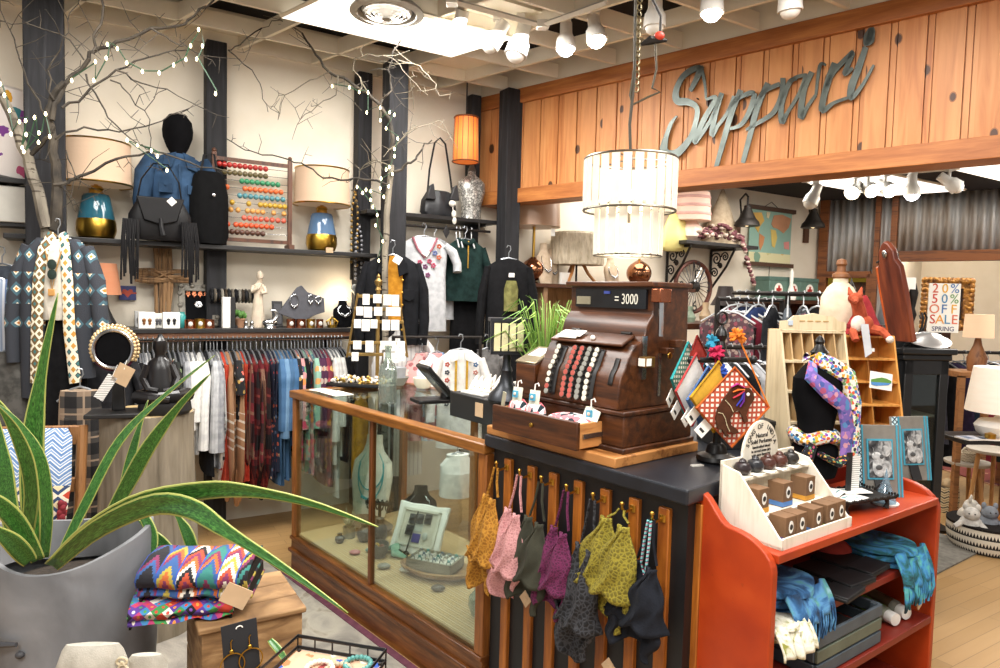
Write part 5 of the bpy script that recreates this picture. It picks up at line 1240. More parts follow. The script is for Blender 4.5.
# earring tower
pt=inS(.04,.52,ZS)
t=thing('earring_tower','brass earring tower rack hung with white earring cards','earring stand',pt,12);t.scale=(1.2,1,1.16)
TB=solid('#8f7442',.4,.7,.2)
Dt=pt.y
def zat(py):return at(379,py,Dt/SD).z-ZS
b=B();b.lathe([(0,0),(.09,0),(.085,.012),(.03,.02),(0,.02)],seg=24);mesh('foot',b,TB,t)
b=B();b.tube([(0,0,0),(0,0,.5)],.01,10);b.lathe([(0,.48),(.016,.49),(.01,.505),(.018,.52),(.02,.535),(.008,.55),(.01,.56),(0,.575)],seg=14);mesh('pole',b,TB,t)
bars=[(.455,.1),(.39,.118),(.325,.128),(.215,.14),(.155,.145)]
for z,hw in bars:
    b=B();b.b2(-hw,hw,-.012,.012,z-.008,z+.008);mesh('cross_bar',b,TB,t,bevel=.002)
for sx in(-1,1):
    b=B();b.tube([(sx*.1,0,.47),(sx*.15,0,.14)],.006,6);mesh('side_rail',b,TB,t)
k=0
for(z,hw),xs in zip(bars,((-.06,-.005,.045,.085),(-.09,-.05,.0,.055,.09),(-.1,-.06,-.02,.04,.085),(-.1,-.04,.03,.075,.115),(-.11,.05,.085,.12))):
    for x in xs:
        h_=rnd.choice((.045,.055,.06));b=B();b.box(x,-.018,z-h_/2+.012,rnd.choice((.034,.04)),.002,h_);b.ell((x-.007,-.022,z-.015),.004,.003,.007,6,5);b.ell((x+.007,-.022,z-.015),.004,.003,.007,6,5);mesh('earring_card',b,PAPER,t)
bowl('bowl','small cream bowl at the foot of the earring tower',inS(.32,.66,ZS),.06,.06,CREAM)
# clear bottle with gravel
t=thing('glass_bottle','clear swing-top glass bottle half filled with gravel','bottle',inS(.68,.19,ZS))
b=B();b.lathe([(0,.0),(.043,.0),(.046,.01),(.046,.15),(.04,.185),(.02,.215),(.015,.235),(.016,.275),(.019,.278),(.017,.29),(.013,.29),(.013,.235),(.018,.21),(.036,.18),(.042,.15),(.042,.008),(0,.008)],seg=28);mesh('bottle_glass',b,glassy('bottle_glass','#eaf1ec',.35,.10,'#d6ddd8'),t)
b=B();b.lathe([(0,.008),(.04,.008),(.041,.09),(0,.095)],seg=24);mesh('gravel',b,solid('#7d7a70',.8,0,.5,120,.6),t)
b=B();b.lathe([(0,.285),(.013,.286),(.014,.3),(.006,.312),(0,.313)],seg=14);mesh('stopper',b,WHITE,t)
# tablet till
t=thing('tablet_till','black tilted tablet till standing on the case glass','tablet',inS(.78,.42,ZS),AS+75)
b=B();b.b2(-.12,.1,-.07,.07,0,.02);mesh('till_base',b,BLACKM,t,bevel=.005)
b=B();b.tube([(.05,0,.015),(.06,0,.06)],.03,12);mesh('neck',b,BLACKM,t)
b=B();b.T=MX.Translation((.0,0,.10))@MX.Rotation(R(48),4,'Y');b.b2(-.12,.12,-.085,.085,-.012,.012);mesh('tablet_body',b,BLACKM,t,bevel=.006)
b=B();b.T=MX.Translation((.0,0,.10))@MX.Rotation(R(48),4,'Y');b.b2(-.095,.095,-.068,.068,.0125,.014);b.b2(-.08,.08,-.05,.05,-.0145,-.0125);mesh('screen',b,solid('#8f9396',.1),t)
# black riser box with ring fingers
t=thing('display_box','black display box with a brown tag on the case end','box',inS(1.38,.36,ZS),AS-4)
b=B();b.b2(-.24,.17,-.14,.14,0,.11);mesh('box_body',b,solid('#191919',.55,0,.2),t,bevel=.004)
b=B();b.b2(-.035,.02,-.144,-.141,.03,.09);mesh('kraft_label',b,TAGB,t)
ZX=ZS+.11
t=thing('ring_holder','white tray of ring finger cones on the black box','ring display',inS(1.25,.34,ZX),AS)
b=B();b.b2(-.06,.1,-.09,.09,0,.012);mesh('tray_base',b,WHITE,t,bevel=.004)
for k in range(8):
    x,y=-.035+(k%4)*.035,-.04+(k//4)*.08;b=B();b.tube([(x,y,.01),(x-.01,y+.02,.04),(x-.018,y+.045,.075)],[.017,.014,.004],10);mesh('ring_cone',b,WHITE,t)
    b=B();b.tube([(x-.006+.016*cos(a),y+.01+.01*sin(a),.03+.004*sin(a))for a in[2*PI*i/12 for i in range(12)]],.003,5,True);mesh('ring',b,COPPER if k%2 else BRASS,t)
bowl('bowl','white porcelain bowl between ring cones and the lantern stand',inS(1.42,.44,ZX),.062,.06,WHITE)
# lantern-like card stand
pl=inS(1.475,.27,ZX)
t=thing('lantern_stand','dark metal lantern stand with pale slatted head on the black box','lantern',pl,AS+55)
LM=solid('#3b3d41',.4,.7,.2)
b=B();b.lathe([(0,0),(.075,.0),(.078,.008),(.07,.03),(.045,.055),(.03,.08),(.022,.12),(.026,.13),(.018,.15),(.016,.2),(0,.2)],seg=28);mesh('bell_base',b,LM,t)
b=B();b.b2(-.075,.075,-.055,.055,.2,.212);b.b2(-.078,.078,-.058,.058,.335,.35)
for x in(-.07,.07):
    for y in(-.05,.05):b.b2(x-.005,x+.005,y-.005,y+.005,.2,.34)
b.b2(-.07,.07,-.02,.05,.21,.34);mesh('lantern_cage',b,LM,t)
for k in range(4):
    b=B();b.b2(-.062+k*.032,-.036+k*.032,-.056,-.05,.215,.33);b.ell((-.049+k*.032,-.057,.27),.003,.002,.003,6,5);mesh('pale_slat',b,solid('#e3dcae',.6),t)

# ================================================================ cash register and what is with it
ZG=ZK+.033
t=thing('cash_register','antique dark wood cash register with round keys and open drawer','cash register',inK(0,0,ZK),AK)
b=B();b.b2(-.01,.62,-.004,.43,0,.033);mesh('board',b,wood('#7d4a22','#b57c45','x',5,.4),t,bevel=.004)
b=B();b.b2(.06,.605,.05,.425,.033,.05);b.b2(.07,.595,.06,.42,.05,.15);b.b2(.065,.6,.052,.425,.15,.165);mesh('base',b,DWOOD,t,bevel=.004)
# drawer
LWD=wood('#8a5226','#bd8248','y',6,.5)
b=B();b.b2(.09,.51,-.06,-.045,.04,.13);mesh('drawer_front',b,DWOOD,t,bevel=.003)
b=B();b.b2(.095,.105,-.045,.07,.045,.12);b.b2(.49,.505,-.045,.07,.045,.122);b.b2(.1,.5,-.045,.07,.042,.05);mesh('drawer_tray',b,LWD,t,smooth=False)
b=B();b.b2(.505,.51,-.03,.07,.075,.09);mesh('drawer_slide',b,SILVER,t)
b=B();b.T=MX.Translation((.3,-.062,.09))@MX.Rotation(PI/2,4,'X');b.lathe([(0,0),(.008,0),(.007,.004),(0,.005)],seg=12);mesh('keyhole',b,BRASS,t)
# body with scrolled front
prof=[(.06,.165),(.055,.19),(.062,.24),(.072,.275),(.088,.297),(.1,.325),(.118,.355),(.135,.372),(.165,.382),(.18,.398),(.187,.43),(.2,.452),(.218,.47),(.222,.485),(.222,.56),(.215,.57),(.41,.57),(.415,.165)]
b=B();b.prism(prof,.19,.57,'x');mesh('body',b,DWOOD,t,bevel=.004,ang=25)
b=B();b.b2(.18,.58,.2,.42,.56,.578);mesh('top_board',b,DWOOD,t,bevel=.004)
b=B();b.b2(.225,.545,.21,.224,.487,.552);mesh('display_window',b,solid('#14171c',.15,0,.3),t)
b=B();b.b2(.235,.30,.205,.211,.497,.525);mesh('brand_plate',b,solid('#9a937c',.4,.4),t)
b=B();b.b2(.365,.39,.205,.211,.535,.545);mesh('blue_tab',b,solid('#2f3f86',.5),t)
b=B();put_text(b,'= 3000',.05,MX.Translation((.462,.2085,.517))@XZ,.72);mesh('price_digits',b,solid('#d9d6c8',.5),t)
# lid with slip of paper
b=B();b.T=MX.Translation((.38,.138,.383))@MX.Rotation(R(25),4,'X');b.b2(-.17,.16,-.04,.035,-.004,.006);mesh('lid',b,DWOOD,t,bevel=.004)
for x in(.27,.5):
    b=B();b.tube([(x-.02,.172,.405),(x+.02,.172,.405)],.006,8);mesh('hinge',b,IRON,t)
b=B();b.T=MX.Translation((.285,.128,.388))@MX.Rotation(R(28),4,'X');b.box(0,0,.004,.09,.05,.003);b.box(.035,.005,.006,.05,.04,.003);mesh('paper_slip',b,PAPER,t)
b=B();b.ell((.4,.118,.385),.009,seg=12,rings=8);mesh('lid_knob',b,WHITE,t)
# key slots and keys follow the front curve
def yz(u): # u 0..1 along the keyed part of the front
    pts=[(.052,.185),(.056,.21),(.062,.24),(.071,.275),(.087,.297),(.099,.325),(.112,.348)]
    f=u*(len(pts)-1);i=min(int(f),len(pts)-2);q=f-i;return(pts[i][0]*(1-q)+pts[i+1][0]*q,pts[i][1]*(1-q)+pts[i+1][1]*q)
for x,wd in((.276,.016),(.4,.066)):
    b=B();b.grid(lambda u,v:(x+(u-.5)*2*wd,yz(v)[0]-.002,yz(v)[1]),1,16);mesh('key_slot',b,BLACK,t,solid=.003)
KEYW=solid('#d8d2c2',.3);KEYR=solid('#b0564d',.3);KEYG=solid('#8f8f88',.3);RIM=solid('#8d8a84',.25,.9)
def key(x,u,m):
    y,z=yz(u);b=B();b.T=MX.Translation((x,y,z))@MX.Rotation(R(78),4,'X')
    b.lathe([(0,0),(.005,0),(.005,.016),(.0115,.016),(.0115,.021),(0,.0215)],seg=14);o=mesh('key',b,RIM,t)
    b=B();b.T=MX.Translation((x,y,z))@MX.Rotation(R(78),4,'X');b.lathe([(0,.0215),(.0095,.0215),(.009,.0225),(0,.023)],seg=14);mesh('key_cap',b,m,o)
for k in range(9):key(.268,.04+k*.115,KEYR if k==1 else(KEYG if k==0 else KEYW))
for c in range(4):
    for k in range(10):key(.345+c*.034,.03+k*.104,(KEYR,KEYR,KEYG,KEYR if k==5 else KEYW)[c])
b=B();b.grid(lambda u,v:(.522+.018*u,yz(.35+.5*v)[0]-.002,yz(.35+.5*v)[1]),1,10)
mesh('side_slot',b,BLACK,t,solid=.003)
# glazed receipt box at the other side
b=B();b.prism([(.052,.165),(.052,.275),(.17,.325),(.17,.165)],.085,.185,'x');mesh('receipt_box',b,DWOOD,t,bevel=.003)
b=B();b.T=MX.Translation((.135,.11,.303))@MX.Rotation(R(23),4,'X');b.b2(-.052,.052,-.064,.062,-.002,.006);mesh('receipt_lid',b,solid('#b5a98f',.12,.6),t,bevel=.002)
b=B();b.T=MX.Translation((.135,.12,.314))@MX.Rotation(R(23),4,'X');b.b2(-.03,.035,-.03,.03,0,.002);mesh('receipt',b,PAPER,t)
# brass fittings on the free side
b=B();b.b2(.572,.6,.15,.2,.3,.335);mesh('number_box',b,solid('#8f6d3a',.3,.8),t,bevel=.002)
b=B();b.b2(.574,.598,.146,.151,.305,.33);b.b2(.6,.602,.155,.178,.306,.33);mesh('number_card',b,PAPER,t)
b=B();b.b2(.571,.577,.165,.185,.26,.4);b.b2(.571,.577,.25,.262,.2,.34);mesh('lever_slot',b,SILVER,t)
b=B();b.b2(.571,.6,.26,.3,.34,.36);b.b2(.571,.598,.31,.36,.36,.385);mesh('side_bracket',b,DWOOD,t,bevel=.002)
b=B();b.T=MX.Translation((.6,.275,.335))@MX.Rotation(PI/2,4,'Y');b.lathe([(0,0),(.011,0),(.01,.003),(0,.004)],seg=14);mesh('brass_button',b,BRASS,t)
b=B();b.b2(.572,.61,.2,.26,.51,.555);mesh('brass_cap',b,COPPER,t,bevel=.003)
b=B();b.tube([(.592,.23,.51),(.594,.23,.44),(.594,.23,.4)],.009,8);mesh('drawer_lever',b,SILVER,t)
# sock packs in the drawer
SOCK=floral('#efe8e6',['#d9737a','#1f3038','#e6a0a0','#c85a60','#1f3038','#f3efec'],48,dens=.7)
def sock_pack(x,y,z,rz,tilt,lie,lab):
    t=thing('sock_pack',lab,'socks',inK(x,y,z),AK+rz,rot=(R(tilt),0,R(AK+rz)))
    if lie:
        b=B();b.ell((0,0,.03),.085,.055,.026,20,10);mesh('folded_socks',b,SOCK,t)
        b=B();b.box(.07,.02,.058,.06,.004,.05,MX.Rotation(R(-35),3,'X'));b.box(.09,.045,.085,.03,.004,.03,MX.Rotation(R(-35),3,'X'));c_=(.07,.016,.06)
    else:
        b=B();b.loft([(0,0,0,.04,.018),(0,0,.03,.046,.024),(0,0,.07,.036,.018),(0,0,.085,.02,.008)],18,ringfold(4,.15));mesh('folded_socks',b,SOCK,t)
        b=B();b.box(0,-.012,.1,.042,.003,.05);c_=(0,-.016,.1)
    mesh('header_card',b,solid('#e3e3cf',.6),t)
    b=B();b.box(c_[0]-.004,c_[1]-.004,c_[2],.024,.003,.024);mesh('round_logo',b,solid('#4fa0c0',.5),t)
    b=B();b.ell((c_[0]-.004,c_[1]-.008,c_[2]),.006,.002,.006,10,6);mesh('logo_dot',b,solid('#d9c4b0',.5),t)
    b=B();b.tube([(c_[0],c_[1],c_[2]+.02),(c_[0],c_[1],c_[2]+.045),(c_[0]+.012,c_[1],c_[2]+.05),(c_[0]+.016,c_[1],c_[2]+.04)],.0025,6);mesh('hook',b,WHITE,t)
sock_pack(.155,-.0,ZK+.07,8,-8,False,'rose print sock pack standing in the drawer, beside the metal ruler');sock_pack(.245,.0,ZK+.07,12,-8,False,'rose print sock pack standing in the middle of the drawer');sock_pack(.41,.01,ZK+.085,10,0,True,'rose print sock pack lying flat in the drawer under the keys')
b=B();b.box(0,0,.04,.016,.004,.1,MX.Rotation(R(12),3,'Y'));single('ruler',b,solid('#b9b59c',.4,.3),'small pale metal ruler at the drawer end beside the socks','ruler',inK(.1,-.02,ZK+.085),AK)
# ornamental grass in a pot behind the register
pg=at(545,388,3.5)
t=thing('potted_grass','bright green ornamental grass behind the cash register','plant',(pg.x,pg.y,ZK))
b=B();b.lathe([(0,0),(.05,0),(.07,.09),(.066,.1),(.055,.09),(0,.085)],seg=20);mesh('pot',b,solid('#3a3a3c',.5),t)
GR1=solid('#6f9a3a',.5,0,.3,8);GR2=solid('#9dbd5a',.5,0,.25,8)
for q,m_ in enumerate((GR1,GR2)):
    b=B()
    for k in range(80):
        a=rnd.uniform(0,2*PI);l_=rnd.uniform(.24,.48);sp=rnd.uniform(.02,.22);r0=rnd.uniform(0,.03)
        P=[(r0*cos(a),r0*sin(a),.08),((r0+sp*.3)*cos(a),(r0+sp*.3)*sin(a),.08+l_*.55),((r0+sp*.7)*cos(a),(r0+sp*.7)*sin(a),.08+l_*.9),((r0+sp*1.15)*cos(a),(r0+sp*1.15)*sin(a),.08+l_*(1.0-sp*1.2))]
        b.tube(P,[.006,.0062,.005,.001],5,flat=.35)
    mesh('grass_blades',b,m_,t)['kind']='stuff'
# ================================================================ bras hanging on the batten hooks
def cup_mesh(t,cx,z0,w_,h_,mat,dep=.05,nm='cup'):
    b=B();nu,nv=14,12
    b.grid(lambda u,v:(cx+(u-.5)*w_*(.35+.65*min(1,v*1.6)if v<.7 else 1.0),-.02-dep*sin(PI*u)*sin(PI*min(1,v*1.05))+.006*sin(u*17+v*5),z0-v*h_+.012*sin(u*PI*3)*v),nu,nv)
    return mesh(nm,b,mat,t,solid=.006)
def lace(h1,h2,sc_=30):
    g=G('lace_'+h1.strip('#'));d=g.vor(sc_,'Distance','DISTANCE_TO_EDGE');n_=g.noise(sc_*2,3)
    f=g.ma('ADD',d,g.ma('MULTIPLY',g.ma('SUBTRACT',n_,.5),.2));g.bump(d,.6,.006)
    return g.out(g.ramp(f,[(.02,h1),(.2,h2)]),.85)
def bra(px,py,lab,mat,mat2,wd,L,strap,shape):
    """hangs from a hook at pixel px on the counter front"""
    x=onp(px,480,K0,nrm(AK));x=(x-K0).dot(dK)
    t=thing('bra',lab,'bra',inK(x-.002,-.045,ZK-.1),AK,'bras on the counter hooks')
    b=B();b.tube([(-.012,-.0,.0),(-.02,-.006,-strap*.5),(-wd*.22,-.012,-strap)],.006,6,flat=.5);b.tube([(.008,.0,.0),(.012,-.006,-strap*.5),(wd*.18,-.012,-strap)],.006,6,flat=.5);mesh('strap',b,mat2,t)
    def sheet(nm,f,m_):
        b=B();b.grid(f,16,18);mesh(nm,b,m_,t,solid=.007)
    wd*=1.3;L*=1.12
    off_=-.1 if shape!='c' else-.03
    # two cups folded against each other and the hem band below them
    for s_ in(-1,1):
        sheet('cup',lambda u,v,s_=s_:(s_*wd*.16+(u-.5)*wd*(.18+.62*v)-wd*.12*v+.01*sin(v*9+u*4),-.02-.035*sin(PI*u)*(.3+v)-(.02 if s_>0 else 0)+.006*sin(u*14+v*7),-strap-v*L*.66-.018*abs(sin(u*PI*2))*v),mat)
    sheet('hem_band',lambda u,v:((u-.5)*wd*(.95-.25*v)-wd*.14+.012*sin(v*6),-.035-.02*sin(u*PI*2.5)+.008*sin(u*20),-strap-L*.62-v*L*.38+.02*sin(u*7+px)),mat2)
    return t
MUST=lace('#b8822a','#8f5f14',75);PINK=lace('#cf9896','#b87f80',110);OLV2=cloth('#3f3f34','#33332a',12,200);PLUM=lace('#6a1f4c','#4a1235',100);BLKL=lace('#3a3b40','#161619',70);CHART=lace('#8f8226','#655b14',85);NAVY=cloth('#1d2028','#14161c')
bra(506,456,'mustard crochet bra on the first hook beside the display case',MUST,MUST,.15,.3,.1,'a')
bra(529.5,460,'pale pink lace bra hanging between the mustard and olive ones',PINK,PINK,.16,.27,.12,'a')
bra(551.5,466,'olive grey smooth bra hanging between pink and plum ones',OLV2,OLV2,.18,.26,.12,'a')
bra(577,480,'plum lace bra hanging beside the olive grey one',PLUM,PLUM,.15,.24,.12,'a')
bra(604,485,'black floral lace bra hanging low beside the chartreuse one',BLKL,BLKL,.15,.32,.14,'a')
bra(633.5,496,'chartreuse lace bra hanging in front of the black lace',CHART,CHART,.2,.27,.03,'b')
bra(664,505,'navy bra with striped turquoise strap on the last hook',NAVY,NAVY,.17,.22,.12,'c')
def bx_(px):q=onp(px,480,K0,nrm(AK));return(q-K0).dot(dK)
b=B();b.tube([(-.006,0,0),(-.012,-.006,-.06),(-.016,-.01,-.12),(0,-.012,-.16),(.008,-.01,-.06),(.004,0,0)],.006,6,flat=.5);single('lingerie_strap',b,stripes(['#7fc4c4','#c98a9a','#2a3550','#7fc4c4'],.012,2),'striped turquoise strap looped over the last counter hook','strap',inK(bx_(664),-.058,ZK-.1),AK)
for(px,z,m_,lab)in((632,-.47,TAGB,'square brown price tag below the chartreuse bra'),(608,-.19,BLACK,'small black brand tag on the black lace bra'),(545,-.4,TAGB,'small tan tag below the olive grey bra'),(497,-.35,solid('#b9bbb6',.6),'pale grey tag under the mustard crochet bra')):
    b=B();b.box(0,-.0,0,.042,.002,.042,MX.Rotation(R(40),3,'Y'));b.box(0,-.0015,.0,.02,.002,.016,MX.Rotation(R(40),3,'Y'));single('price_tag',b,m_,lab,'price tag',inK(bx_(px),-.075,ZK-.1+z),AK)
# ================================================================ pouch stand on the counter
pq=onz(716,461,ZK)
t=thing('display_stand','black turned stand with arms holding the embroidered pouches','stand',pq,20)
b=B();b.lathe([(0,0),(.06,0),(.064,.008),(.06,.02),(.035,.03),(.03,.05),(.02,.06),(0,.06)],seg=28);mesh('round_base',b,BLACKM,t)
b=B();b.lathe([(.014,.06),(.012,.1),(.016,.11),(.011,.12),(.011,.36),(.018,.37),(.012,.39),(.02,.41),(.016,.425),(.006,.44),(0,.445)],seg=16);mesh('pole',b,BLACKM,t)
b=B();b.tube([(-.11,0,.33),(.13,0,.33)],.009,8);b.lathe([(0,.322),(.022,.324),(.022,.338),(0,.34)],seg=16);mesh('arm',b,BLACKM,t)
b=B();b.ell((.13,0,.33),.014);b.ell((-.11,0,.33),.014);mesh('arm_finial',b,BLACKM,t)
b=B();b.tube([(.02*cos(a),0,.465+.02*sin(a))for a in[2*PI*i/14 for i in range(14)]],.004,6,True);mesh('ring',b,BLACKM,t)
LATO=lattice('#e6dfd0','#a8472f',.022,.45)
def pouch(px,py,D,s,mat,edge,lab,rz=14,ang=45,pom=None,pomc=None,tagc=True,extra=None):
    c=at(px,py,D);t=thing('pouch',lab,'pouch',c,rz,'embroidered pouches on the black stand',rot=(0,R(ang),R(rz)))
    h=s/2;b=B();n=10
    b.grid(lambda u,v:((u-.5)*s,-.009*sin(PI*u)*sin(PI*v),(v-.5)*s),n,n);b.grid(lambda u,v:((.5-u)*s,.009*sin(PI*u)*sin(PI*v),(v-.5)*s),n,n);mesh('pouch_body',b,mat,t)
    b=B();b.tube([(-h,0,-h),(h,0,-h),(h,0,h),(-h,0,h)],.0045,6,True);mesh('edging',b,cloth(edge),t)
    b=B();b.tube([(-h,0,h),(h*.95,0,h)],.0035,6);mesh('zip',b,solid('#b5462a',.5),t)
    if tagc:
        b=B();b.box(-h*.2,.012,-h-.022,.036,.002,.05);mesh('white_tag',b,PAPER,t);b=B();b.box(-h*.2,.0105,-h-.03,.018,.001,.008);mesh('tag_print',b,INK,t)
    if pom:
        q=at(pom[0],pom[1],D+.02)-c;inv=(MX.Rotation(R(rz),4,'Z')@MX.Rotation(R(ang),4,'Y')).inverted();q=inv@q
        b=B()
        for k in range(26):
            d=V((rnd.gauss(0,1),rnd.gauss(0,1),rnd.gauss(0,1))).normalized();b.tube([q,q+d*.014,q+d*.027],[.004,.007,.003],5)
        mesh('pompom',b,cloth(pomc,None,40),t)
        b=B();b.tube([q,q.lerp(V((h,0,h)),.5),(h,0,h)],.0025,5);mesh('pompom_cord',b,cloth(pomc),t)
    return t
pm=pouch(733,407.5,2.53,.17,LATO,'#c2622a','orange lattice pouch with a brown bison motif, foremost on the black stand',12,45,(738,336),'#e0812f')
# bison motif, drawn in the tilted frame of the pouch
inv=MX.Rotation(R(-45),4,'Y')
def bz(px,py):q=at(px,py,2.53)-at(733,407.5,2.53);m_=(MX.Rotation(R(12),4,'Z')@MX.Rotation(R(45),4,'Y')).inverted()@q;return(m_.x,m_.z)
outline=[(713,427),(711,417),(713,408),(719,399),(726,391),(731,385),(737,384),(743,387),(749,388),(753,393),(754,399),(750,404),(747,409),(745,415),(747,421),(743,422),(740,415),(736,409),(731,412),(727,417),(728,424),(734,428),(737,432),(731,433),(724,429),(723,431),(726,435),(722,435),(718,428)]
b=B();b.prism([bz(*p)for p in outline],-.016,-.009);mesh('bison',b,cloth('#4e2d1c'),pm)
for k,(hx,p0_,p1_,p2_)in enumerate((('#b0347f',(727,386),(734,383),(742,387)),('#e0702c',(729,391),(735,389),(742,389)),('#3c3fa0',(733,405),(739,398),(741,391)),('#c23a4a',(729,397),(736,394),(742,390)),('#6a2f8f',(737,406),(741,400),(742,392)))):
    P=[V((bz(*q)[0],-.019,bz(*q)[1]))for q in(p0_,p1_,p2_)];b=B();b.tube(P,[.003,.005,.003],6,flat=.6);mesh('mane_stripe',b,cloth(hx),pm)
b=B();q=bz(746.5,394);b.ell((q[0],-.017,q[1]),.0055,.002,.0055,10,6);mesh('eye',b,PAPER,pm)
P=[V((bz(*q)[0],-.017,bz(*q)[1]))for q in((713,411),(718,412),(721,417),(723,424),(726,430))];b=B();b.tube(P,.0013,5);P=[V((bz(*q)[0],-.017,bz(*q)[1]))for q in((721,399),(727,405),(730,411))];b.tube(P,.0013,5);mesh('stitching',b,cloth('#d9c9a4'),pm)
pouch(716,397,2.57,.153,solid('#c79a2c',.9,0,.1,60),'#b58a22','mustard pouch with cobalt pompom behind the bison pouch',30,48,(719,371),'#2f4fa8')
pouch(706,399,2.62,.143,cloth('#5f7fb0','#4a6a9c'),'#4a6a9c','blue pouch tucked between mustard and white pouches',40,48)
pouch(694,390,2.67,.162,cloth('#e3ded6','#d3cdc4'),'#b53f3f','white pouch with red edging on the black stand',46,48,(717,352),'#c83258')
pouch(686,378,2.73,.163,lattice('#d9d2c0','#4f6f5f',.02,.45),'#2f8f8f','green lattice pouch with teal edging, rear of the stand',52,48,(713,341),'#3fa0c0')
pouch(697,358,2.8,.103,cloth('#a8352c','#8f2a22'),'#7d241e','red felt pouch at the very back of the black stand',50,40,None,None,False)

# ================================================================ wooden cube displays, forms and things on the counter's far side
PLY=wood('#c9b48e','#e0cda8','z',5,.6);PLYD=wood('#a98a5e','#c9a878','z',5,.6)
def pigeon(lab,loc,rz,W,H,D0,D1,rows,cols,mat,inner,topper=None):
    t=thing('pigeonhole_display',lab,'display rack',loc,rz);th=.008
    side=[(0,0),(D1,0),(D1,H),(D1-D0,H)]
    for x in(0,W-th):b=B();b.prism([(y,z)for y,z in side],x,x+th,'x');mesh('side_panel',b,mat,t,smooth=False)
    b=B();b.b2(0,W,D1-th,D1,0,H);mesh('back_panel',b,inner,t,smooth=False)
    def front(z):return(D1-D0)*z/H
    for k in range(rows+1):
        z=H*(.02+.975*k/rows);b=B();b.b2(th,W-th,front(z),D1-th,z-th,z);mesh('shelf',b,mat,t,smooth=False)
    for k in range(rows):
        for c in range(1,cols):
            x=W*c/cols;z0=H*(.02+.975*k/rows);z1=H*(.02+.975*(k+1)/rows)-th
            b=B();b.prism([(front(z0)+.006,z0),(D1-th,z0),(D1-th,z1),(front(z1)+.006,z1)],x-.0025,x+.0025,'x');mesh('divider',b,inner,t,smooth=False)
    return t,front(H)
pp=onz(803,458,ZK)
pt_,yf=pigeon('pale plywood pigeonhole display with a scalloped header board',(pp.x-.03,pp.y+.02,ZK),8,.25,.425,.08,.19,4,6,PLY,PLYD)
b=B();hb_=[(.0,.425),(.25,.425),(.25,.455),(.22,.458),(.2,.475),(.16,.478),(.125,.485),(.09,.478),(.05,.475),(.03,.458),(0,.455)];b.prism(hb_,yf-.004,yf+.006);mesh('header_board',b,PLY,pt_,smooth=False)
b=B();put_text(b,'OIL FRAGRANCE',.016,MX.Translation((.135,yf-.005,.458))@XZ);
b=B();b.box(.035,yf-.007,.45,.016,.004,.018);mesh('price_label',b,solid('#b9c4cf',.6),pt_)
b=B();[b.b2(.07+k*.03,.09+k*.03,yf-.006,yf-.004,.455,.459)for k in range(4)];mesh('burned_pattern',b,solid('#b5925e',.7),pt_)['kind']='stuff'
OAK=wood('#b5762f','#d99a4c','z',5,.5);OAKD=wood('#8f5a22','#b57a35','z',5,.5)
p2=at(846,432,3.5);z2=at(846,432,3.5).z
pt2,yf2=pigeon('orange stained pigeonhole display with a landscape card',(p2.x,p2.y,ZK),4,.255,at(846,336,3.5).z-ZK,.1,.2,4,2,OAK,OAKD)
b=B();b.box(.12,.05,.33,.03,.004,.014);mesh('shelf_label',b,PAPER,pt2)
c=at(881,381,3.3)
t=thing('landscape_card','small white card painted with a green hill and blue water','card',c,4,rot=(R(-10),R(8),R(8)))
b=B();b.box(0,0,0,.095,.003,.066);mesh('card',b,PAPER,t)
b=B();b.prism([(-.045,.0),(-.02,.008),(.0,.014),(.02,.012),(.042,.006),(.042,-.003),(-.045,-.01)],-.004,-.001);mesh('green_hill',b,solid('#5a8a3f',.7),t)
b=B();b.prism([(-.045,-.01),(.042,-.003),(.03,-.012),(-.02,-.022),(-.042,-.02)],-.004,-.001);mesh('blue_water',b,solid('#4f86c0',.6),t)
# second counter behind that carries the oak display (dark lower cabinet top)
pz_=at(865,440,3.5)
# mini dress form with scarves
pmn=onR(822,500,ZR);pmn=inR(pmn.x-.02,.23,ZR)
t=thing('mini_dress_form','small black dress form wrapped in colourful scarves on the red shelf','dress form',pmn,16)
b=B();b.lathe([(0,0),(.06,0),(.062,.01),(.02,.018),(.012,.05),(.012,.1),(0,.1)],seg=20);mesh('stand',b,BLACKM,t)
b=B();b.loft([(0,0,.08,.075,.055),(0,0,.12,.085,.065),(0,0,.17,.082,.062),(0,0,.23,.058,.046),(0,0,.29,.068,.054),(0,0,.35,.086,.064),(0,0,.41,.088,.055),(0,0,.45,.05,.036),(0,0,.465,.028,.026),(0,0,.49,.025,.024)],28);mesh('torso',b,VELVET,t)
b=B();b.lathe([(.026,.49),(.03,.494),(.02,.505),(.012,.52),(.016,.53),(.008,.545),(0,.55)],seg=16);mesh('neck_finial',b,BLACKM,t)
HARL=floral('#e6dfd0',['#7a4aa8','#e0a02c','#3f7fb0','#d95a3a','#e6e0d4','#2f2f38','#7fa86a'],95,dens=.62)
GALX=floral('#6a5aa0',['#3f4f8f','#a04a6a','#8f6ab0','#4f7fb0','#c08a9a'],60,dens=.6)
DFL=floral('#17171d',['#c98a2f','#5a8a6a','#b04a6a','#6f7fa8','#d9b46a'],85,dens=.4)
b=B();b.tube([(-.05,-.03,.46),(-.075,-.055,.42),(-.02,-.075,.37),(.04,-.075,.33),(.065,-.07,.25),(.055,-.075,.14)],[.018,.026,.028,.028,.026,.02],10,flat=.45,up=(0,1,0));mesh('violet_scarf',b,GALX,t)
b=B();b.tube([(-.03,.03,.475),(-.035,-.03,.478),(.01,-.045,.455),(.07,-.055,.42),(.095,-.06,.33),(.09,-.065,.22),(.095,-.065,.15)],[.018,.022,.028,.03,.028,.026,.02],10,flat=.5,up=(0,1,0));mesh('harlequin_scarf',b,HARL,t)
b=B();b.tube([(.07*cos(a),.056*sin(a),.215+.008*sin(3*a))for a in[2*PI*i/20 for i in range(20)]],.024,10,True,.9);mesh('harlequin_sash',b,HARL,t)
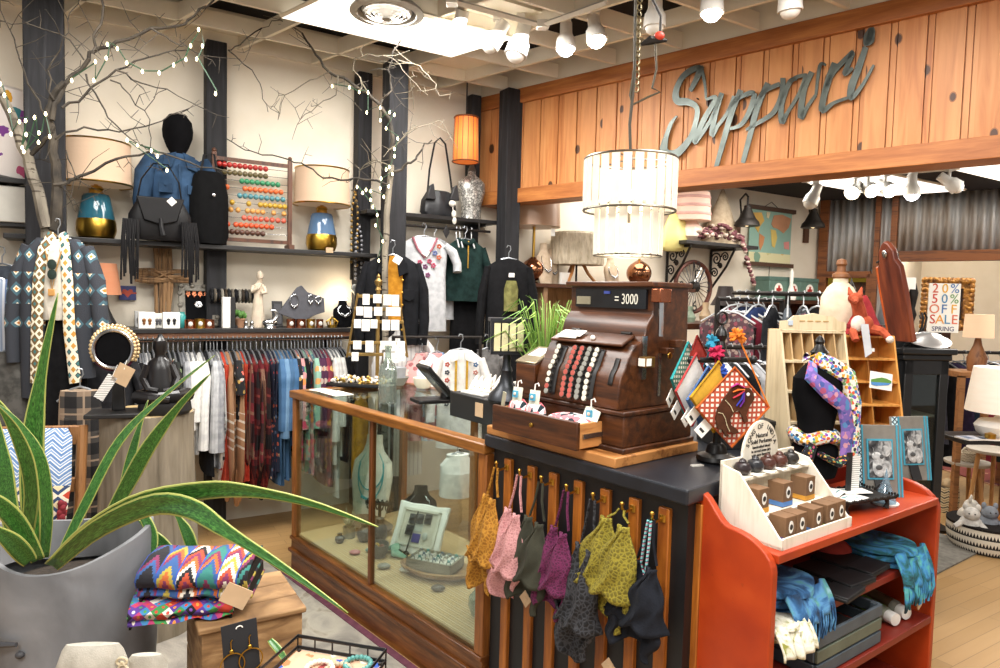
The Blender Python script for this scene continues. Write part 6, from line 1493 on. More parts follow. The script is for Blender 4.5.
b=B();b.tube([(-.06,-.06,.2),(-.1,-.065,.13),(-.1,-.07,.06),(-.06,-.075,.01)],[.02,.034,.036,.03],10,flat=.45,up=(0,1,0));b.tube([(-.04,-.07,.17),(.02,-.085,.14),(.05,-.08,.16)],[.02,.024,.018],8,flat=.5);mesh('dark_floral_scarf',b,DFL,t)
b=B();b.box(.1,-.075,.1,.034,.002,.12);mesh('barcode_tag',b,stripes(['#efece6','#efece6','#efece6','#6a6a6a'],.007,2,.7),t)
b=B();b.box(.065,-.085,.1,.022,.002,.15);mesh('black_tag',b,BLACK,t)
# cream torso form
pf_=at(838,332,3.9)
t=thing('dress_form','cream linen dress form with a turned wooden neck cap','dress form',(pf_.x,pf_.y,0),12)
zb_=pf_.z-.06
b=B();b.loft([(0,0,zb_,.085,.07),(0,0,zb_+.06,.078,.065),(0,0,zb_+.14,.09,.07),(0,0,zb_+.22,.088,.06),(0,0,zb_+.265,.06,.045),(0,0,zb_+.285,.033,.031),(0,0,zb_+.305,.031,.03)],28);mesh('torso',b,cloth('#dccdb4','#cfbfa4'),t)
b=B();b.lathe([(.033,zb_+.305),(.038,zb_+.312),(.036,zb_+.325),(.02,zb_+.335),(.018,zb_+.36),(.024,zb_+.37),(.02,zb_+.39),(0,zb_+.395)],seg=18);mesh('neck_cap',b,wood('#5a351c','#7d4f2c','z',5),t)
b=B();b.tube([(0,0,.02),(0,0,zb_+.02)],.014,10);b.lathe([(0,0),(.15,0),(.15,.02),(0,.03)],seg=24);mesh('stand',b,BLACKM,t)
b=B();b.box(.06,-.07,zb_+.245,.02,.004,.012);mesh('small_pin',b,IRON,t)
# plush fox and red felt hat on the oak display
zo=at(846,336,3.5).z
t=thing('plush_fox','orange plush fox slumped on top of the stained pigeonhole display','plush toy',(at(876,332,3.5).x,p2.y+.11,zo),-10)
ORF=cloth('#b5563a','#96422a',30);WHF=cloth('#e3d6c8',None,30)
b=B();b.ell((0,0,.045),.045,.04,.045);b.tube([(.03,-.01,.03),(.07,-.03,.02),(.09,-.06,-.01)],[.022,.018,.014],8);b.tube([(-.03,-.01,.03),(-.05,-.045,.015),(-.045,-.075,-.02)],[.02,.017,.014],8);b.tube([(-.01,0,.08),(-.025,-.02,.12),(-.04,-.03,.15)],[.03,.026,.024],10);b.ell((-.042,-.03,.155),.03,.028,.026);b.tube([(-.05,-.05,.15),(-.055,-.08,.14)],[.018,.006],8);mesh('fox_body',b,ORF,t)
for s_ in(-1,1):
    b=B();b.tube([(-.042+s_*.018,-.025,.172),(-.042+s_*.026,-.02,.205)],[.013,.003],8);mesh('ear',b,ORF,t)
b=B();b.ell((-.03,-.04,.05),.028,.02,.035);mesh('white_belly',b,WHF,t);b=B();b.ell((.09,-.062,-.012),.016);mesh('white_paw',b,WHF,t)
b=B();b.prism([(-.03,.05),(.0,.05),(.02,-.07),(-.005,-.09)],-.075,-.072);mesh('hang_tag',b,solid('#c9ccd0',.6),t)
t=thing('felt_hat','pointed red felt hat behind the plush fox','hat',(at(885,336,3.5).x,p2.y+.17,zo),0)
b=B();b.lathe([(.085,0),(.095,.003),(.09,.012),(.075,.03),(.05,.08),(.025,.14),(.008,.17),(0,.172)],seg=24,sy=.8);mesh('hat_body',b,cloth('#9c2f33','#7d2428',20),t)
b=B();b.lathe([(.078,.024),(.08,.03),(.074,.045),(.07,.042)],seg=24,sy=.8);mesh('hat_band',b,cloth('#6a1d22'),t)
# black box on counter behind the pouches
b=B();b.b2(-.12,.12,-.09,.09,0,.09);b.b2(-.125,.125,-.095,.095,.085,.1);single('display_box',b,solid('#17181a',.5,0,.2),'black box on the counter between pouches and plywood display','box',V((onz(748,450,ZK).x,onz(748,450,ZK).y+.1,ZK)),10,bevel=.003)
b=B();b.prism([(-.04,0),(.05,0),(.055,.04),(.0,.075),(-.035,.05)],-.02,.02);single('paper_bundle',b,PAPER,'crumpled white paper on the black box behind the pouches','paper',V((onz(748,450,ZK).x-.03,onz(748,450,ZK).y+.1,ZK+.1)),10,bevel=.008)
b=B();b.box(0,0,.002,.04,.015,.004);single('sticky_label',b,PAPER,'tiny white label lying on the black countertop near the stand base','label',onz(697,466,ZK),20)

# ================================================================ on the red shelf
dx0=onR(781,551,ZR)
t=thing('perfume_display','white wooden stepped display with an arched sign and perfume boxes','display rack',inR(dx0.x,.015,ZR),AR)
WPL=wood('#d9cfba','#ebe3d2','z',4,.5);Wd,Dd=.365,.2
sp=[(0,0),(Dd,0),(Dd,.19),(Dd-.06,.178),(.01,.03),(0,.028)]
for x in(0,Wd-.008):b=B();b.prism(sp,x,x+.008,'x');mesh('side_panel',b,WPL,t,smooth=False)
b=B();arch=[(0,0),(Wd,0),(Wd,.2),(.275,.2)]+[(.185+.09*cos(a),.2+.1*sin(a))for a in[PI*k/16 for k in range(0,17)]]+[(.095,.2),(0,.2)]
b.prism(arch,Dd-.008,Dd);mesh('sign_back',b,WPL,t,smooth=False)
b=B();b.b2(0,Wd,0,Dd,0,.008);mesh('base_shelf',b,WPL,t);b=B();b.b2(.008,Wd-.008,.0,.006,.008,.03);mesh('front_lip',b,WPL,t)
b=B();b.b2(.008,Wd-.008,Dd-.065,Dd,.152,.16);mesh('top_shelf',b,WPL,t);b=B();b.b2(.008,Wd-.008,.075,Dd,.06,.067);mesh('middle_shelf',b,WPL,t)
b=B();yy=Dd-.009
for i,ch_ in enumerate('SONG OF INDIA'):
    a=PI*(.88-.76*i/12);put_text(b,ch_,.021,MX.Translation((.185+.074*cos(a),yy,.2+.084*sin(a)))@MX.Rotation(PI/2-a,4,'Y')@XZ)
mesh('arched_lettering',b,INK,t)
b=B();put_text(b,'Natural',.02,MX.Translation((.185,yy,.256))@XZ);put_text(b,'Solid Perfumes',.018,MX.Translation((.185,yy,.238))@XZ);mesh('script_lettering',b,INK,t)
b=B();
for k,s_ in enumerate(('handcrafted blend','in carved stone jars','with pure beeswax')):put_text(b,s_,.0125,MX.Translation((.185,yy,.222-k*.012))@XZ)
mesh('small_lettering',b,INK,t)
PB=solid('#745539',.75,0,.12,30)
def pbox(x,y,z,col,lab,rz=0):
    q=inR(dx0.x,.015,ZR);p=q+dRd*x+nR*y+V((0,0,z));t=thing('perfume_box',lab,'box',p,AR+rz,'perfume boxes in the white display');t.scale=(1.05,1.05,1.1)
    b=B();b.b2(-.024,.024,-.024,.024,0,.064);mesh('carton',b,PB,t,bevel=.001)
    b=B();b.b2(-.0245,.0245,-.0245,.0245,.002,.014);mesh('colour_band',b,solid(col,.6),t)
    b=B();b.T=MX.Translation((0,-.0248,.038))@MX.Rotation(PI/2,4,'X');b.lathe([(0,0),(.013,0),(.013,.0006),(0,.0007)],seg=18,sx=.8,sy=1.2);mesh('round_label',b,PAPER,t)
    b=B();b.T=MX.Translation((0,-.0256,.038))@MX.Rotation(PI/2,4,'X');b.lathe([(.005,0),(.007,0),(.007,.0006),(.005,.0006)],seg=14);mesh('ring_emblem',b,INK,t)
CB=(('#5a4a8f','violet'),('#7a4a35','brown'),('#4a78b5','blue'),('#8a9a3a','green'),('#c98f2f','amber'))
lo=((.06,.05,0,'front row, at the display end nearest the counter'),(.115,.05,1,'front row, second from the counter end'),(.20,.05,2,'front row, alone in the middle'),(.272,.05,3,'front row, next to the last one'),(.325,.05,4,'front row, farthest from the counter'))
for x,y,i,w_ in lo:pbox(x,y-.012,.0085,CB[i][0],'perfume box with %s band, %s'%(CB[i][1],w_))
for x,i,w_ in((.06,0,'behind the first front box'),(.115,1,'behind the second front box'),(.20,2,'behind the middle front box')):pbox(x,.1-.0,.0085,CB[i][0],'perfume box with %s band, %s'%(CB[i][1],w_))if False else None
for x,i,w_ in((.05,4,'upper step beside the counter end'),(.17,2,'upper step in the middle'),(.29,4,'upper step at the far end')):pbox(x,.115,.0675,CB[i][0],'perfume box with %s band on the %s'%(CB[i][1],w_))
for k,(hx,w_)in enumerate((('#2a2022','first black carved perfume jar on the display top, near the counter'),('#26262a','second carved perfume jar on the display top, black'),('#4a2a22','third carved perfume jar on the display top, red brown'),('#4f2a20','fourth carved perfume jar on the display top, red brown'),('#2a2622','fifth carved perfume jar on the display top, black'))):
    q=inR(dx0.x,.015,ZR);p=q+dRd*(.055+k*.062)+nR*(Dd-.035)+V((0,0,.1605));t=thing('perfume_jar',w_,'jar',p,AR)
    b=B();b.lathe([(0,0),(.014,0),(.0235,.01),(.025,.02),(.02,.031),(.011,.036),(0,.036)],seg=20);mesh('jar_body',b,solid(hx,.35,0,.3),t)
    b=B();b.lathe([(.009,.036),(.011,.038),(.008,.043),(.003,.046),(0,.047)],seg=14);mesh('lid',b,solid(hx,.35,0,.3),t)
    b=B();b.box(.02,-.03,.003,.022,.03,.0015);mesh('tester_slip',b,PAPER,t)
# photo frames
g=G('photo_grain');PHOTO=g.out(g.ramp(g.noise(22,5,dist=1.5),[(.35,'#19191a'),(.5,'#4a4a4b'),(.62,'#9a9a99'),(.72,'#c4c4c2')]),.3)
g=G('photo_grain_pale');PHOTO2=g.out(g.ramp(g.noise(40,5,dist=1),[(.32,'#5a5a5a'),(.5,'#a9a9a8'),(.65,'#d0d0ce')]),.3)
def photo_frame(px,py,wd,ht,rz,lab,y_):
    q=onp(px,py,inR(0,y_,0),nR);p=V((q.x,q.y,ZR));t=thing('photo_stand',lab,'photo frame',p,rz,rot=(R(-9),0,R(rz)))
    b=B();b.b2(-wd/2,wd/2,0,.014,0,ht);mesh('grey_panel',b,solid('#77726a',.7,0,.12,30),t,bevel=.002)
    b=B();b.b2(-wd/2,-wd/2+.022,-.003,.001,0,ht);mesh('lattice_strip',b,lattice('#bfd9e0','#24333f',.02,.3),t)
    for x in(-wd/2+.025,wd/2-.02,wd/2-.008):b=B();b.b2(x,x+.005,-.003,.001,0,ht);mesh('turquoise_strip',b,solid('#3f94ac',.5),t)
    x0,x1,z0,z1=-wd*.22,wd*.26,ht*.27,ht*.78
    b=B();b.b2(x0-.006,x1+.006,-.004,.001,z0-.006,z1+.006);mesh('turquoise_mat',b,solid('#3f94ac',.5),t)
    b=B();b.b2(x0,x1,-.006,-.003,z0,z1);mesh('photo_print',b,PHOTO,t)
    cx_=(x0+x1)/2;s=ht*.1
    b=B();b.ell((cx_-s*.2,-.006,z0+s*1.6),s*1.0,.0015,s*1.5,16,8);b.ell((cx_-s*.6,-.0065,z0+s*3.0),s*.7,.0015,s*.55,14,8);b.ell((cx_+s*.8,-.006,z0+s*3.7),s*.65,.0015,s*.8,14,8);b.tube([(cx_-s*.9,-.0065,z0+s*3.2),(cx_-s*1.1,-.0065,z0+s*4.2)],[s*.22,s*.08],6,flat=.2);b.ell((cx_+s*.8,-.006,z0+s*1.2),s*.8,.0015,s*1.2,14,8);mesh('pale_figures',b,PHOTO2,t)
    b=B();b.ell((cx_+s*.1,-.008,z0+s*2.9),s*.3,.0015,s*.3,10,6);b.ell((cx_-s*.3,-.008,z0+s*1.4),s*.5,.0015,s*.35,10,6);mesh('dark_spots',b,solid('#4a4a4a',.4),t)
    b=B();b.T=MX.Translation((0,.014,ht*.5))@MX.Rotation(R(-16),4,'X');b.b2(-.02,.02,0,.004,-ht*.5,0);mesh('easel_back',b,BLACK,t)
photo_frame(880,500,.168,.245,3,'grey and turquoise photo frame, the nearer one on the red shelf',.115)
photo_frame(913,497,.16,.24,12,'grey and turquoise photo frame, the one behind at the shelf end',.15)
# iron tray of leaflets
q=V((.6,0,0))
t=thing('iron_tray','ornate black iron footed tray of leaflets on the red shelf','tray',inR(q.x,.11,ZR),AR-12)
b=B();b.b2(-.12,.12,-.065,.065,.035,.04);mesh('tray_plate',b,IRON,t)
b=B()
for k in range(30):
    f=k/30;x=-.12+.24*f
    for y in(-.067,.067):b.ell((x,y,.043+.002*sin(k*1.6)),.004,.003,.005,6,5)
for k in range(14):
    y=-.065+.13*k/13
    for x in(-.122,.122):b.ell((x,y,.045+.002*sin(k*1.6)),.003,.004,.006,6,5)
mesh('pierced_rim',b,IRON,t)['kind']='stuff'
b=B();b.tube([(.125,-.02,.04),(.15,-.015,.06),(.15,.015,.06),(.125,.02,.04)],.004,6);b.tube([(-.125,-.02,.04),(-.15,-.015,.06),(-.15,.015,.06),(-.125,.02,.04)],.004,6);mesh('handles',b,IRON,t)['kind']='stuff'
for x in(-.09,.09):
    for y in(-.05,.05):b=B();b.tube([(x,y,.037),(x*1.05,y,.018),(x*1.0,y,.003)],[.008,.006,.009],8);mesh('foot',b,IRON,t)
for k,(x,y,r_,lab)in enumerate(((-.05,-.02,8,'white leaflet with teal print lying foremost on the iron tray'),(.02,.01,-14,'white leaflet with teal heading on the iron tray beside the frame'),(-.07,.03,25,'grey white leaflet at the back of the iron tray'))):
    tt_=thing('leaflet',lab,'leaflet',inR(q.x,.11,ZR+.043+k*.004)+dRd*x+nR*y,AR-12+r_)
    b=B();b.box(0,0,.0,.1,.055,.002);mesh('paper',b,PAPER,tt_);b=B();b.box(-.02,.012,.0015,.03,.006,.001);b.box(.02,-.008,.0015,.04,.003,.001);mesh('print',b,solid('#3f8a8f',.6),tt_)
t=thing('glass_ornament','clear blue glass tower ornament before the nearer photo frame','ornament',inR(.73,.07,ZR),AR)
b=B();b.lathe([(0,0),(.03,0),(.034,.01),(.028,.03),(.02,.05),(.012,.07),(.006,.09),(0,.12)],seg=16);mesh('glass_body',b,glassy('blue_glass','#cfe3f0',.4,.18,'#b5cfe0'),t)
b=B();b.lathe([(0,-.0),(.04,0),(.042,.006),(0,.008)],seg=20);mesh('saucer',b,WHITE,t)
# middle shelf: scarves and black clutches
ZM1,ZM2=.725,.53
TIE=G('tie_dye_blue');o=TIE.xyz();nn=TIE.noise(11,4,dist=1.5);TIEM=TIE.out(TIE.ramp(nn,[(.3,'#1d2733'),(.45,'#2f5f8f'),(.55,'#5a93c4'),(.65,'#5fa8a0'),(.75,'#9cc4d9')]),.9)
TIE2=G('tie_dye_teal');nn=TIE2.noise(10,4,dist=2);TIEM2=TIE2.out(TIE2.ramp(nn,[(.3,'#15242a'),(.42,'#2a6a74'),(.52,'#3f86c0'),(.62,'#57b0a8'),(.75,'#7fb4dc')]),.9)
TIE3=G('tie_dye_olive');nn=TIE3.noise(22,3,dist=2);TIEM3=TIE3.out(TIE3.ramp(nn,[(.3,'#8a8a3a'),(.45,'#d9d6c0'),(.6,'#e6e3d6'),(.72,'#9a9a4a')]),.9)
def folded(nm,lab,x,y,z,wd,dp,h_,mat,rz=0,fr=0,droop=.05,cat='scarf'):
    t=thing(nm,lab,cat,inR(x,y,z),AR+rz);nl=3
    for k in range(nl):
        b=B();zc=h_*(k+.5)/nl;b.loft([(0,.0,zc-h_/nl*.5,wd*.46,dp*.46),(0,0,zc-h_/nl*.2,wd*.5,dp*.5),(0,0,zc+h_/nl*.3,wd*.49,dp*.49),(.0,0,zc+h_/nl*.5,wd*.42,dp*.42)],28,lambda j,a,z:.05*sin(5*a+k*2));mesh('fold',b,mat,t)
    b=B();b.grid(lambda u,v:((u-.5)*wd*.9,-dp*.42-.035*sin(v*PI/2)+.006*sin(u*22),h_*.9-v*(h_+droop)+.006*sin(u*9)),24,8);mesh('front_drape',b,mat,t,solid=.006)
    if fr:
        b=B()
        for k in range(fr):
            x_=(k/(fr-1)-.5)*wd*.88;b.tube([(x_,-dp*.42-.034,-droop+.01),(x_+rnd.uniform(-.006,.006),-dp*.42-.04,-droop-.03),(x_+rnd.uniform(-.014,.014),-dp*.42-.036,-droop-.06-rnd.random()*.02)],.003,5)
        mesh('fringe',b,mat,t)['kind']='stuff'
folded('folded_scarf','teal and blue tie-dye scarf with fringe at the far end of the shelf',.84,.13,ZM1,.24,.24,.06,TIEM2,0,26,.045)
folded('folded_scarf','navy and bright blue tie-dye scarf folded over the slatted crate',.2,.13,ZM1,.25,.22,.075,TIEM,4,16,.0)
folded('folded_scarf','olive and white tie-dye scarf at the end near the counter',.085,.085,ZM1-.03,.16,.2,.05,TIEM3,-4,0,.02)
b=B();b.ell((0,0,.03),.07,.06,.03,16,8);single('folded_scarf',b,solid('#a83a2c',.9,0,.2),'red knitted scarf bunched behind the teal fringed scarf','scarf',inR(.7,.22,ZM1),AR)
for k,(x,y,rz,lab)in enumerate(((.42,.1,6,'flat black clutch, nearest to the blue scarf on the middle shelf'),(.52,.12,-4,'flat black clutch in the middle of the middle shelf'),(.64,.13,3,'flat black clutch next to the teal fringed scarf'))):
    t=thing('clutch_bag',lab,'clutch',inR(x,y,ZM1+.0+k*.008),AR+rz)
    b=B();b.b2(-.07,.07,-.1,.1,0,.014);mesh('clutch_body',b,solid('#141415',.6,0,.2),t,bevel=.005);b=B();b.b2(-.07,.07,-.1,-.02,.014,.019);mesh('flap',b,solid('#19191b',.6,0,.2),t,bevel=.003)
# slatted crate and bottles on the lower shelf
t=thing('slatted_crate','grey painted slatted wooden crate on the lower red shelf','crate',inR(.43,.13,ZM2),AR)
GP=solid('#4a545c',.6,0,.15,14);GP2=solid('#5f6658',.6,0,.15,14);GW,GD,GH=.38,.24,.125
for k in range(3):
    z=.004+k*.043
    b=B();b.b2(-GW/2,GW/2,-GD/2,-GD/2+.01,z,z+.036);mesh('front_slat',b,(GP,GP2,GP)[k],t,bevel=.002)
    b=B();b.b2(-GW/2,GW/2,GD/2-.01,GD/2,z,z+.036);mesh('back_slat',b,GP,t,bevel=.002)
    for s_ in(-1,1):b=B();b.b2(s_*GW/2-.006,s_*GW/2+.006,-GD/2+.01,GD/2-.01,z,z+.036);mesh('end_slat',b,GP,t,bevel=.002)
b=B();b.b2(-GW/2+.008,GW/2-.008,-GD/2+.012,GD/2-.012,.002,.01);mesh('crate_floor',b,GP,t)
for sx in(-1,1):
    for sy in(-1,1):b=B();b.box(sx*(GW/2-.016),sy*(GD/2-.02),.065,.016,.016,.125);mesh('corner_block',b,GP,t)
b=B();b.b2(-.1,.12,-.08,.08,.0,.07);single('clutch_bag',b,solid('#19191a',.7,0,.3),'black leather bag stored inside the slatted crate','bag',inR(.43,.13,ZM2+.012),AR,bevel=.02)
for k,(x,hx,lab)in enumerate(((.80,'#6fa83a','lying bottle with bright green label and white cap on lower shelf'),(.88,'#7d6a4f','lying bottle with brown label and white cap at shelf end'))):
    t=thing('lying_bottle',lab,'bottle',inR(x,.12,ZM2+.026),AR-18)
    b=B();b.T=MX.Rotation(PI/2,4,'X');b.lathe([(0,-.1),(.024,-.1),(.026,-.09),(.026,.05),(.02,.062),(.014,.065),(0,.066)],seg=20);mesh('bottle_body',b,glassy('lotion_bottle','#e6e6da',.3,.5,'#c9c9b9'),t)
    b=B();b.T=MX.Rotation(PI/2,4,'X');b.lathe([(.0264,-.07),(.0268,-.07),(.0268,.04),(.0264,.04)],seg=20);mesh('label',b,solid(hx,.5,0,.25,40),t)
    b=B();b.T=MX.Rotation(PI/2,4,'X');b.lathe([(0,.06),(.021,.062),(.021,.092),(0,.094)],seg=18);mesh('cap',b,WHITE,t)
b=B();b.box(0,0,0,.05,.003,.03,MX.Rotation(R(-30),3,'Y'));single('price_tag',b,TAGB,'small tan tag dangling under the teal fringed scarf','price tag',inR(.87,.0,ZM1-.12),AR)
for k,(x,lab)in enumerate(((.2,'dark red purse on the bottom shelf near the counter'),(.33,'maroon purse beside the dark red one on the bottom shelf'))):
    b=B();b.ell((0,0,.04),.06,.05,.04,16,8);single('coin_purse',b,floral('#5a1f26',['#a83a3f','#3f1519','#c9a08a'],40,dens=.4),lab,'purse',inR(x,.13,.30),AR)
# ================================================================ foreground: planter, snake plant, crate of clutches, jewellery rack
DP=2.35
pc1=at(52,560,DP);ZPR=pc1.z
g=G('grey_planter');nn=g.noise(3,6,g.mul((1.5,1.5,.7)),.6);n9=g.noise(25,4);g.bump(n9,.2,.004)
PLNT=g.out(g.ramp(nn,[(.3,'#5a5b5e'),(.5,'#77787b'),(.68,'#929396')]),.6)
RX=84*DP/850
t=thing('planter','tall grey stone planter with a wavy rim holding the snake plant','planter',(pc1.x-.02,pc1.y+.12,0),0)
def rim(a):return ZPR+.03+.03*cos(2*(a-.25))+.012*sin(a)
b=B();seg=48;rows_=[(.8,0),(.86,.12),(.95,.35),(1.0,.6),(1.0,.85),(.98,.97),(.96,1.0),(.9,1.0),(.86,.93),(.82,.86)]
vs_=[];fs=[]
for r_,f in rows_:
    for i in range(seg):
        a=2*PI*i/seg;q=1+.03*cos(4*a)
        vs_.append((RX*r_*q*cos(a),RX*.92*r_*q*sin(a),rim(a)*f))
for j in range(len(rows_)-1):
    for i in range(seg):k=(i+1)%seg;fs.append((j*seg+i,j*seg+k,(j+1)*seg+k,(j+1)*seg+i))
fs.append(tuple(range(seg-1,-1,-1)));b.add(vs_,fs);mesh('pot_body',b,PLNT,t,ang=60)
b=B();b.lathe([(0,.0),(RX*.84,0),(RX*.5,.02),(0,.025)],(0,0,ZPR*.86),32,1,.92);mesh('soil',b,solid('#2f261d',.95,0,.4,60,.6),t)
b=B();b.tube([(-.11,-RX*.95,ZPR-.19),(-.06,-RX*1.0,ZPR-.19),(.0,-RX*1.02,ZPR-.185)],[.008,.01,.006],8);b.ell((-.0,-RX*.97,ZPR-.22),.012,.01,.01);mesh('dark_scar',b,solid('#3f3f42',.6),t)
PC=V((pc1.x-.02,pc1.y+.12,ZPR*.87))
g=G('snake_leaf');o=g.xyz(g.N[g.co.node.name].outputs['UV']);nn=g.noise(16,3,g.mul((1,4,1),g.co.node.outputs['UV']),.8)
e_=g.ma('ABSOLUTE',g.ma('SUBTRACT',o[0],.5));body=g.ramp(nn,[(.36,'#1d4019'),(.5,'#2f5f24'),(.64,'#4a7c36')])
LEAFM=g.out(g.mix(g.ma('GREATER_THAN',e_,.43),body,'#9fa558'),.32)
def leaf(lab_,pts,w0,D0,D1,twist=0.0,fold=.25):
    """blade through pixels pts; widths peak mid-blade"""
    n=22;P=[]
    ctrl=[at(x,y,D0+(D1-D0)*i/(len(pts)-1))for i,(x,y)in enumerate(pts)]
    def cr(tt):
        m=len(ctrl)-1;f=min(tt*m,m-1e-6);i=int(f);u=f-i
        p0_,p1_,p2_,p3_=ctrl[max(i-1,0)],ctrl[i],ctrl[i+1],ctrl[min(i+2,m)]
        return .5*((2*p1_)+(p2_-p0_)*u+(2*p0_-5*p1_+4*p2_-p3_)*u*u+(3*p1_-p0_-3*p2_+p3_)*u**3)
    vs_=[];uv=[]
    for i in range(n+1):
        u=i/n;p=cr(u);d=(cr(min(1,u+.01))-cr(max(0,u-.01))).normalized();view=(C-p).normalized()
        e=d.cross(view).normalized();nrm_=e.cross(d).normalized()
        ca,sa_=cos(twist),sin(twist);e2=e*ca+nrm_*sa_;n2=nrm_*ca-e*sa_
        wv=w0*.74*(.55+.45*sin(PI*min(1,u*1.25+.1)))*(1-max(0,(u-.55)/.45)**1.6)+.0008
        for k in range(5):
            q=(k-2)/2;vs_.append(p+e2*(q*wv)+n2*(fold*wv*(abs(q)-.5)));uv.append((k/4,u))
    b=B();fs=[(j*5+k,j*5+k+1,j*5+k+6,j*5+k+5)for j in range(n)for k in range(4)]
    b.add([v_-PLB for v_ in vs_],fs);o_=mesh('leaf',b,LEAFM,plant,solid=.0035,ang=80)
    ul=o_.data.uv_layers.new(name='UVMap')
    for l in o_.data.loops:ul.data[l.index].uv=uv[l.vertex_index]
    return o_
PLB=V((pc1.x,pc1.y+.1,ZPR*.88))
plant=thing('snake_plant','large snake plant with yellow edged leaves arching out of the grey planter','plant',PLB)
for a in(([(36,556),(33,500),(33,440),(42,370),(58,293)],.040,2.35,2.3,.1),
          ([(60,556),(85,505),(120,440),(165,395),(215,355)],.018,2.35,2.6,.25),
          ([(108,520),(130,480),(150,445),(180,405),(210,374)],.028,2.45,2.3,.1),([(118,515),(128,470),(138,432),(148,400)],.018,2.5,2.6,.2),
          ([(55,562),(90,530),(140,502),(205,490),(250,491),(310,503),(378,527)],.034,2.2,1.75,-.45),
          ([(52,566),(95,530),(150,505),(190,508),(225,530),(280,565),(348,613)],.036,2.2,1.7,-.3),
          ([(18,552),(8,500),(4,455),(-8,400)],.03,2.3,2.3,.3),([(24,556),(32,490),(20,440),(0,405),(-25,385)],.026,2.28,2.1,.5),
          ([(44,558),(46,510),(40,460),(20,425),(-5,402)],.022,2.25,2.1,-.4),([(38,560),(15,520),(-15,495),(-60,480)],.03,2.2,2.0,.3),
          ([(30,562),(10,540),(-20,520)],.03,2.15,2.0,.2),([(150,560),(152,535),(140,510),(128,500)],.022,2.5,2.55,.3),([(195,555),(186,530),(172,508)],.024,2.6,2.6,.3),([(176,560),(160,540),(138,520)],.022,2.6,2.6,.3)):
    leaf('',*a)
leaf('',[(270,640),(282,655),(296,680)],.012,2.2,2.1,.2)
# weathered crate with clutches on top
pk=at(201.6,634,2.3)
g=G('old_crate_wood');nn=g.noise(4,6,g.mul((2,2,9)),.6);n4=g.noise(20,4);g.bump(nn,.4,.008)
CRT=g.out(g.ramp(nn,[(.3,'#6a4d30'),(.5,'#8f6d47'),(.7,'#b08d62')]),.75)
bx=thing('wooden_crate','rough brown wooden box pedestal carrying the two woven clutches','crate',(pk.x,pk.y,0),32)
HB=pk.z
for k in range(4):
    z0=HB*k/4;b=B();b.b2(0,.28,0,.03,z0+.003,HB*(k+1)/4-.003);mesh('front_board',b,CRT,bx,bevel=.004)
    b=B();b.b2(0,.03,.03,.3,z0+.003,HB*(k+1)/4-.003);mesh('side_board',b,CRT,bx,bevel=.004)
    b=B();b.b2(.25,.28,.03,.3,z0+.003,HB*(k+1)/4-.003);mesh('end_board',b,CRT,bx,bevel=.004)
for k in range(3):
    b=B();b.b2(-.01,.29,-.01+k*.106,.09+k*.106,HB-.002,HB+.016);mesh('top_board',b,CRT,bx,bevel=.005)
def uvm(nm,build,rough=.92):
    g=G(nm);u=g.co.node.outputs['UV'];m_=build(g,u);g.bump(g.noise(90,2),.35,.004);return g.out(m_,rough)
def zz(g,u):
    o=g.xyz(u);p=g.ma('PINGPONG',o[0],.09);p=g.ma('SNAP',p,.015);f=g.ma('FRACT',g.ma('ADD',g.ma('MULTIPLY',o[1],2.6),g.ma('MULTIPLY',p,6)))
    blk=g.ma('FLOOR',g.ma('MULTIPLY',o[0],5.5));wn=g.N.new('ShaderNodeTexWhiteNoise');wn.noise_dimensions='2D'
    cx=g.N.new('ShaderNodeCombineXYZ');g.L.new(blk,cx.inputs[0]);g.L.new(g.ma('FLOOR',g.ma('MULTIPLY',f,5)),cx.inputs[1]);g.L.new(cx.outputs[0],wn.inputs['Vector'])
    c=g.ramp(wn.outputs['Value'],[(0,'#ad472e'),(.14,'#1d1c22'),(.3,'#a8953f'),(.42,'#33558a'),(.54,'#762c50'),(.64,'#33766e'),(.76,'#d3cabb'),(.84,'#1d1c22'),(.93,'#b8602f')],True)
    return g.mix(g.ma('GREATER_THAN',g.ma('ABSOLUTE',g.ma('SUBTRACT',g.ma('FRACT',g.ma('MULTIPLY',o[0],5.5)),.5)),.46),c,'#2f4fa0')
def zz2(g,u):
    v=g.N.new('ShaderNodeMapping');v.inputs['Rotation'].default_value=(0,0,.7);v.inputs['Scale'].default_value=(1,1,1);g.L.new(u,v.inputs[0])
    ck=g.vor(13,'Color',vec=v.outputs[0],rand=0);d=g.vor(13,'Distance',feat='F1',vec=v.outputs[0],rand=0)
    c=g.ramp(g.xyz(ck)[0],[(0,'#b03a6a'),(.15,'#e0d6c8'),(.3,'#3f8a4a'),(.45,'#c2402f'),(.6,'#5a3a8f'),(.75,'#1d1c22'),(.88,'#3f7fb0')],True)
    return g.mix(g.ma('LESS_THAN',d,.2),c,g.ramp(g.xyz(ck)[1],[(0,'#c9402f'),(.3,'#4f9a4a'),(.5,'#7a4aa0'),(.7,'#e6ddd0'),(.85,'#d98a3a')],True))
WV1=uvm('woven_zigzag',zz);WV2=uvm('woven_diamonds',zz2)
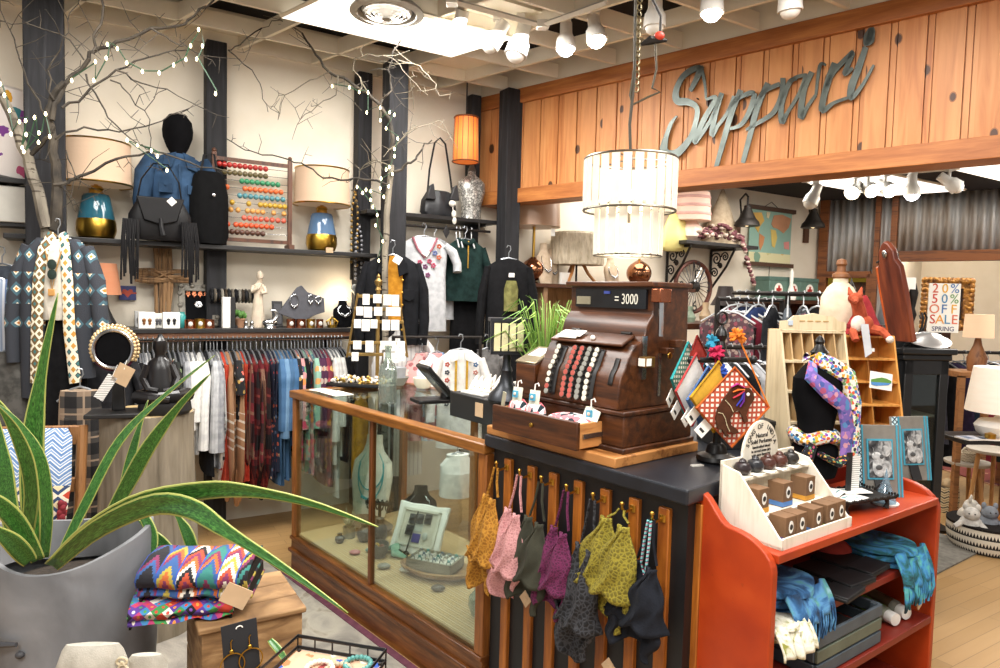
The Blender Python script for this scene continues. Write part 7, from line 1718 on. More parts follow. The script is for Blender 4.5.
def fold_clutch(lab,loc,rz,tilt,W,Dp,th,mat,roll=0):
    t=thing('woven_clutch',lab,'clutch',loc,rz,'woven clutches on the crate',rot=(R(tilt),R(roll),R(rz)))
    def sh(nm,prof_,m_,y0=0):
        n=len(prof_);b=B();nx=14;vs_=[];uv=[];L_=[0]
        for i in range(1,n):L_.append(L_[-1]+math.hypot(prof_[i][0]-prof_[i-1][0],prof_[i][1]-prof_[i-1][1]))
        for j in range(n):
            for i in range(nx+1):
                x=(i/nx-.5)*W;vs_.append((x,prof_[j][0]+.004*sin(i*.9),prof_[j][1]+.006*sin(i*1.3+j)*(i/nx)));uv.append((i/nx,L_[j]/W))
        b.add(vs_,[(j*(nx+1)+i,j*(nx+1)+i+1,(j+1)*(nx+1)+i+1,(j+1)*(nx+1)+i)for j in range(n-1)for i in range(nx)])
        o_=mesh(nm,b,m_,t,solid=.008,ang=80);ul=o_.data.uv_layers.new(name='UVMap')
        for l in o_.data.loops:ul.data[l.index].uv=uv[l.vertex_index]
    d=Dp/2
    sh('body',[(d,th*.5),(0,th*.5),(-d*.8,th*.48),(-d,th*.3),(-d*.95,.02),(-d*.6,.0),(d,.0)],mat)
    sh('flap',[(d*1.0,th*.55),(d*.9,th*.95),(0,th*1.1),(-d*.85,th),(-d*1.05,th*.85),(-d*1.0,th*.6),(-d*.7,th*.56)],mat)
    b=B()
    for s_ in(-1,1):b.prism([(-d*.95,.0),(d,.0),(d,th*.9),(-d*.9,th*.9)],s_*W/2*.96-.003,s_*W/2*.96+.003,'x')
    mesh('end_gusset',b,cloth('#2a2622'),t)['kind']='stuff'
    return t
q1=at(193,588,2.36)
c2_=fold_clutch('lower woven clutch with small diamond blocks, lying askew on the crate',(at(182,612,2.4).x,pk.y+.1,HB+.018),18,3,.27,.17,.05,WV2)
c1_=fold_clutch('upper woven clutch with bold zigzag pattern on top of the other',(q1.x,pk.y+.12,HB+.085),4,10,.305,.17,.085,WV1)
b=B();b.box(0,0,0,.07,.003,.055,MX.Rotation(R(30),3,'Y'));single('price_tag',b,TAGB,'kraft paper tag hanging from the zigzag clutch','price tag',at(236,596,2.25),20)
# earring card on the crate's face
pe=at(241,650,2.2)
t=thing('earring_card','black card with gold hoop earrings leaning on the rough wooden box','earring card',pe,30,rot=(R(-4),R(-4),R(30)))
b=B();b.box(0,0,0,.09,.003,.15);mesh('card',b,solid('#1d1f24',.7),t)
b=B();b.tube([(.008*cos(a),-.003,.06+.006*sin(a))for a in[PI*i/8 for i in range(9)]],.0015,5);mesh('hang_hole',b,PAPER,t)
for x in(-.024,.022):
    b=B();b.tube([(x+.03*cos(a),-.006,-.03+.03*sin(a))for a in[2*PI*i/26 for i in range(26)]],.0018,5,True);b.tube([(x,-.004,.0),(x,-.004,.03),(x+.004,-.006,.036)],.0015,5);b.ell((x,-.008,.006),.006,.004,.006,8,6);mesh('hoop_earring',b,GOLD,t)
# linen pouch at the very bottom
pl2=at(93,668,2.0)
t=thing('linen_pouch','pale linen pouch tied with twine in front of the grey planter','pouch',(pl2.x,pl2.y,pl2.z-.14),6)
LIN=cloth('#b9b4a8','#a5a094',30,300)
b=B();b.loft([(0,0,0,.085,.03),(0,0,.04,.088,.035),(0,0,.14,.085,.03),(0,0,.185,.07,.02),(-.0,0,.2,.06,.01)],28,ringfold(4,.06));mesh('pouch_body',b,LIN,t)
b=B();b.loft([(.12,.01,0,.05,.02),(.12,.01,.08,.052,.022),(.12,.01,.145,.05,.018),(.12,.01,.165,.035,.01)],24);mesh('side_flap',b,LIN,t)
b=B();b.tube([(.075+.012*cos(a),-.02,.165+.009*sin(a))for a in[2*PI*i/14 for i in range(14)]],.003,6,True);b.tube([(.075,-.02,.165),(.06,-.022,.13)],.003,6);b.tube([(.075,-.02,.165),(.095,-.022,.14)],.003,6);mesh('twine_bow',b,cloth('#cfc2a4'),t)
b=B();b.b2(-.16,.2,-.1,.12,0,pl2.z-.14);single('wooden_stool',b,CRT,'low wooden block carrying the linen pouch','stool',(pl2.x,pl2.y+.0,0),6,bevel=.006)
# black wire jewellery rack
pr=at(324,668,2.05)
t=thing('wire_rack','black wire tray of bracelets at the photo bottom beside the wooden box','tray',(pr.x,pr.y,0),-14);Zr=at(318,672,2.05).z;t.scale=(.72,.72,1)
b=B();b.b2(-.17,.17,-.12,.12,Zr-.02,Zr-.005);mesh('patterned_cloth',b,floral('#c9a083',['#2f4f9a','#d9734a','#e6dcc8','#8f3a3a'],16,dens=.4),t)
b=B()
for z in(Zr,Zr+.03):b.tube([(-.175,-.125,z),(.175,-.125,z),(.175,.125,z),(-.175,.125,z)],.005,6,True)
for k in range(6):
    for y in(-.125,.125):b.tube([(-.175+k*.07,y,Zr-.02),(-.175+k*.07,y,Zr+.03)],.003,5)
mesh('wire_frame',b,BLACKM,t)
for x in(-.16,.16):
    for y in(-.11,.11):b=B();b.tube([(x,y,0),(x,y,Zr)],.007,6);mesh('leg',b,BLACKM,t)
for k,(x,y,hx,lab)in enumerate(((-.02,.015,'#d9cfc0','cream beaded bracelet in the black wire tray'),(.05,.0,'#a8987f','tan beaded bracelet in the wire tray beside the cream one'),(.11,.05,'#4f8a84','teal beaded bracelet at the wire tray corner'),(.0,-.06,'#e3ddd0','white shell bracelet foremost in the black wire tray'))):
    b=B()
    for i in range(18):a=2*PI*i/18;b.ell((.032*cos(a),.032*sin(a),.008),.007,seg=8,rings=6)
    single('bead_bracelet',b,solid(hx,.35,0,.25,60),lab,'bracelet',(pr.x+x*.7,pr.y+y*.7,Zr-.004),-14)
# ================================================================ metal sign on the pine header
ST=[ # strokes in photograph pixels with half-widths, traced over the cut metal lettering
 ([(666,138),(664,150),(670,155),(680,151),(691,137),(696,122),(697,108),(688,102),(678,101),(676,92),(682,78),(692,70),(701,67)],[2.2,3.6,4.2,3.4,2.4,2.2,2.2,3.2,3.6,2.6,2.4,2.8,2.0]),
 ([(701,66),(698,76),(692,88),(690,91)],[3.0,2.6,2.0,1.6]),([(701,66),(705,84),(706,99)],[1.8,1.2,.9]),([(666,138),(671,124),(677,116)],[2.2,1.6,.7]),
 ([(706,100),(716,98),(704,120),(695,141),(699,138),(712,118),(722,93)],[1,2.0,2.4,2.2,1.8,1.6,1.8]),([(722,93),(716,112),(712,135),(718,126),(728,112),(734,96)],[2,2.4,2.4,1.6,1.6,1.4]),
 ([(741,90),(732,112),(724,140),(716,168)],[2.4,2.6,2.4,1.9]),([(728,111),(736,100),(750,93),(755,93)],[1.4,2,2.2,1.4]),([(755,93),(751,108),(742,124),(730,129)],[2.2,2.4,2.0,1.2]),
 ([(768,83),(758,106),(750,136),(743,163)],[2.4,2.6,2.4,2.0]),([(755,106),(764,92),(780,84)],[1.4,2,2]),([(783,78),(782,94),(774,112),(760,122),(746,130)],[2.2,2.4,2.2,1.8,1.2]),
 ([(797,79),(790,82),(782,104),(782,122),(788,112),(799,94),(806,75)],[1.2,2.2,2.4,2.6,1.6,1.6,1.6]),([(790,82),(797,77),(807,75)],[1.8,1.6,1.6]),([(812,72),(804,90),(801,117),(808,106),(816,95)],[2.4,2.8,2.8,1.6,1.4]),([(816,95),(820,66),(826,65)],[1.2,1.6,1]),
 ([(835,63),(828,82),(822,110),(834,103),(850,97)],[2.6,3,2.8,1.5,1.3]),([(824,92),(834,72),(852,53),(853,52)],[1.4,2.2,2.2,1]),([(853,53),(848,65),(845,74),(853,68)],[2.2,2.4,2.2,1.4]),
 ([(866,47),(858,70),(852,86),(851,98),(862,86),(874,65)],[2.4,3.2,3.4,2.6,1.6,1.1]),([(865,46),(868,38),(872,29),(870,40),(866,45)],[1.2,4.2,2.4,4.0,1.4])]
HN=nrm(AH);OFFS=.045
sc0=onH(768,95,OFFS);SGM=solid('#565c58',.35,.8,.3,9)
t=thing('metal_sign','cut metal script sign reading Sappari on the pine header','sign',sc0,AH)
def ribbon(b,pts,ws):
    P=[]
    for i in range(len(pts)-1):
        p0_,p1_,p2_,p3_=[V(pts[max(0,min(len(pts)-1,i+k))])for k in(-1,0,1,2)]
        for q in range(6):
            u=q/6;P.append((.5*((2*p1_)+(p2_-p0_)*u+(2*p0_-5*p1_+4*p2_-p3_)*u*u+(3*p1_-p0_-3*p2_+p3_)*u**3),1.12*(ws[i]*(1-u)+ws[i+1]*u)))
    P.append((V(pts[-1]),ws[-1]));n=len(P);vs_=[]
    for i,(p,w_)in enumerate(P):
        d=(P[min(n-1,i+1)][0]-P[max(0,i-1)][0]).normalized();e=V((-d.y,d.x))*w_
        for s_ in(1,-1):
            q=onH(p.x+s_*e.x,p.y+s_*e.y,OFFS)-sc0;x,z=q.dot(dH),q.z;vs_+=[(x,-.004,z),(x,.004,z)]
    fs=[]
    for i in range(n-1):
        a,c=i*4,i*4+4
        fs+=[(a,a+2,c+2,c),(a+1,c+1,c+3,a+3),(a,c,c+1,a+1),(a+2,a+3,c+3,c+2)]
    fs+=[(0,1,3,2),((n-1)*4,(n-1)*4+2,(n-1)*4+3,(n-1)*4+1)]
    b.add(vs_,fs)
groups=(('letter_s',0,4),('letter_a',4,6),('letter_p',6,9),('letter_p',9,12),('letter_a',12,16),('letter_r',16,19),('letter_i',19,21))
for nm,i0,i1 in groups:
    b=B()
    for p_,w_ in ST[i0:i1]:ribbon(b,p_,w_)
    mesh(nm,b,SGM,t,smooth=False)
b=B()
for px,py in((700,100),(760,105),(830,85)):
    q=onH(px,py,0)-sc0;b.tube([(q.dot(dH),-.0,q.z),(q.dot(dH),.045,q.z)],.004,6)
mesh('standoff_pins',b,IRON,t)['kind']='stuff'
# ================================================================ chandelier
DC=3.7
pc0=at(629,209,DC);u_=DC/850
t=thing('chandelier','two-tier glowing chandelier of white glass strips','chandelier',pc0)
g=G('frosted_strip');GSM=g.out(g.ramp(g.noise(20),[(.3,'#d3cab8'),(.7,'#ddd5c5')]),.4,Emission_Color='#fff0d6');g.b.inputs['Emission Strength'].default_value=.34
R1,R2=45*u_,33*u_;z1t,z1b,z2b=48*u_,-2*u_,-46*u_
def ringt(r_,z,th=.005):b=B();b.tube([(r_*cos(a),r_*sin(a),z)for a in[2*PI*i/44 for i in range(44)]],th,6,True);return b
CHR=solid('#8a857a',.3,.9,.2)
for r_,z in((R1,z1t),(R1,z1b),(R2,z1b+.02),(R2,z2b)):mesh('frame_ring',ringt(r_,z),CHR,t)
for r_,za,zb2,n in((R1,z1b+.004,z1t-.006,26),(R2,z2b,z1b+.03,19)):
    for k in range(n):
        a=2*PI*k/n;b=B();b.T=MX.Rotation(a,4,'Z');w_=PI*r_/n*.72;b.b2(-w_,w_,-r_-.004,-r_+.001,za,zb2);mesh('glass_strip',b,GSM,t,smooth=False)
b=B();
for k in range(3):a=k*2*PI/3;b.tube([(0,0,z1t+.005),(R1*cos(a),R1*sin(a),z1t)],.004,5);b.tube([(0,0,z1b),(R1*cos(a),R1*sin(a),z1b)],.003,5)
b.tube([(0,0,z2b+.1),(0,0,z1t+.02)],.008,8);mesh('spider_frame',b,CHR,t)
for k in range(3):
    a=k*2.1+.4;b=B();b.lathe([(0,-.05),(.022,-.03),(.03,0),(.02,.035),(.012,.05),(0,.05)],(.08*cos(a),.08*sin(a),.02),14);mesh('light_bulb',b,emit('#ffeccb',3),t)
b=B();b.ell((0,0,-.1),.03,.03,.04);mesh('light_bulb',b,emit('#ffeccb',3),t)
lamp('chandelier_glow','POINT',(pc0.x,pc0.y,pc0.z-.3),9,(1,.9,.76),.12)
zceil=ZC-pc0.z+.12
b=B();b.tube([(0,0,z1t),(-.01,0,z1t+.15),(.004,0,z1t+.35),(-.012,.01,zceil)],.0065,8);mesh('cord',b,solid('#3a3325',.6),t)
b=B();P=[V((0,0,z1t+.33))]
for k in range(30):
    z=z1t+.3+(zceil-z1t-.3)*k/29;b.tube([(.014+.01*cos(a),.006*sin(a*1)*(k%2),z+.014*sin(a))for a in[2*PI*i/8 for i in range(8)]],.003,5,True)
mesh('chain',b,solid('#7d7152',.35,.7,.2),t)['kind']='stuff'
hk=at(655,45,DC)-pc0
b=B();b.tube([hk+V((0,0,.02)),hk+V((.01,0,-.1)),hk+V((-.005,0,-.18)),at(660,92,DC)-pc0,at(648,97,DC)-pc0,at(632,105,DC)-pc0,at(630,95,DC)-pc0,at(634,70,DC)-pc0],.005,6);mesh('looped_cord',b,solid('#4a4230',.6),t)
b=B();b.tube([hk+V((-.06,0,-.0)),hk+V((-.02,0,.02)),hk+V((.05,0,.02))],[.006,.02,.006],8);b.tube([hk+V((.02,0,.02)),hk+V((.02,0,.12)),at(652,-2,DC)-pc0],.006,6);mesh('ceiling_hook',b,IRON,t)
b=B();b.ell(hk+V((.015,-.01,.035)),.022,.015,.018);mesh('red_connector',b,solid('#c23a24',.5),t)

# ================================================================ second room along the back wall
def rA(px,py,off):q=onA(px,py,off);return V((q.x,q.y,q.z))
ZQ=onA(545,283.5,.4).z
# display ledge
a0,a1=sA(500,.02),sA(664,.02)
t=thing('wall_ledge','long dark display ledge on the cream wall behind the counter','shelf',inA((a0+a1)/2,0,ZQ),AA);L=a1-a0
b=B();b.b2(-L/2,L/2,-.42,-.01,-.03,0);mesh('board',b,DWOOD,t,smooth=False)
for x in(-L/2+.2,0,L/2-.2):b=B();b.b2(x-.02,x+.02,-.4,-.02,-ZQ,-.03);mesh('support',b,solid('#8a6a4c',.6),t,smooth=False)
b=B();b.b2(-L/2,L/2,-.03,-.012,-ZQ,-.03);mesh('backboard',b,wood('#8a6644','#b08a60','z',5,.6),t,smooth=False)
def copper_lamp(px,lab,shade_m,off,h_=.5,shade=True,rb=.105):
    p=onA(px,270,off);t=thing('table_lamp',lab,'lamp',(p.x,p.y,ZQ),AA)
    b=B();b.lathe([(0,0),(.045,0),(.05,.01),(.02,.02)]+[(rb*sin(PI*k/12),.02+rb*.95-rb*.95*cos(PI*k/12))for k in range(2,11)]+[(.02,.03+rb*1.9),(0,.03+rb*1.9)],seg=28);mesh('globe_base',b,solid('#9c6a4c',.15,.9,.1),t)
    b=B();b.tube([(0,0,rb*1.9),(0,0,h_+.1)],.012,8);mesh('stem',b,BRASS,t)
    if shade:
        b=B();b.lathe([(.215,h_),(.218,h_),(.2,h_+.33),(.197,h_+.33)],seg=40);mesh('lamp_shade',b,shade_m,t)
        b=B();b.lathe([(.0,h_+.02),(.212,h_+.02),(.212,h_+.012),(0,h_+.012)],seg=32);mesh('shade_diffuser',b,emit('#ffe3b8',1.2),t)
        b=B();b.box(.07,-.17,h_-.05,.04,.003,.06);mesh('price_tag',b,PAPER,t)
g=G('taupe_silk');TAUP=g.out(g.ramp(g.xyz()[2],[(.5,'#8f6f58'),(.8,'#b59a84')]),.35,.1,Emission_Color='#d9a070');g.b.inputs['Emission Strength'].default_value=.08
p_=onA(533,235,.22)
hs=onA(533,227,.22).z-ZQ
copper_lamp(533,'copper globe lamp with a taupe shade beside the dark post',TAUP,.22,hs,True,.1)
copper_lamp(639,'bare copper globe lamp base under the chandelier',TAUP,.25,.3,False,.115)
# fuzzy shade tripod lamp
pf2=onA(577,250,.26)
t=thing('fluffy_lamp','lamp with a cream faux fur drum shade on curved wooden legs','lamp',(pf2.x,pf2.y,ZQ),AA)
zs0,zs1=onA(577,265,.26).z-ZQ,onA(577,233,.26).z-ZQ;rr=23.5*8.3/850*1.0
g=G('faux_fur');nn=g.noise(40,4,g.mul((1,1,.3)));g.bump(nn,1.0,.03);FUR=g.out(g.ramp(nn,[(.3,'#b5a68c'),(.6,'#dccfb8')]),.95,Emission_Color='#ffe0b0');g.b.inputs['Emission Strength'].default_value=.06
b=B();b.loft([(0,0,zs0,rr,rr),(0,0,zs0+.02,rr*1.02,rr*1.02),(0,0,zs1-.02,rr*.98,rr*.98),(0,0,zs1,rr*.9,rr*.9)],48,lambda j,a,z:.015*sin(23*a+j));mesh('fur_shade',b,FUR,t)
for k in range(3):
    a=k*2.09-.5;b=B();b.tube([(.05*cos(a),.05*sin(a),zs0+.02),(.1*cos(a),.1*sin(a),zs0*.6),(.19*cos(a),.19*sin(a),0)],[.014,.014,.012],8);mesh('leg',b,wood('#8f5a2c','#b57a42','z',5),t)
b=B();b.tube([(0,0,.0),(0,0,zs0)],.009,8);mesh('centre_rod',b,IRON,t)
LIN2=cloth('#d0bba2','#c0aa90')
def wall_bust(px,w_,h_,lab,off,cm=SILVER):necklace_bust('necklace_bust',lab,V((onA(px,270,off).x,onA(px,270,off).y,ZQ)),AA,LIN2,h_,w_,.55,cm)
wall_bust(546.5,.16,.34,'beige necklace bust, the nearer of the pair by the copper lamp',.3);wall_bust(553,.15,.3,'beige necklace bust, second of the pair by the copper lamp',.22);wall_bust(613,.17,.26,'beige necklace bust under the chandelier edge',.2)
b=B();b.box(0,0,.05,.09,.03,.1);single('name_card',b,PAPER,'small white card on the ledge beneath the fluffy shade','card',V((onA(565,275,.3).x,onA(565,275,.3).y,ZQ)),AA)
# yellow handbag hung on the wall
hb2=onA(673,200,.1)
t=thing('handbag','pale yellow slouchy handbag hanging beside the chandelier','bag',hb2,AA);k_=8.7/850
YB=solid('#d9cf86',.45,0,.1,14)
b=B();b.loft([(0,-.06,-.5,.16,.06),(0,-.06,-.47,.19,.08),(0,-.06,-.33,.18,.08),(0,-.05,-.2,.11,.05),(0,-.04,-.14,.07,.03),(0,-.04,-.12,.05,.02)],28,ringfold(5,.1));mesh('bag_body',b,YB,t)
b=B();b.tube([(-.07,-.04,-.16),(-.05,-.03,-.04),(0,-.02,.03),(.05,-.03,-.04),(.08,-.04,-.16)],.012,8,flat=.5);mesh('handle',b,YB,t)
b=B();b.tube([(0,.09,.0),(0,-.03,.02),(0,-.04,.05)],.01,6);b.tube([(0,0,-.02),(0,0,.1)],.016,6);mesh('wall_hook',b,IRON,t)
# little shelf with pink lamp, cone tent and flowers
ZP=onA(715,243,.28).z
a0,a1=sA(681,.3),sA(753,.3)
t=thing('wall_shelf','dark wall shelf on scrolled iron brackets with the pink lamp','shelf',inA((a0+a1)/2,0,ZP),AA);L=a1-a0
b=B();b.b2(-L/2,L/2,-.34,-.005,-.035,0);mesh('board',b,SHM,t,bevel=.004,smooth=False)
for x in(-L*.42,L*.18):
    b=B();b.tube([(x,-.02,-.04),(x,-.02,-.5)],.014,6);b.tube([(x,-.02,-.05),(x,-.32,-.05)],.014,6);b.tube([(x,-.31,-.06),(x,-.22,-.22),(x,-.02,-.46)],.012,6)
    for(yc,zc,r_)in((-.09,-.14,.07),(-.2,-.12,.05),(-.07,-.28,.055),(-.14,-.21,.03)):b.tube([(x,yc+r_*(1-i/22)*cos(i*.55),zc+r_*(1-i/22)*sin(i*.55))for i in range(22)],.008,5)
    mesh('scroll_bracket',b,IRON,t)
pk_=onA(691,220,.18)
t=thing('table_lamp','pink lamp with a banded drum shade on the scrolled shelf','lamp',(pk_.x,pk_.y,ZP),AA)
b=B();b.lathe([(0,0),(.08,0),(.13,.05),(.12,.12),(.06,.2),(.03,.24),(.02,.3),(0,.3)],seg=24);mesh('round_base',b,solid('#e0c4b5',.25),t)
zsh=onA(691,221,.18).z-ZP
b=B();b.lathe([(.185,zsh),(.188,zsh),(.17,zsh+.27),(.167,zsh+.27)],seg=36);mesh('lamp_shade',b,mkshade('#d9b3a8',.25,'pink'),t)
for q in range(3):b=B();b.lathe([(.19-q*.005,zsh+.05+q*.08),(.192-q*.005,zsh+.06+q*.08),(.188-q*.005,zsh+.075+q*.08)],seg=36);mesh('shade_band',b,solid('#c99a90',.7),t)
b=B();b.ell((0,0,zsh+.1),.04);mesh('light_bulb',b,emit('#ffd9a8',5),t)
pn=onA(721,235,.16);hc=onA(718,187,.16).z-ZP
t=thing('cone_sculpture','tall beige fabric cone standing on the scrolled shelf','ornament',(pn.x,pn.y,ZP),AA)
b=B();b.lathe([(0,0),(.24,0),(.2,hc*.25),(.09,hc*.7),(.01,hc),(0,hc)],seg=28,sy=.6);mesh('cone',b,cloth('#b5a48c','#a3927a'),t)
t=thing('floral_garland','red and cream fabric flowers spilling over the scrolled shelf','garland',(onA(719,238,.3).x,onA(719,238,.3).y,ZP),AA)
for hx in('#8a5f63','#cbb8aa','#6f464b'):
    b=B()
    for k in range(34):
        x=rnd.uniform(-.3,.3);b.ell((x,rnd.uniform(-.06,.06),.04+rnd.random()*.16*(1-abs(x)*2.2)),rnd.uniform(.018,.034),rnd.uniform(.016,.03),rnd.uniform(.014,.026),8,6)
    for k in range(10):b.ell((.28+k*.022,-.06,.02-k*.045+rnd.uniform(-.02,.02)),.024,.022,.022,8,6)
    mesh('flower_cluster',b,cloth(hx),t)['kind']='stuff'
# bicycle wheel clock
pw=onA(693,287,.12);rw=(onA(693,262,.12).z-onA(693,312,.12).z)/2
t=thing('bicycle_wheel','bicycle wheel wall clock with rusty rim and large numerals','clock',pw,AA)
b=B();b.tube([(rw*cos(a),0,rw*sin(a))for a in[2*PI*i/48 for i in range(48)]],.022,8,True);mesh('rim',b,solid('#5a2f22',.5,.3,.25),t)
for k in range(24):a=2*PI*k/24;b=B();b.tube([(.04*cos(a+.4),0,.04*sin(a+.4)),(rw*cos(a),0,rw*sin(a))],.004,5);mesh('spoke',b,SILVER,t)
b=B();b.T=MX.Rotation(PI/2,4,'X');b.lathe([(0,-.04),(.05,-.04),(.06,0),(.05,.05),(0,.06)],seg=16);mesh('hub',b,IRON,t)
b=B();put_text(b,'12',.14,MX.Translation((0,-.03,rw*.8))@XZ);put_text(b,'6',.16,MX.Translation((0,-.03,-rw*.78))@XZ);put_text(b,'3',.14,MX.Translation((rw*.78,-.03,0))@XZ);put_text(b,'9',.14,MX.Translation((-rw*.78,-.03,0))@XZ);mesh('numerals',b,BLACK,t)
b=B();b.tube([(0,-.05,0),(.1,-.05,.18)],.008,5);b.tube([(0,-.05,0),(-.05,-.05,.24)],.006,5);mesh('clock_hands',b,BLACK,t)['kind']='stuff'
# gooseneck lamps 
def goose(px,py,lab):
    q=onA(px,py,.34);p=onA(px-11 if px<780 else px-8,py+5,0);t=thing('wall_lamp',lab,'wall lamp',p,AA)
    d=q-p;lx,ly,lz=d.dot(dA),d.dot(-nrm(AA)),d.z
    b=B();b.b2(-.04,.04,-.03,-.004,-.16,.04);mesh('back_plate',b,solid('#5a3a26',.6),t)
    b=B();b.tube([(0,-.03,0),(0,-.06,.14),(lx*.3,ly*.3,.27),(lx*.65,ly*.7,.31),(lx,ly,.26),(lx,ly,lz+.15)],.01,8);mesh('gooseneck',b,IRON,t)
    b=B();b.lathe([(.12,lz-.04),(.125,lz-.04),(.115,lz),(.06,lz+.06),(.04,lz+.08),(.036,lz+.16),(.025,lz+.165),(.025,lz+.16),(.1,lz)],(lx,ly,0),28);mesh('metal_shade',b,IRON,t)
    b=B();b.ell((lx,ly,lz-.01),.035);mesh('light_bulb',b,emit('#ffe0b0',3),t)
goose(747,222,'dark gooseneck wall lamp between the shelf and world map');goose(813,224,'dark gooseneck wall lamp at the corrugated wall corner')
# world map
c00,c11=onA(750,208,.03),onA(789,265,.03);sm=(c11-c00).dot(dA);cm_=(c00+c11)/2
zt1,zb1=onA(769,211,.03).z,onA(769,263,.03).z
t=thing('world_map','pull-down world map with wooden battens on the cream wall','map',V((cm_.x,cm_.y,(zt1+zb1)/2)),AA);hm,wm=(zt1-zb1)/2,sm/2
b=B();b.b2(-wm,wm,-.008,0,-hm,hm);mesh('map_sheet',b,solid('#8fb5a8',.6,0,.08,3),t)
b=B();b.b2(-wm,wm,-.011,-.007,-hm,-hm*.62);mesh('legend_strip',b,floral('#d9d3a8',['#c98a8a','#7fa08a','#d9b46a','#c9c48f'],7,dens=.4),t)
def land(pts,hx,nm='continent'):b=B();b.prism([(x*wm,z*hm)for x,z in pts],-.013,-.007);mesh(nm,b,solid(hx,.6,0,.12,5),t)
land([(-.95,.85),(-.5,.9),(-.35,.6),(-.55,.35),(-.6,.12),(-.75,.3),(-.9,.6)],'#d9b05a');land([(-.55,.1),(-.3,-.02),(-.35,-.3),(-.48,-.55),(-.55,-.3)],'#c98a5a');land([(-.02,.3),(.22,.28),(.3,.0),(.2,-.4),(.08,-.35),(.02,.0)],'#d9c06a');land([(.0,.5),(.1,.85),(.5,.92),(.95,.8),(.85,.45),(.6,.2),(.45,.28),(.3,.35),(.1,.38)],'#c48f6c');land([(.65,-.15),(.9,-.1),(.92,-.42),(.68,-.4)],'#d98f8a');land([(-.25,.95),(-.08,.95),(-.15,.7),(-.25,.75)],'#e0d6b0')
for z in(hm+.02,-hm-.02):b=B();b.b2(-wm*1.12,wm*1.12,-.03,.01,z-.022,z+.022);mesh('batten',b,solid('#4f3524',.5),t)
b=B();b.tube([(-.2,0,hm),(0,0,hm+.1),(.2,0,hm)],.004,5);b.tube([(.0,-.01,-hm),(0,-.01,-hm-.5)],.004,5);mesh('hanging_cord',b,IRON,t)['kind']='stuff'
# shelf with green tins
ZT_=onA(787,300,.25).z;a0,a1=sA(735,.25),sA(818,.25)
t=thing('low_shelf','dark shelf carrying green first aid tins below the world map','shelf',inA((a0+a1)/2,0,ZT_),AA);L=a1-a0
b=B();b.b2(-L/2,L/2,-.3,-.01,-.04,0);b.b2(-L/2,-L/2+.04,-.3,-.01,-ZT_,0);b.b2(L/2-.04,L/2,-.3,-.01,-ZT_,0);b.b2(-L/2,L/2,-.02,-.01,-ZT_,0);mesh('carcass',b,DWOOD,t,smooth=False)
for k,(px,w_,lab)in enumerate(((771,.3,'green tin with a red cross, nearest to the bicycle wheel'),(786,.24,'green tin with a red cross, middle of three below the map'),(802,.32,'green tin with a red cross beside the corrugated wall'))):
    p=onA(px,292,.2);t=thing('first_aid_tin',lab,'tin',(p.x,p.y,ZT_),AA,'green first aid tins')
    b=B();b.b2(-w_/2,w_/2,-.09,.09,0,.24);mesh('tin_box',b,solid('#5f7d72',.5,.2,.12),t,bevel=.008)
    b=B();b.b2(-w_/2-.004,w_/2+.004,-.094,.094,.2,.245);mesh('lid',b,solid('#55736a',.5,.2,.12),t,bevel=.006)
    b=B();b.T=MX.Translation((0,-.091,.11))@MX.Rotation(PI/2,4,'X');b.lathe([(0,0),(.068,0),(.068,.003),(0,.004)],seg=24);mesh('white_disc',b,PAPER,t)
    b=B();b.box(0,-.097,.11,.028,.003,.084);b.box(0,-.097,.11,.084,.003,.028);mesh('red_cross',b,solid('#b8322c',.5),t)
b=B();b.lathe([(0,0),(.05,0),(.055,.04),(.03,.12),(.018,.16),(.022,.3),(.0,.34)],seg=16);single('spray_bottle',b,PAPER,'white bottle before the middle green tin','bottle',V((onA(791,290,.32).x,onA(791,290,.32).y,ZT_-.0)),AA)
# round rack of tops with white hangers, and neighbours
def rack_round(px,py,D,r_,lab,mats,n,Lg,zt_=None):
    p=at(px,py,D);t=thing('round_rack',lab,'clothes rack',(p.x,p.y,0),0);z=p.z
    b=B();b.tube([(r_*cos(a),r_*sin(a),z)for a in[2*PI*i/32 for i in range(32)]],.012,8,True);b.tube([(0,0,.02),(0,0,z)],.018,8)
    for k in range(3):a=k*PI/3;b.tube([(-r_*cos(a),-r_*sin(a),z),(r_*cos(a),r_*sin(a),z)],.008,6);b.tube([(-r_*.8*cos(a),-r_*.8*sin(a),.02),(r_*.8*cos(a),r_*.8*sin(a),.02)],.014,6)
    mesh('frame',b,IRON,t);return p,z
def hung(x,y,z,rz,mat,lab,Lg,nm='hanging_shirt',grp=None,W=.21,hm=HANGC):
    t=thing(nm,lab,'garment',(x,y,z),rz,grp);hangbits(t,'y',W*.95,hm);ph=rnd.random()*6;top=-.09
    b=B();b.loft([(0,0,-Lg,.04,W*1.02),(0,0,-Lg*.6,.034,W*.95),(0,0,top-.08,.03,W),(0,0,top-.03,.024,W*.65),(0,0,top,.014,.05)],24,lambda j,a,z_:.14*sin(4*a+ph+z_*5)*min(1,-z_*2));mesh('body',b,mat,t);return t
PRT1=floral('#4a2f35',['#7a3a45','#5f5a5a','#2a2528','#8f7a70'],40,dens=.5);PRT2=floral('#33373c',['#5f6368','#6a4a50','#24262a','#8a8f94'],40,dens=.5);PRT3=floral('#5f554c',['#8f8274','#3f3a35','#a89a88'],40,dens=.5)
p,z=rack_round(788,294,5.6,.34,'round rack with white hangers below the green tins',None,0,0)
adj=['burgundy floral','slate grey print','taupe print','charcoal','wine red','navy','black','plum','steel grey','dark olive','deep blue','rust brown']
mm=[PRT1,PRT2,PRT3,CHA,BUR,cloth('#26304a'),BLK,cloth('#4a2840'),cloth('#5f666d'),cloth('#3a3d2c'),cloth('#2f3f6a'),cloth('#6a3a2a')]
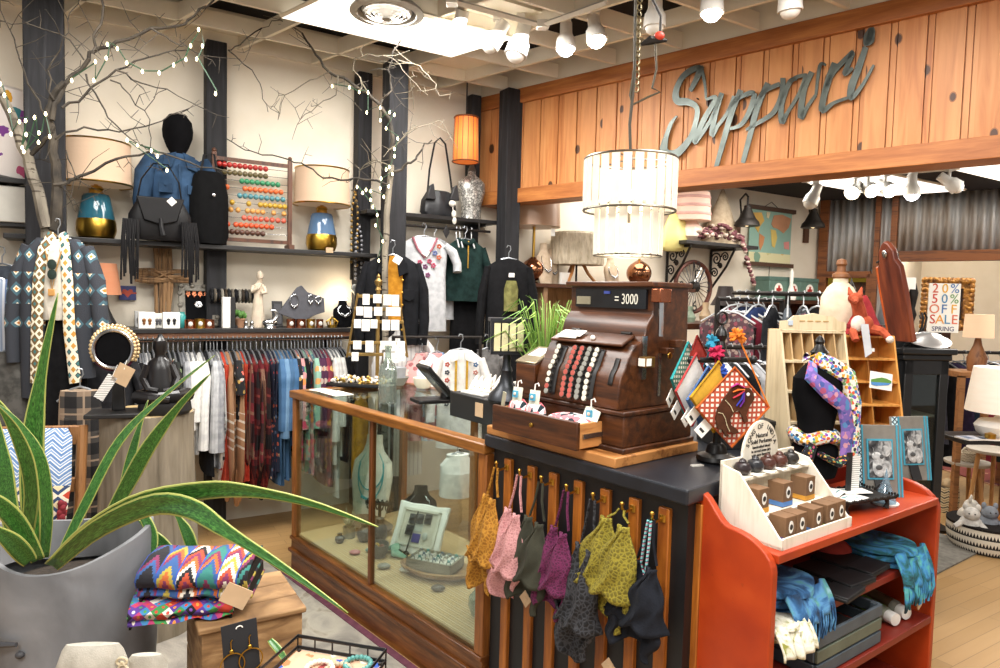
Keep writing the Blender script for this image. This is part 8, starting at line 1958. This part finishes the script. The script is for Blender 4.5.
for k in range(12):
    a=PI+PI*(k+.5)/12;hung(p.x+.34*cos(a),p.y+.34*sin(a),z,math.degrees(a)+90,mm[(k*5)%12],'%s top on the round rack with white hangers'%adj[(k*5)%12],.8 if k%2 else .7,'hanging_shirt','tops on the round rack',.16,HANGC)
# straight rack with long printed garments
pr0=at(757,300,5.4)
t=thing('straight_rack','dark straight rack of printed dresses beside the round rack','clothes rack',(pr0.x,pr0.y,0),20);z=pr0.z
b=B();b.tube([(-.3,0,z),(.2,0,z)],.013,8)
for x in(-.3,.2):b.tube([(x,0,.02),(x,0,z)],.016,8);b.tube([(x,-.25,.02),(x,.25,.02)],.016,8)
mesh('frame',b,IRON,t)
for k,(m_,lab,L_)in enumerate(((PRT1,'burgundy floral dress at the end of the straight rack',.95),(BUR,'wine red dress, second on the straight rack',.9),(PRT3,'taupe print dress in the middle of the straight rack',1.0),(PRT1,'burgundy floral dress beside the taupe print dress',.98),(PRT2,'slate print dress near the round rack',1.02),(CHA,'charcoal dress, last on the straight rack',.9))):
    hung(pr0.x+(-.22+k*.07)*cos(R(20)),pr0.y+(-.22+k*.07)*sin(R(20)),z,20+25,m_,lab,L_,'hanging_dress','dresses on the straight rack',.19,HANGC)
# low dark rack of folded trousers behind the pouches
pr1=at(715,347,4.4)
t=thing('trouser_rack','low black rail of hanging trousers behind the pouch stand','clothes rack',(pr1.x,pr1.y,0),12);z=pr1.z
b=B();b.tube([(-.3,0,z),(.42,0,z)],.012,8)
for x in(-.3,.42):b.tube([(x,0,.02),(x,0,z)],.014,8);b.tube([(x,-.2,.02),(x,.2,.02)],.014,8)
mesh('frame',b,IRON,t)
for k in range(12):
    x=-.26+k*.058;m_=(BLK,CHA,GRY2,BLK,cloth('#3a4452'),WH2,CHA,BLK,GRY,cloth('#2f2a28'),WH2,BLK)[k]
    nm_=('black','charcoal','pale grey','deep black','slate blue','off white','soft charcoal','plain black','mid grey','dark brown','bone white','jet black')[k]
    hung(pr1.x+x*cos(R(12)),pr1.y+x*sin(R(12)),z,12+20,m_,'%s trousers on the low rail behind the pouch stand'%nm_,.75,'hanging_trousers','trousers on the low rail',.13,HANG)
# table with small black lamp
pt1=at(724,322,6.2)
t=thing('side_table','dark low table with the black-shaded lamp under the wheel clock','table',(pt1.x,pt1.y,0),AA)
b=B();b.b2(-.7,.5,-.22,.22,pt1.z-.04,pt1.z);mesh('table_top',b,DWOOD,t,bevel=.004)
for x in(-.66,.46):
    for y in(-.18,.18):b=B();b.b2(x-.025,x+.025,y-.025,y+.025,0,pt1.z-.04);mesh('leg',b,DWOOD,t)
t=thing('table_lamp','little lamp with black bell shade on the dark low table','lamp',(pt1.x,pt1.y,pt1.z),AA)
b=B();b.lathe([(0,0),(.05,0),(.055,.02),(.03,.05),(.045,.09),(.03,.14),(.012,.17),(0,.2)],seg=18);mesh('lamp_base',b,IRON,t)
b=B();b.lathe([(.1,.12),(.103,.12),(.065,.19),(.05,.26),(.047,.26)],seg=24);mesh('lamp_shade',b,solid('#2a1d18',.6),t)
for k,(dx,m_,h_,lab)in enumerate(((-.2,'#b59a78',.14,'small tan figurine left of the black bell lamp'.replace('left of','beside')),(-.36,'#8fa08a',.11,'small green jar on the dark low table'),(-.5,'#c9b08a',.16,'slim beige vase at the end of the dark low table'),(.18,'#6a5a4a',.12,'little brown jar on the table past the bell lamp'))):
    b=B();b.lathe([(0,0),(.035,0),(.045,h_*.3),(.02,h_*.7),(.026,h_),(0,h_)],seg=14);single('small_vase',b,solid(m_,.5),lab,'vase',(pt1.x+dx*cos(R(AA)),pt1.y+dx*sin(R(AA)),pt1.z))
# ================================================================ far side: cabinet and things on it
BC=solid('#17181a',.4,0,.2)
DB=4.2
pb0=at(905,348,DB);ztop=pb0.z
cb=thing('glass_cabinet','tall black display cabinet with a glass door behind the red shelf','cabinet',(pb0.x,pb0.y,0),6)
Wc,Dc=47*DB/850,.4
b=B();b.b2(-.03,Wc+.03,-.03,Dc,ztop-.03,ztop);b.b2(-.015,Wc+.015,-.015,Dc,ztop-.06,ztop-.03);mesh('cornice',b,BC,cb,bevel=.006)
b=B();b.b2(0,.015,0,Dc,.0,ztop-.05);b.b2(Wc-.015,Wc,0,Dc,0,ztop-.05);b.b2(0,Wc,Dc-.015,Dc,0,ztop-.05);b.b2(0,Wc,0,Dc,0,.08);mesh('carcass',b,BC,cb,smooth=False)
for(x0,x1,z0,z1)in((0,.045,.08,ztop-.06),(Wc-.045,Wc,.08,ztop-.06),(0,Wc,ztop-.13,ztop-.06),(0,Wc,.08,.2)):
    b=B();b.b2(x0,x1,-.012,.012,z0,z1);mesh('door_rail',b,BC,cb,bevel=.003)
b=B();b.b2(.04,Wc-.04,-.002,.002,.2,ztop-.12);mesh('glass_door',b,GLASS,cb,smooth=False)
for z in(.5,.8,1.05):b=B();b.b2(.015,Wc-.015,.03,Dc-.02,z-.01,z);mesh('shelf',b,solid('#5f5a52',.4),cb)
b=B();b.b2(-.17,-.0,.1,Dc,0,ztop-.02);b.b2(-.19,0,.08,Dc,ztop-.05,ztop-.01);mesh('side_wing',b,BC,cb,bevel=.006)
ax=V((cos(R(6)),sin(R(6)),0));ay=V((-sin(R(6)),cos(R(6)),0))
def onC(x,y,z=0):return V((pb0.x,pb0.y,ztop+z))+ax*x+ay*y
for k,(x,z,m_,h_,lab)in enumerate(((.09,1.05,'#c9c2b4',.2,'pale draped cloth on the upper shelf inside the black cabinet'),(.15,.8,'#8f7a5a',.16,'brown box on the middle shelf inside the black cabinet'),(.1,.5,'#7d8a8f',.18,'grey vase on the low shelf inside the black cabinet'))):
    b=B();b.lathe([(0,0),(.05,0),(.06,h_*.4),(.035,h_*.8),(.04,h_),(0,h_)],seg=14);p=V((pb0.x,pb0.y,z))+ax*x+ay*.18;single('cabinet_ornament',b,solid(m_,.5),lab,'ornament',p)
# slanting old wooden board (sled runner like)
g=G('old_varnished_board');nn=g.noise(4,5,g.mul((6,6,1)));OB=g.out(g.ramp(nn,[(.3,'#4a2118'),(.55,'#6f3522'),(.75,'#8f4a2c')]),.35)
pbd=at(903,341,4.1);ptp=at(889,240,4.1);Lb=(ptp-pbd).length
t=thing('wooden_board','tall varnished old wooden board leaning on top of the black cabinet','board',pbd,-55,rot=(R(15),0,R(-78)))
b=B();b.prism([(-.07,0),(.07,0),(.075,Lb*.5),(.07,Lb*.75),(.045,Lb*.82),(.045,Lb*.9),(.02,Lb*.97),(0,Lb),(-.02,Lb*.97),(-.045,Lb*.9),(-.05,Lb*.8),(-.075,Lb*.72)],-.014,.014);mesh('plank',b,OB,t,bevel=.004)
b=B();b.tube([(-.072,-.0,.0),(-.076,0,Lb*.5),(-.07,0,Lb*.75)],.016,8);mesh('orange_edge',b,solid('#b5511f',.4,0,.15),t)
b=B();b.ell((.0,-.02,Lb*.88),.014,.008,.02);mesh('metal_boss',b,SILVER,t)
# grey tapered lamp with wire hook
pg2=onC(.08,.2)
t=thing('hanging_lantern','grey tapered metal lantern with a hook and white tag','lantern',pg2)
hz=at(918,270,4.3).z-ztop
b=B();b.lathe([(0,0),(.075,0),(.08,.02),(.078,hz*.4),(.055,hz*.75),(.035,hz*.9),(0,hz*.92)],seg=24);mesh('lantern_body',b,solid('#85878a',.35,.7,.15),t)
b=B();b.tube([(0,0,hz*.9),(0,0,hz+.04),(.0,0,hz+.09),(-.05,0,hz+.07),(-.11,0,hz+.04)],.005,6);mesh('hook',b,IRON,t)
b=B();b.box(.0,-.085,hz*.83,.1,.003,.06);mesh('white_tag',b,PAPER,t)
# tilted silver serving dish
t=thing('silver_dish','shiny silver covered dish on the black cabinet','dish',onC(.17,.06),0)
b=B();b.T=MX.Translation((0,0,.035))@MX.Rotation(R(28),4,'X');b.lathe([(0,-.03),(.05,-.03),(.085,-.012),(.105,0),(.11,.004),(.085,.012),(.06,.03),(0,.045)],seg=32,sx=1.0,sy=.7);mesh('dish_body',b,solid('#d3d3d1',.3,.8,.05),t)
b=B();b.b2(-.06,.06,-.03,.03,0,.012);mesh('foot',b,SILVER,t)
# iron candelabra with curls
t=thing('candelabra','black iron candelabra with curled arms behind the silver dish','candelabra',onC(.15,.16),0);hc2=at(928,283,4.3).z-ztop
b=B();b.lathe([(0,0),(.06,0),(.05,.012),(.014,.03),(.01,hc2*.4),(.02,hc2*.5),(.01,hc2*.6),(.018,hc2*.75),(.022,hc2*.85),(.01,hc2),(0,hc2)],seg=14);mesh('stem',b,IRON,t)
for k in range(4):
    a=k*PI/2+.3;b=B();b.tube([(cos(a)*r_,sin(a)*r_*.6,z)for r_,z in((.01,.05),(.05,.06),(.08,.1),(.09,.15),(.075,.175),(.06,.16),(.068,.145))],.005,6);mesh('curled_arm',b,IRON,t)
# smaller dark silver things beside
for k,(x,y,m_,h_,lab)in enumerate(((-.1,.2,'#5f6062',.16,'dull pewter jug beside the leaning board'),(-.06,.12,'#9a9c9e',.11,'small silver pot at the foot of the leaning board'),(.02,.1,'#6a6b6d',.13,'grey metal vase behind the leaning board'))):
    t=thing('metal_jug',lab,'jug',onC(x,y),20*k)
    b=B();b.lathe([(0,0),(.035,0),(.055,h_*.35),(.045,h_*.6),(.025,h_*.8),(.032,h_),(.028,h_),(0,h_*.9)],seg=20);mesh('jug_body',b,solid(m_,.3,.8,.15),t)
    b=B();b.tube([(.03,0,h_*.85),(.07,0,h_*.8),(.075,0,h_*.5),(.05,0,h_*.35)],.006,6);mesh('jug_handle',b,solid(m_,.3,.8,.15),t)
t=thing('iron_finial','dark turned iron finial post behind the plush fox','finial',onC(-.13,.26),0);hf=at(873,277,4.4).z-ztop
b=B();b.lathe([(0,0),(.04,0),(.015,.02),(.012,hf*.3),(.026,hf*.4),(.012,hf*.5),(.028,hf*.62),(.015,hf*.72),(.024,hf*.82),(.008,hf*.92),(0,hf)],seg=16);mesh('turned_post',b,IRON,t)
# ---------------- beyond: sale sign, gilt mirror, lamp, racks
ps=at(944,308,6.0)
t=thing('sale_sign','white poster reading 20% 50% OFF SALE SPRING behind the candelabra','sign',ps,-4)
hw,hh=15*6/850,24.5*6/850
b=B();b.b2(-hw,hw,0,.01,-hh,hh);mesh('poster',b,PAPER,t)
cols=[('20%',('#c8502f','#e0a83a','#4a78b0')),('50%',('#c8402f','#4a86b0','#6a9a5a')),('OFF',('#d97a5a','#3f6fa8','#e0a83a')),('SALE',('#c8402f','#e0983a','#4a86b0','#d9694a'))]
for r_,(s_,cs)in enumerate(cols):
    for i,ch_ in enumerate(s_):
        b=B();x=(i-(len(s_)-1)/2)*hw*(.62 if len(s_)==3 else .47);put_text(b,ch_,.092,MX.Translation((x,-.002,hh*(.78-.42*r_)))@XZ);mesh('poster_letter',b,solid(cs[i],.6),t)
b=B();put_text(b,'SPRING',.046,MX.Translation((0,-.002,-hh*.86))@XZ);mesh('small_letters',b,solid('#3a3f6a',.6),t)
b=B();b.tube([(0,.03,-hh),(0,.03,-ps.z+.02)],.01,6);b.b2(-.12,.12,-.08,.12,-ps.z,-ps.z+.02);mesh('floor_stand',b,IRON,t)
pmz=at(946,304,7.0)
g=G('gilt_frame');nn=g.noise(30,4);g.bump(nn,.8,.02);GILT=g.out(g.ramp(nn,[(.35,'#5f3a1a'),(.6,'#a8742f'),(.75,'#c9964a')]),.4,.4)
t=thing('gilt_mirror','ornate gilt framed mirror behind the sale poster','mirror',pmz,-10);mw,mh=21*7/850,23*7/850
b=B()
for(x0,x1,z0,z1)in((-mw,mw,mh-.06,mh),(-mw,mw,-mh,-mh+.06),(-mw,-mw+.06,-mh,mh),(mw-.06,mw,-mh,mh)):b.b2(x0,x1,-.03,.02,z0,z1)
for k in range(40):
    f=k/40*4;i=int(f);u=(f-i)*2-1;x,z=((u*mw,mh),(mw,-u*mh),(-u*mw,-mh),(-mw,u*mh))[i];b.ell((x,-.02,z),.03,.02,.03,8,6)
mesh('gilt_moulding',b,GILT,t)
b=B();b.b2(-mw+.05,mw-.05,-.004,.004,-mh+.05,mh-.05);mesh('mirror_glass',b,solid('#6f7690',.05,.9,.05),t)
b=B();b.b2(-.05,.05,.0,.3,-pmz.z,-mh);mesh('easel_post',b,DWOOD,t)
# chair with pale lampshade, doorway to the side
pls=at(979,326,6.6)
t=thing('table_lamp','lamp with a pale peach drum shade at the far doorway','lamp',(pls.x,pls.y,0),0)
b=B();b.lathe([(.1,pls.z-.09),(.103,pls.z-.09),(.095,pls.z+.09),(.092,pls.z+.09)],seg=32);mesh('lamp_shade',b,mkshade('#e0c0a0',.35,'peach'),t)
b=B();b.lathe([(0,pls.z-.35),(.06,pls.z-.35),(.07,pls.z-.25),(.03,pls.z-.15),(.012,pls.z-.05),(0,pls.z)],seg=18);mesh('lamp_base',b,wood('#5a351c','#8a5a34','z'),t)
b=B();b.b2(-.22,.2,-.15,.15,pls.z-.39,pls.z-.35)
for x in(-.2,.18):
    for y in(-.13,.13):b.b2(x-.02,x+.02,y-.02,y+.02,0,pls.z-.38)
mesh('stand_table',b,wood('#6a4426','#94653c','x'),t)
dd=at(1024,300,7.6)
b=B();b.b2(-.06,.9,0,.05,0,2.1);tag(mesh('door_2',b,solid('#d3dae6',.5,0,.05),loc=(dd.x,dd.y,0),rz=-20,smooth=False),kind='structure')
b=B();b.b2(-.13,-.05,-.03,.07,0,2.2);struct('trim_14',b,RW,loc=(dd.x,dd.y,0),rz=-20,smooth=False)
# rack of dark clothes at the side
pk2=at(950,352,7.2)
t=thing('straight_rack','long rack of dark clothes behind the black cabinet and white lamp','clothes rack',(pk2.x,pk2.y,0),5);z=pk2.z
b=B();b.tube([(-.5,0,z),(1.3,0,z)],.014,8)
for x in(-.5,1.3):b.tube([(x,0,.02),(x,0,z)],.016,8);b.tube([(x,-.25,.02),(x,.25,.02)],.016,8)
mesh('frame',b,IRON,t)
cl=[('#6a1f2f','wine red'),('#2a2b30','charcoal'),('#4a4a55','slate'),('#1d1d20','black'),('#3a2f4a','dark violet'),('#2f3a4a','ink blue'),('#8a2f3a','cherry red'),('#26262a','soot black'),('#5f5a55','taupe'),('#333a3a','spruce grey'),('#1f2430','midnight blue'),('#3f3a3a','brown black'),('#2a2a2a','plain black'),('#4f4a4f','mauve grey'),('#20262a','dark teal')]
for k,(hx,nm_)in enumerate(cl):
    x=-.42+k*.11;hung(pk2.x+x,pk2.y+x*.087,z,5+18,cloth(hx),'%s garment on the long rack behind the white lamp'%nm_,.95-.1*(k%3),'hanging_dress','dark garments on the long rack',.2,HANG)
# white lamp, black bench with magazines, stools, basket
pj2=at(968,437,5.5)
t=thing('console_table','black console table edge carrying magazines and the white lamp','table',(pj2.x,pj2.y,0),4);zt2=pj2.z
b=B();b.b2(-.1,.7,-.1,.2,zt2-.03,zt2);mesh('table_top',b,BC,t,bevel=.004)
for x in(.5,.66):
    for y in(.0,.18):b=B();b.tube([(x,y,0),(x,y,zt2-.03)],.014,8);mesh('leg',b,BC,t)
for k,(x,hx,lab)in enumerate(((-.02,'#c9ccd6','magazine with pale blue cover on the black console table'),(.1,'#d6c4b5','magazine with beige cover beside the white lamp'))):
    t=thing('magazine',lab,'magazine',(pj2.x+x,pj2.y-.06,zt2),12-20*k)
    b=B();b.box(0,0,.004,.15,.11,.007);mesh('pages',b,PAPER,t);b=B();b.box(0,0,.0085,.15,.11,.002);mesh('cover',b,solid(hx,.4),t);b=B();b.box(-.03,.0,.01,.05,.07,.001);mesh('cover_picture',b,solid('#6a7a94',.4),t)
pw2=at(1003,433,5.5)
t=thing('table_lamp','white table lamp with red blossom sprig on its shade','lamp',(pw2.x,pw2.y+.03,zt2),0);t.scale=(1.32,1.32,1.45)
b=B();b.lathe([(0,0),(.075,0),(.1,.02),(.11,.05),(.09,.075),(.03,.085),(.02,.1),(0,.1)],seg=28);mesh('lamp_base',b,WHITE,t)
b=B();b.lathe([(.022,.09),(.016,.16),(.0,.16)],seg=14);mesh('wooden_neck',b,wood('#c9a070','#e0bb8a','z'),t)
b=B();b.lathe([(.15,.115),(.153,.115),(.125,.315),(.122,.315)],seg=40);mesh('lamp_shade',b,mkshade('#e9e4da',.3,'white'),t)
b=B();
for k in range(9):a=-1.9+k*.07;r_=.147-.02*(k%3)*.3;b.ell((r_*cos(a),r_*sin(a),.22+.02*sin(k*2.1)),.008,.005,.008,8,6)
mesh('blossoms',b,solid('#a83a35',.6),t)['kind']='stuff'
b=B();b.tube([(.148*cos(a),.148*sin(a),.2+.04*(a+2))for a in[-2.0+.08*k for k in range(9)]],.0025,5);mesh('twig',b,solid('#6a4a2f',.6),t)
def stool(px,py,D,r_,lab):
    p=at(px,py,D);t=thing('stool',lab,'stool',(p.x,p.y,0),15)
    b=B();b.lathe([(0,p.z-.022),(r_*.97,p.z-.022),(r_,p.z-.01),(r_,p.z),(0,p.z+.001)],seg=32);mesh('seat',b,solid('#b5ada0',.6,0,.1),t)
    for k in range(3):a=k*2.094+.6;b=B();b.tube([(r_*.55*cos(a),r_*.55*sin(a),p.z-.02),(r_*.9*cos(a),r_*.9*sin(a),0)],[.016,.012],8);mesh('leg',b,wood('#8f6236','#c08d56','z'),t)
    return p
p=stool(968,461,6.5,.16,'lower round stool with pale top by the woven basket');stool(993,449,6.2,.165,'taller round stool with pale top under the white lamp')
t=thing('woven_basket','small knotted rope basket on the lower round stool','basket',(p.x,p.y,p.z+.002),0)
b=B();b.lathe([(0,0),(.06,0),(.075,.03),(.07,.07),(.064,.07),(.06,.01),(0,.01)],seg=24);mesh('basket_body',b,zigzag(['#d3c6ae','#8f8068','#d3c6ae','#b5a58a'],.02,.03,.012,(0,2)),t)
b=B();b.tube([(-.06,0,.065),(-.03,0,.1),(.03,0,.1),(.06,0,.065)],.008,8);mesh('basket_handle',b,cloth('#c9bca4'),t)
b=B();b.lathe([(0,0),(.03,0),(.032,.04),(0,.05)],seg=18);single('candle',b,BRASS,'small brass candle tin under the white lamp','candle',(at(990,440,5.4).x,at(990,440,5.4).y,zt2),0)
pq2=onz(990,551,0);pq2=V((pq2.x+.02,pq2.y+.06,0))
rb_=36*pq2.y/680
def bandmat():
    g=G('beaded_basket');o=g.xyz();a=g.ma('ARCTAN2',o[1],o[0]);fz=g.ma('FRACT',g.ma('MULTIPLY',o[2],1/.055));p=g.ma('PINGPONG',g.ma('MULTIPLY',a,26),1.0)
    return g.out(g.ramp(g.ma('LESS_THAN',g.ma('ADD',g.ma('MULTIPLY',p,.5),.12),fz),[(0,'#1d1a18'),(.5,'#d9d2c2')],True),.8)
t=thing('floor_basket','large black and white beaded basket on the wood floor','basket',pq2)
b=B();b.lathe([(0,0),(rb_*.85,0),(rb_*.97,.05),(rb_,.11),(rb_*.98,.17),(rb_*.93,.17),(rb_*.93,.1),(rb_*.8,.02),(0,.02)],seg=40);mesh('basket_body',b,bandmat(),t)
b=B();b.lathe([(rb_*.94,.165),(rb_*1.0,.165),(rb_*1.0,.18),(rb_*.94,.18)],seg=40);mesh('rim',b,cloth('#1f1b19'),t)
for k,(x,y,hx,lab)in enumerate(((-.16,-.06,'#d3cfc8','white plush animal in the beaded basket, nearest the shelf'),(-.02,-.02,'#8a8f96','grey plush animal standing highest in the beaded basket'),(.08,-.1,'#c98fa0','pink plush animal in the beaded basket'),(.15,.02,'#d98a4a','orange plush animal at the basket side'),(-.06,.12,'#e3dccf','cream plush animal at the back of the beaded basket'))):
    t=thing('plush_toy',lab,'plush toy',(pq2.x+x,pq2.y+y,.12),20*k-30);m_=cloth(hx,None,30)
    b=B();b.ell((0,0,.05),.07,.06,.07);b.ell((0,-.02,.13),.05,.045,.045);b.tube([(.05,-.03,.07),(.09,-.05,.04)],[.02,.015],8);b.tube([(-.05,-.03,.07),(-.09,-.05,.04)],[.02,.015],8);mesh('plush_body',b,m_,t)
    for s_ in(-1,1):b=B();b.ell((s_*.035,-.015,.175),.016,.01,.024,10,6);mesh('ear',b,m_,t)
    b=B();b.ell((-.016,-.062,.14),.005,seg=8,rings=6);b.ell((.016,-.062,.14),.005,seg=8,rings=6);mesh('eyes',b,BLACK,t)['kind']='stuff'
# tall patterned basket behind
pt3=at(947,492,4.0)
t=thing('tall_basket','small tan basket with cloth beneath the pale stools','basket',(onz(948,512,0).x,onz(948,512,0).y,0))
b=B();b.lathe([(0,0),(.06,0),(.07,.1),(.065,.2),(.058,.2),(.06,.1),(0,.02)],seg=20);mesh('basket_body',b,zigzag(['#d0bf9c','#3a342c','#d0bf9c','#a8946a'],.04,.04,.02,(0,2)),t)
b=B();b.ell((0,0,.22),.055,.05,.05);mesh('cloth',b,cloth('#c9b08a'),t)
# red patterned rug at the back
pR=onz(985,470,0)
b=B();b.b2(-.7,1.4,-.8,.9,0,.01);single('floor_rug',b,floral('#7d3a35',['#a85a4a','#5f2a2f','#b58a70','#8f4a44'],6,dens=.5),'red patterned rug beneath the racks beyond the stools','rug',(pR.x+.2,pR.y+.3,0),10)
b=B();b.b2(-.4,.45,-.12,.3,0,.01);single('door_mat',b,solid('#77736b',.95,0,.25,30),'grey mat on the wood floor behind the red shelf','mat',(onz(940,556,0).x,onz(940,556,0).y,0),AR)
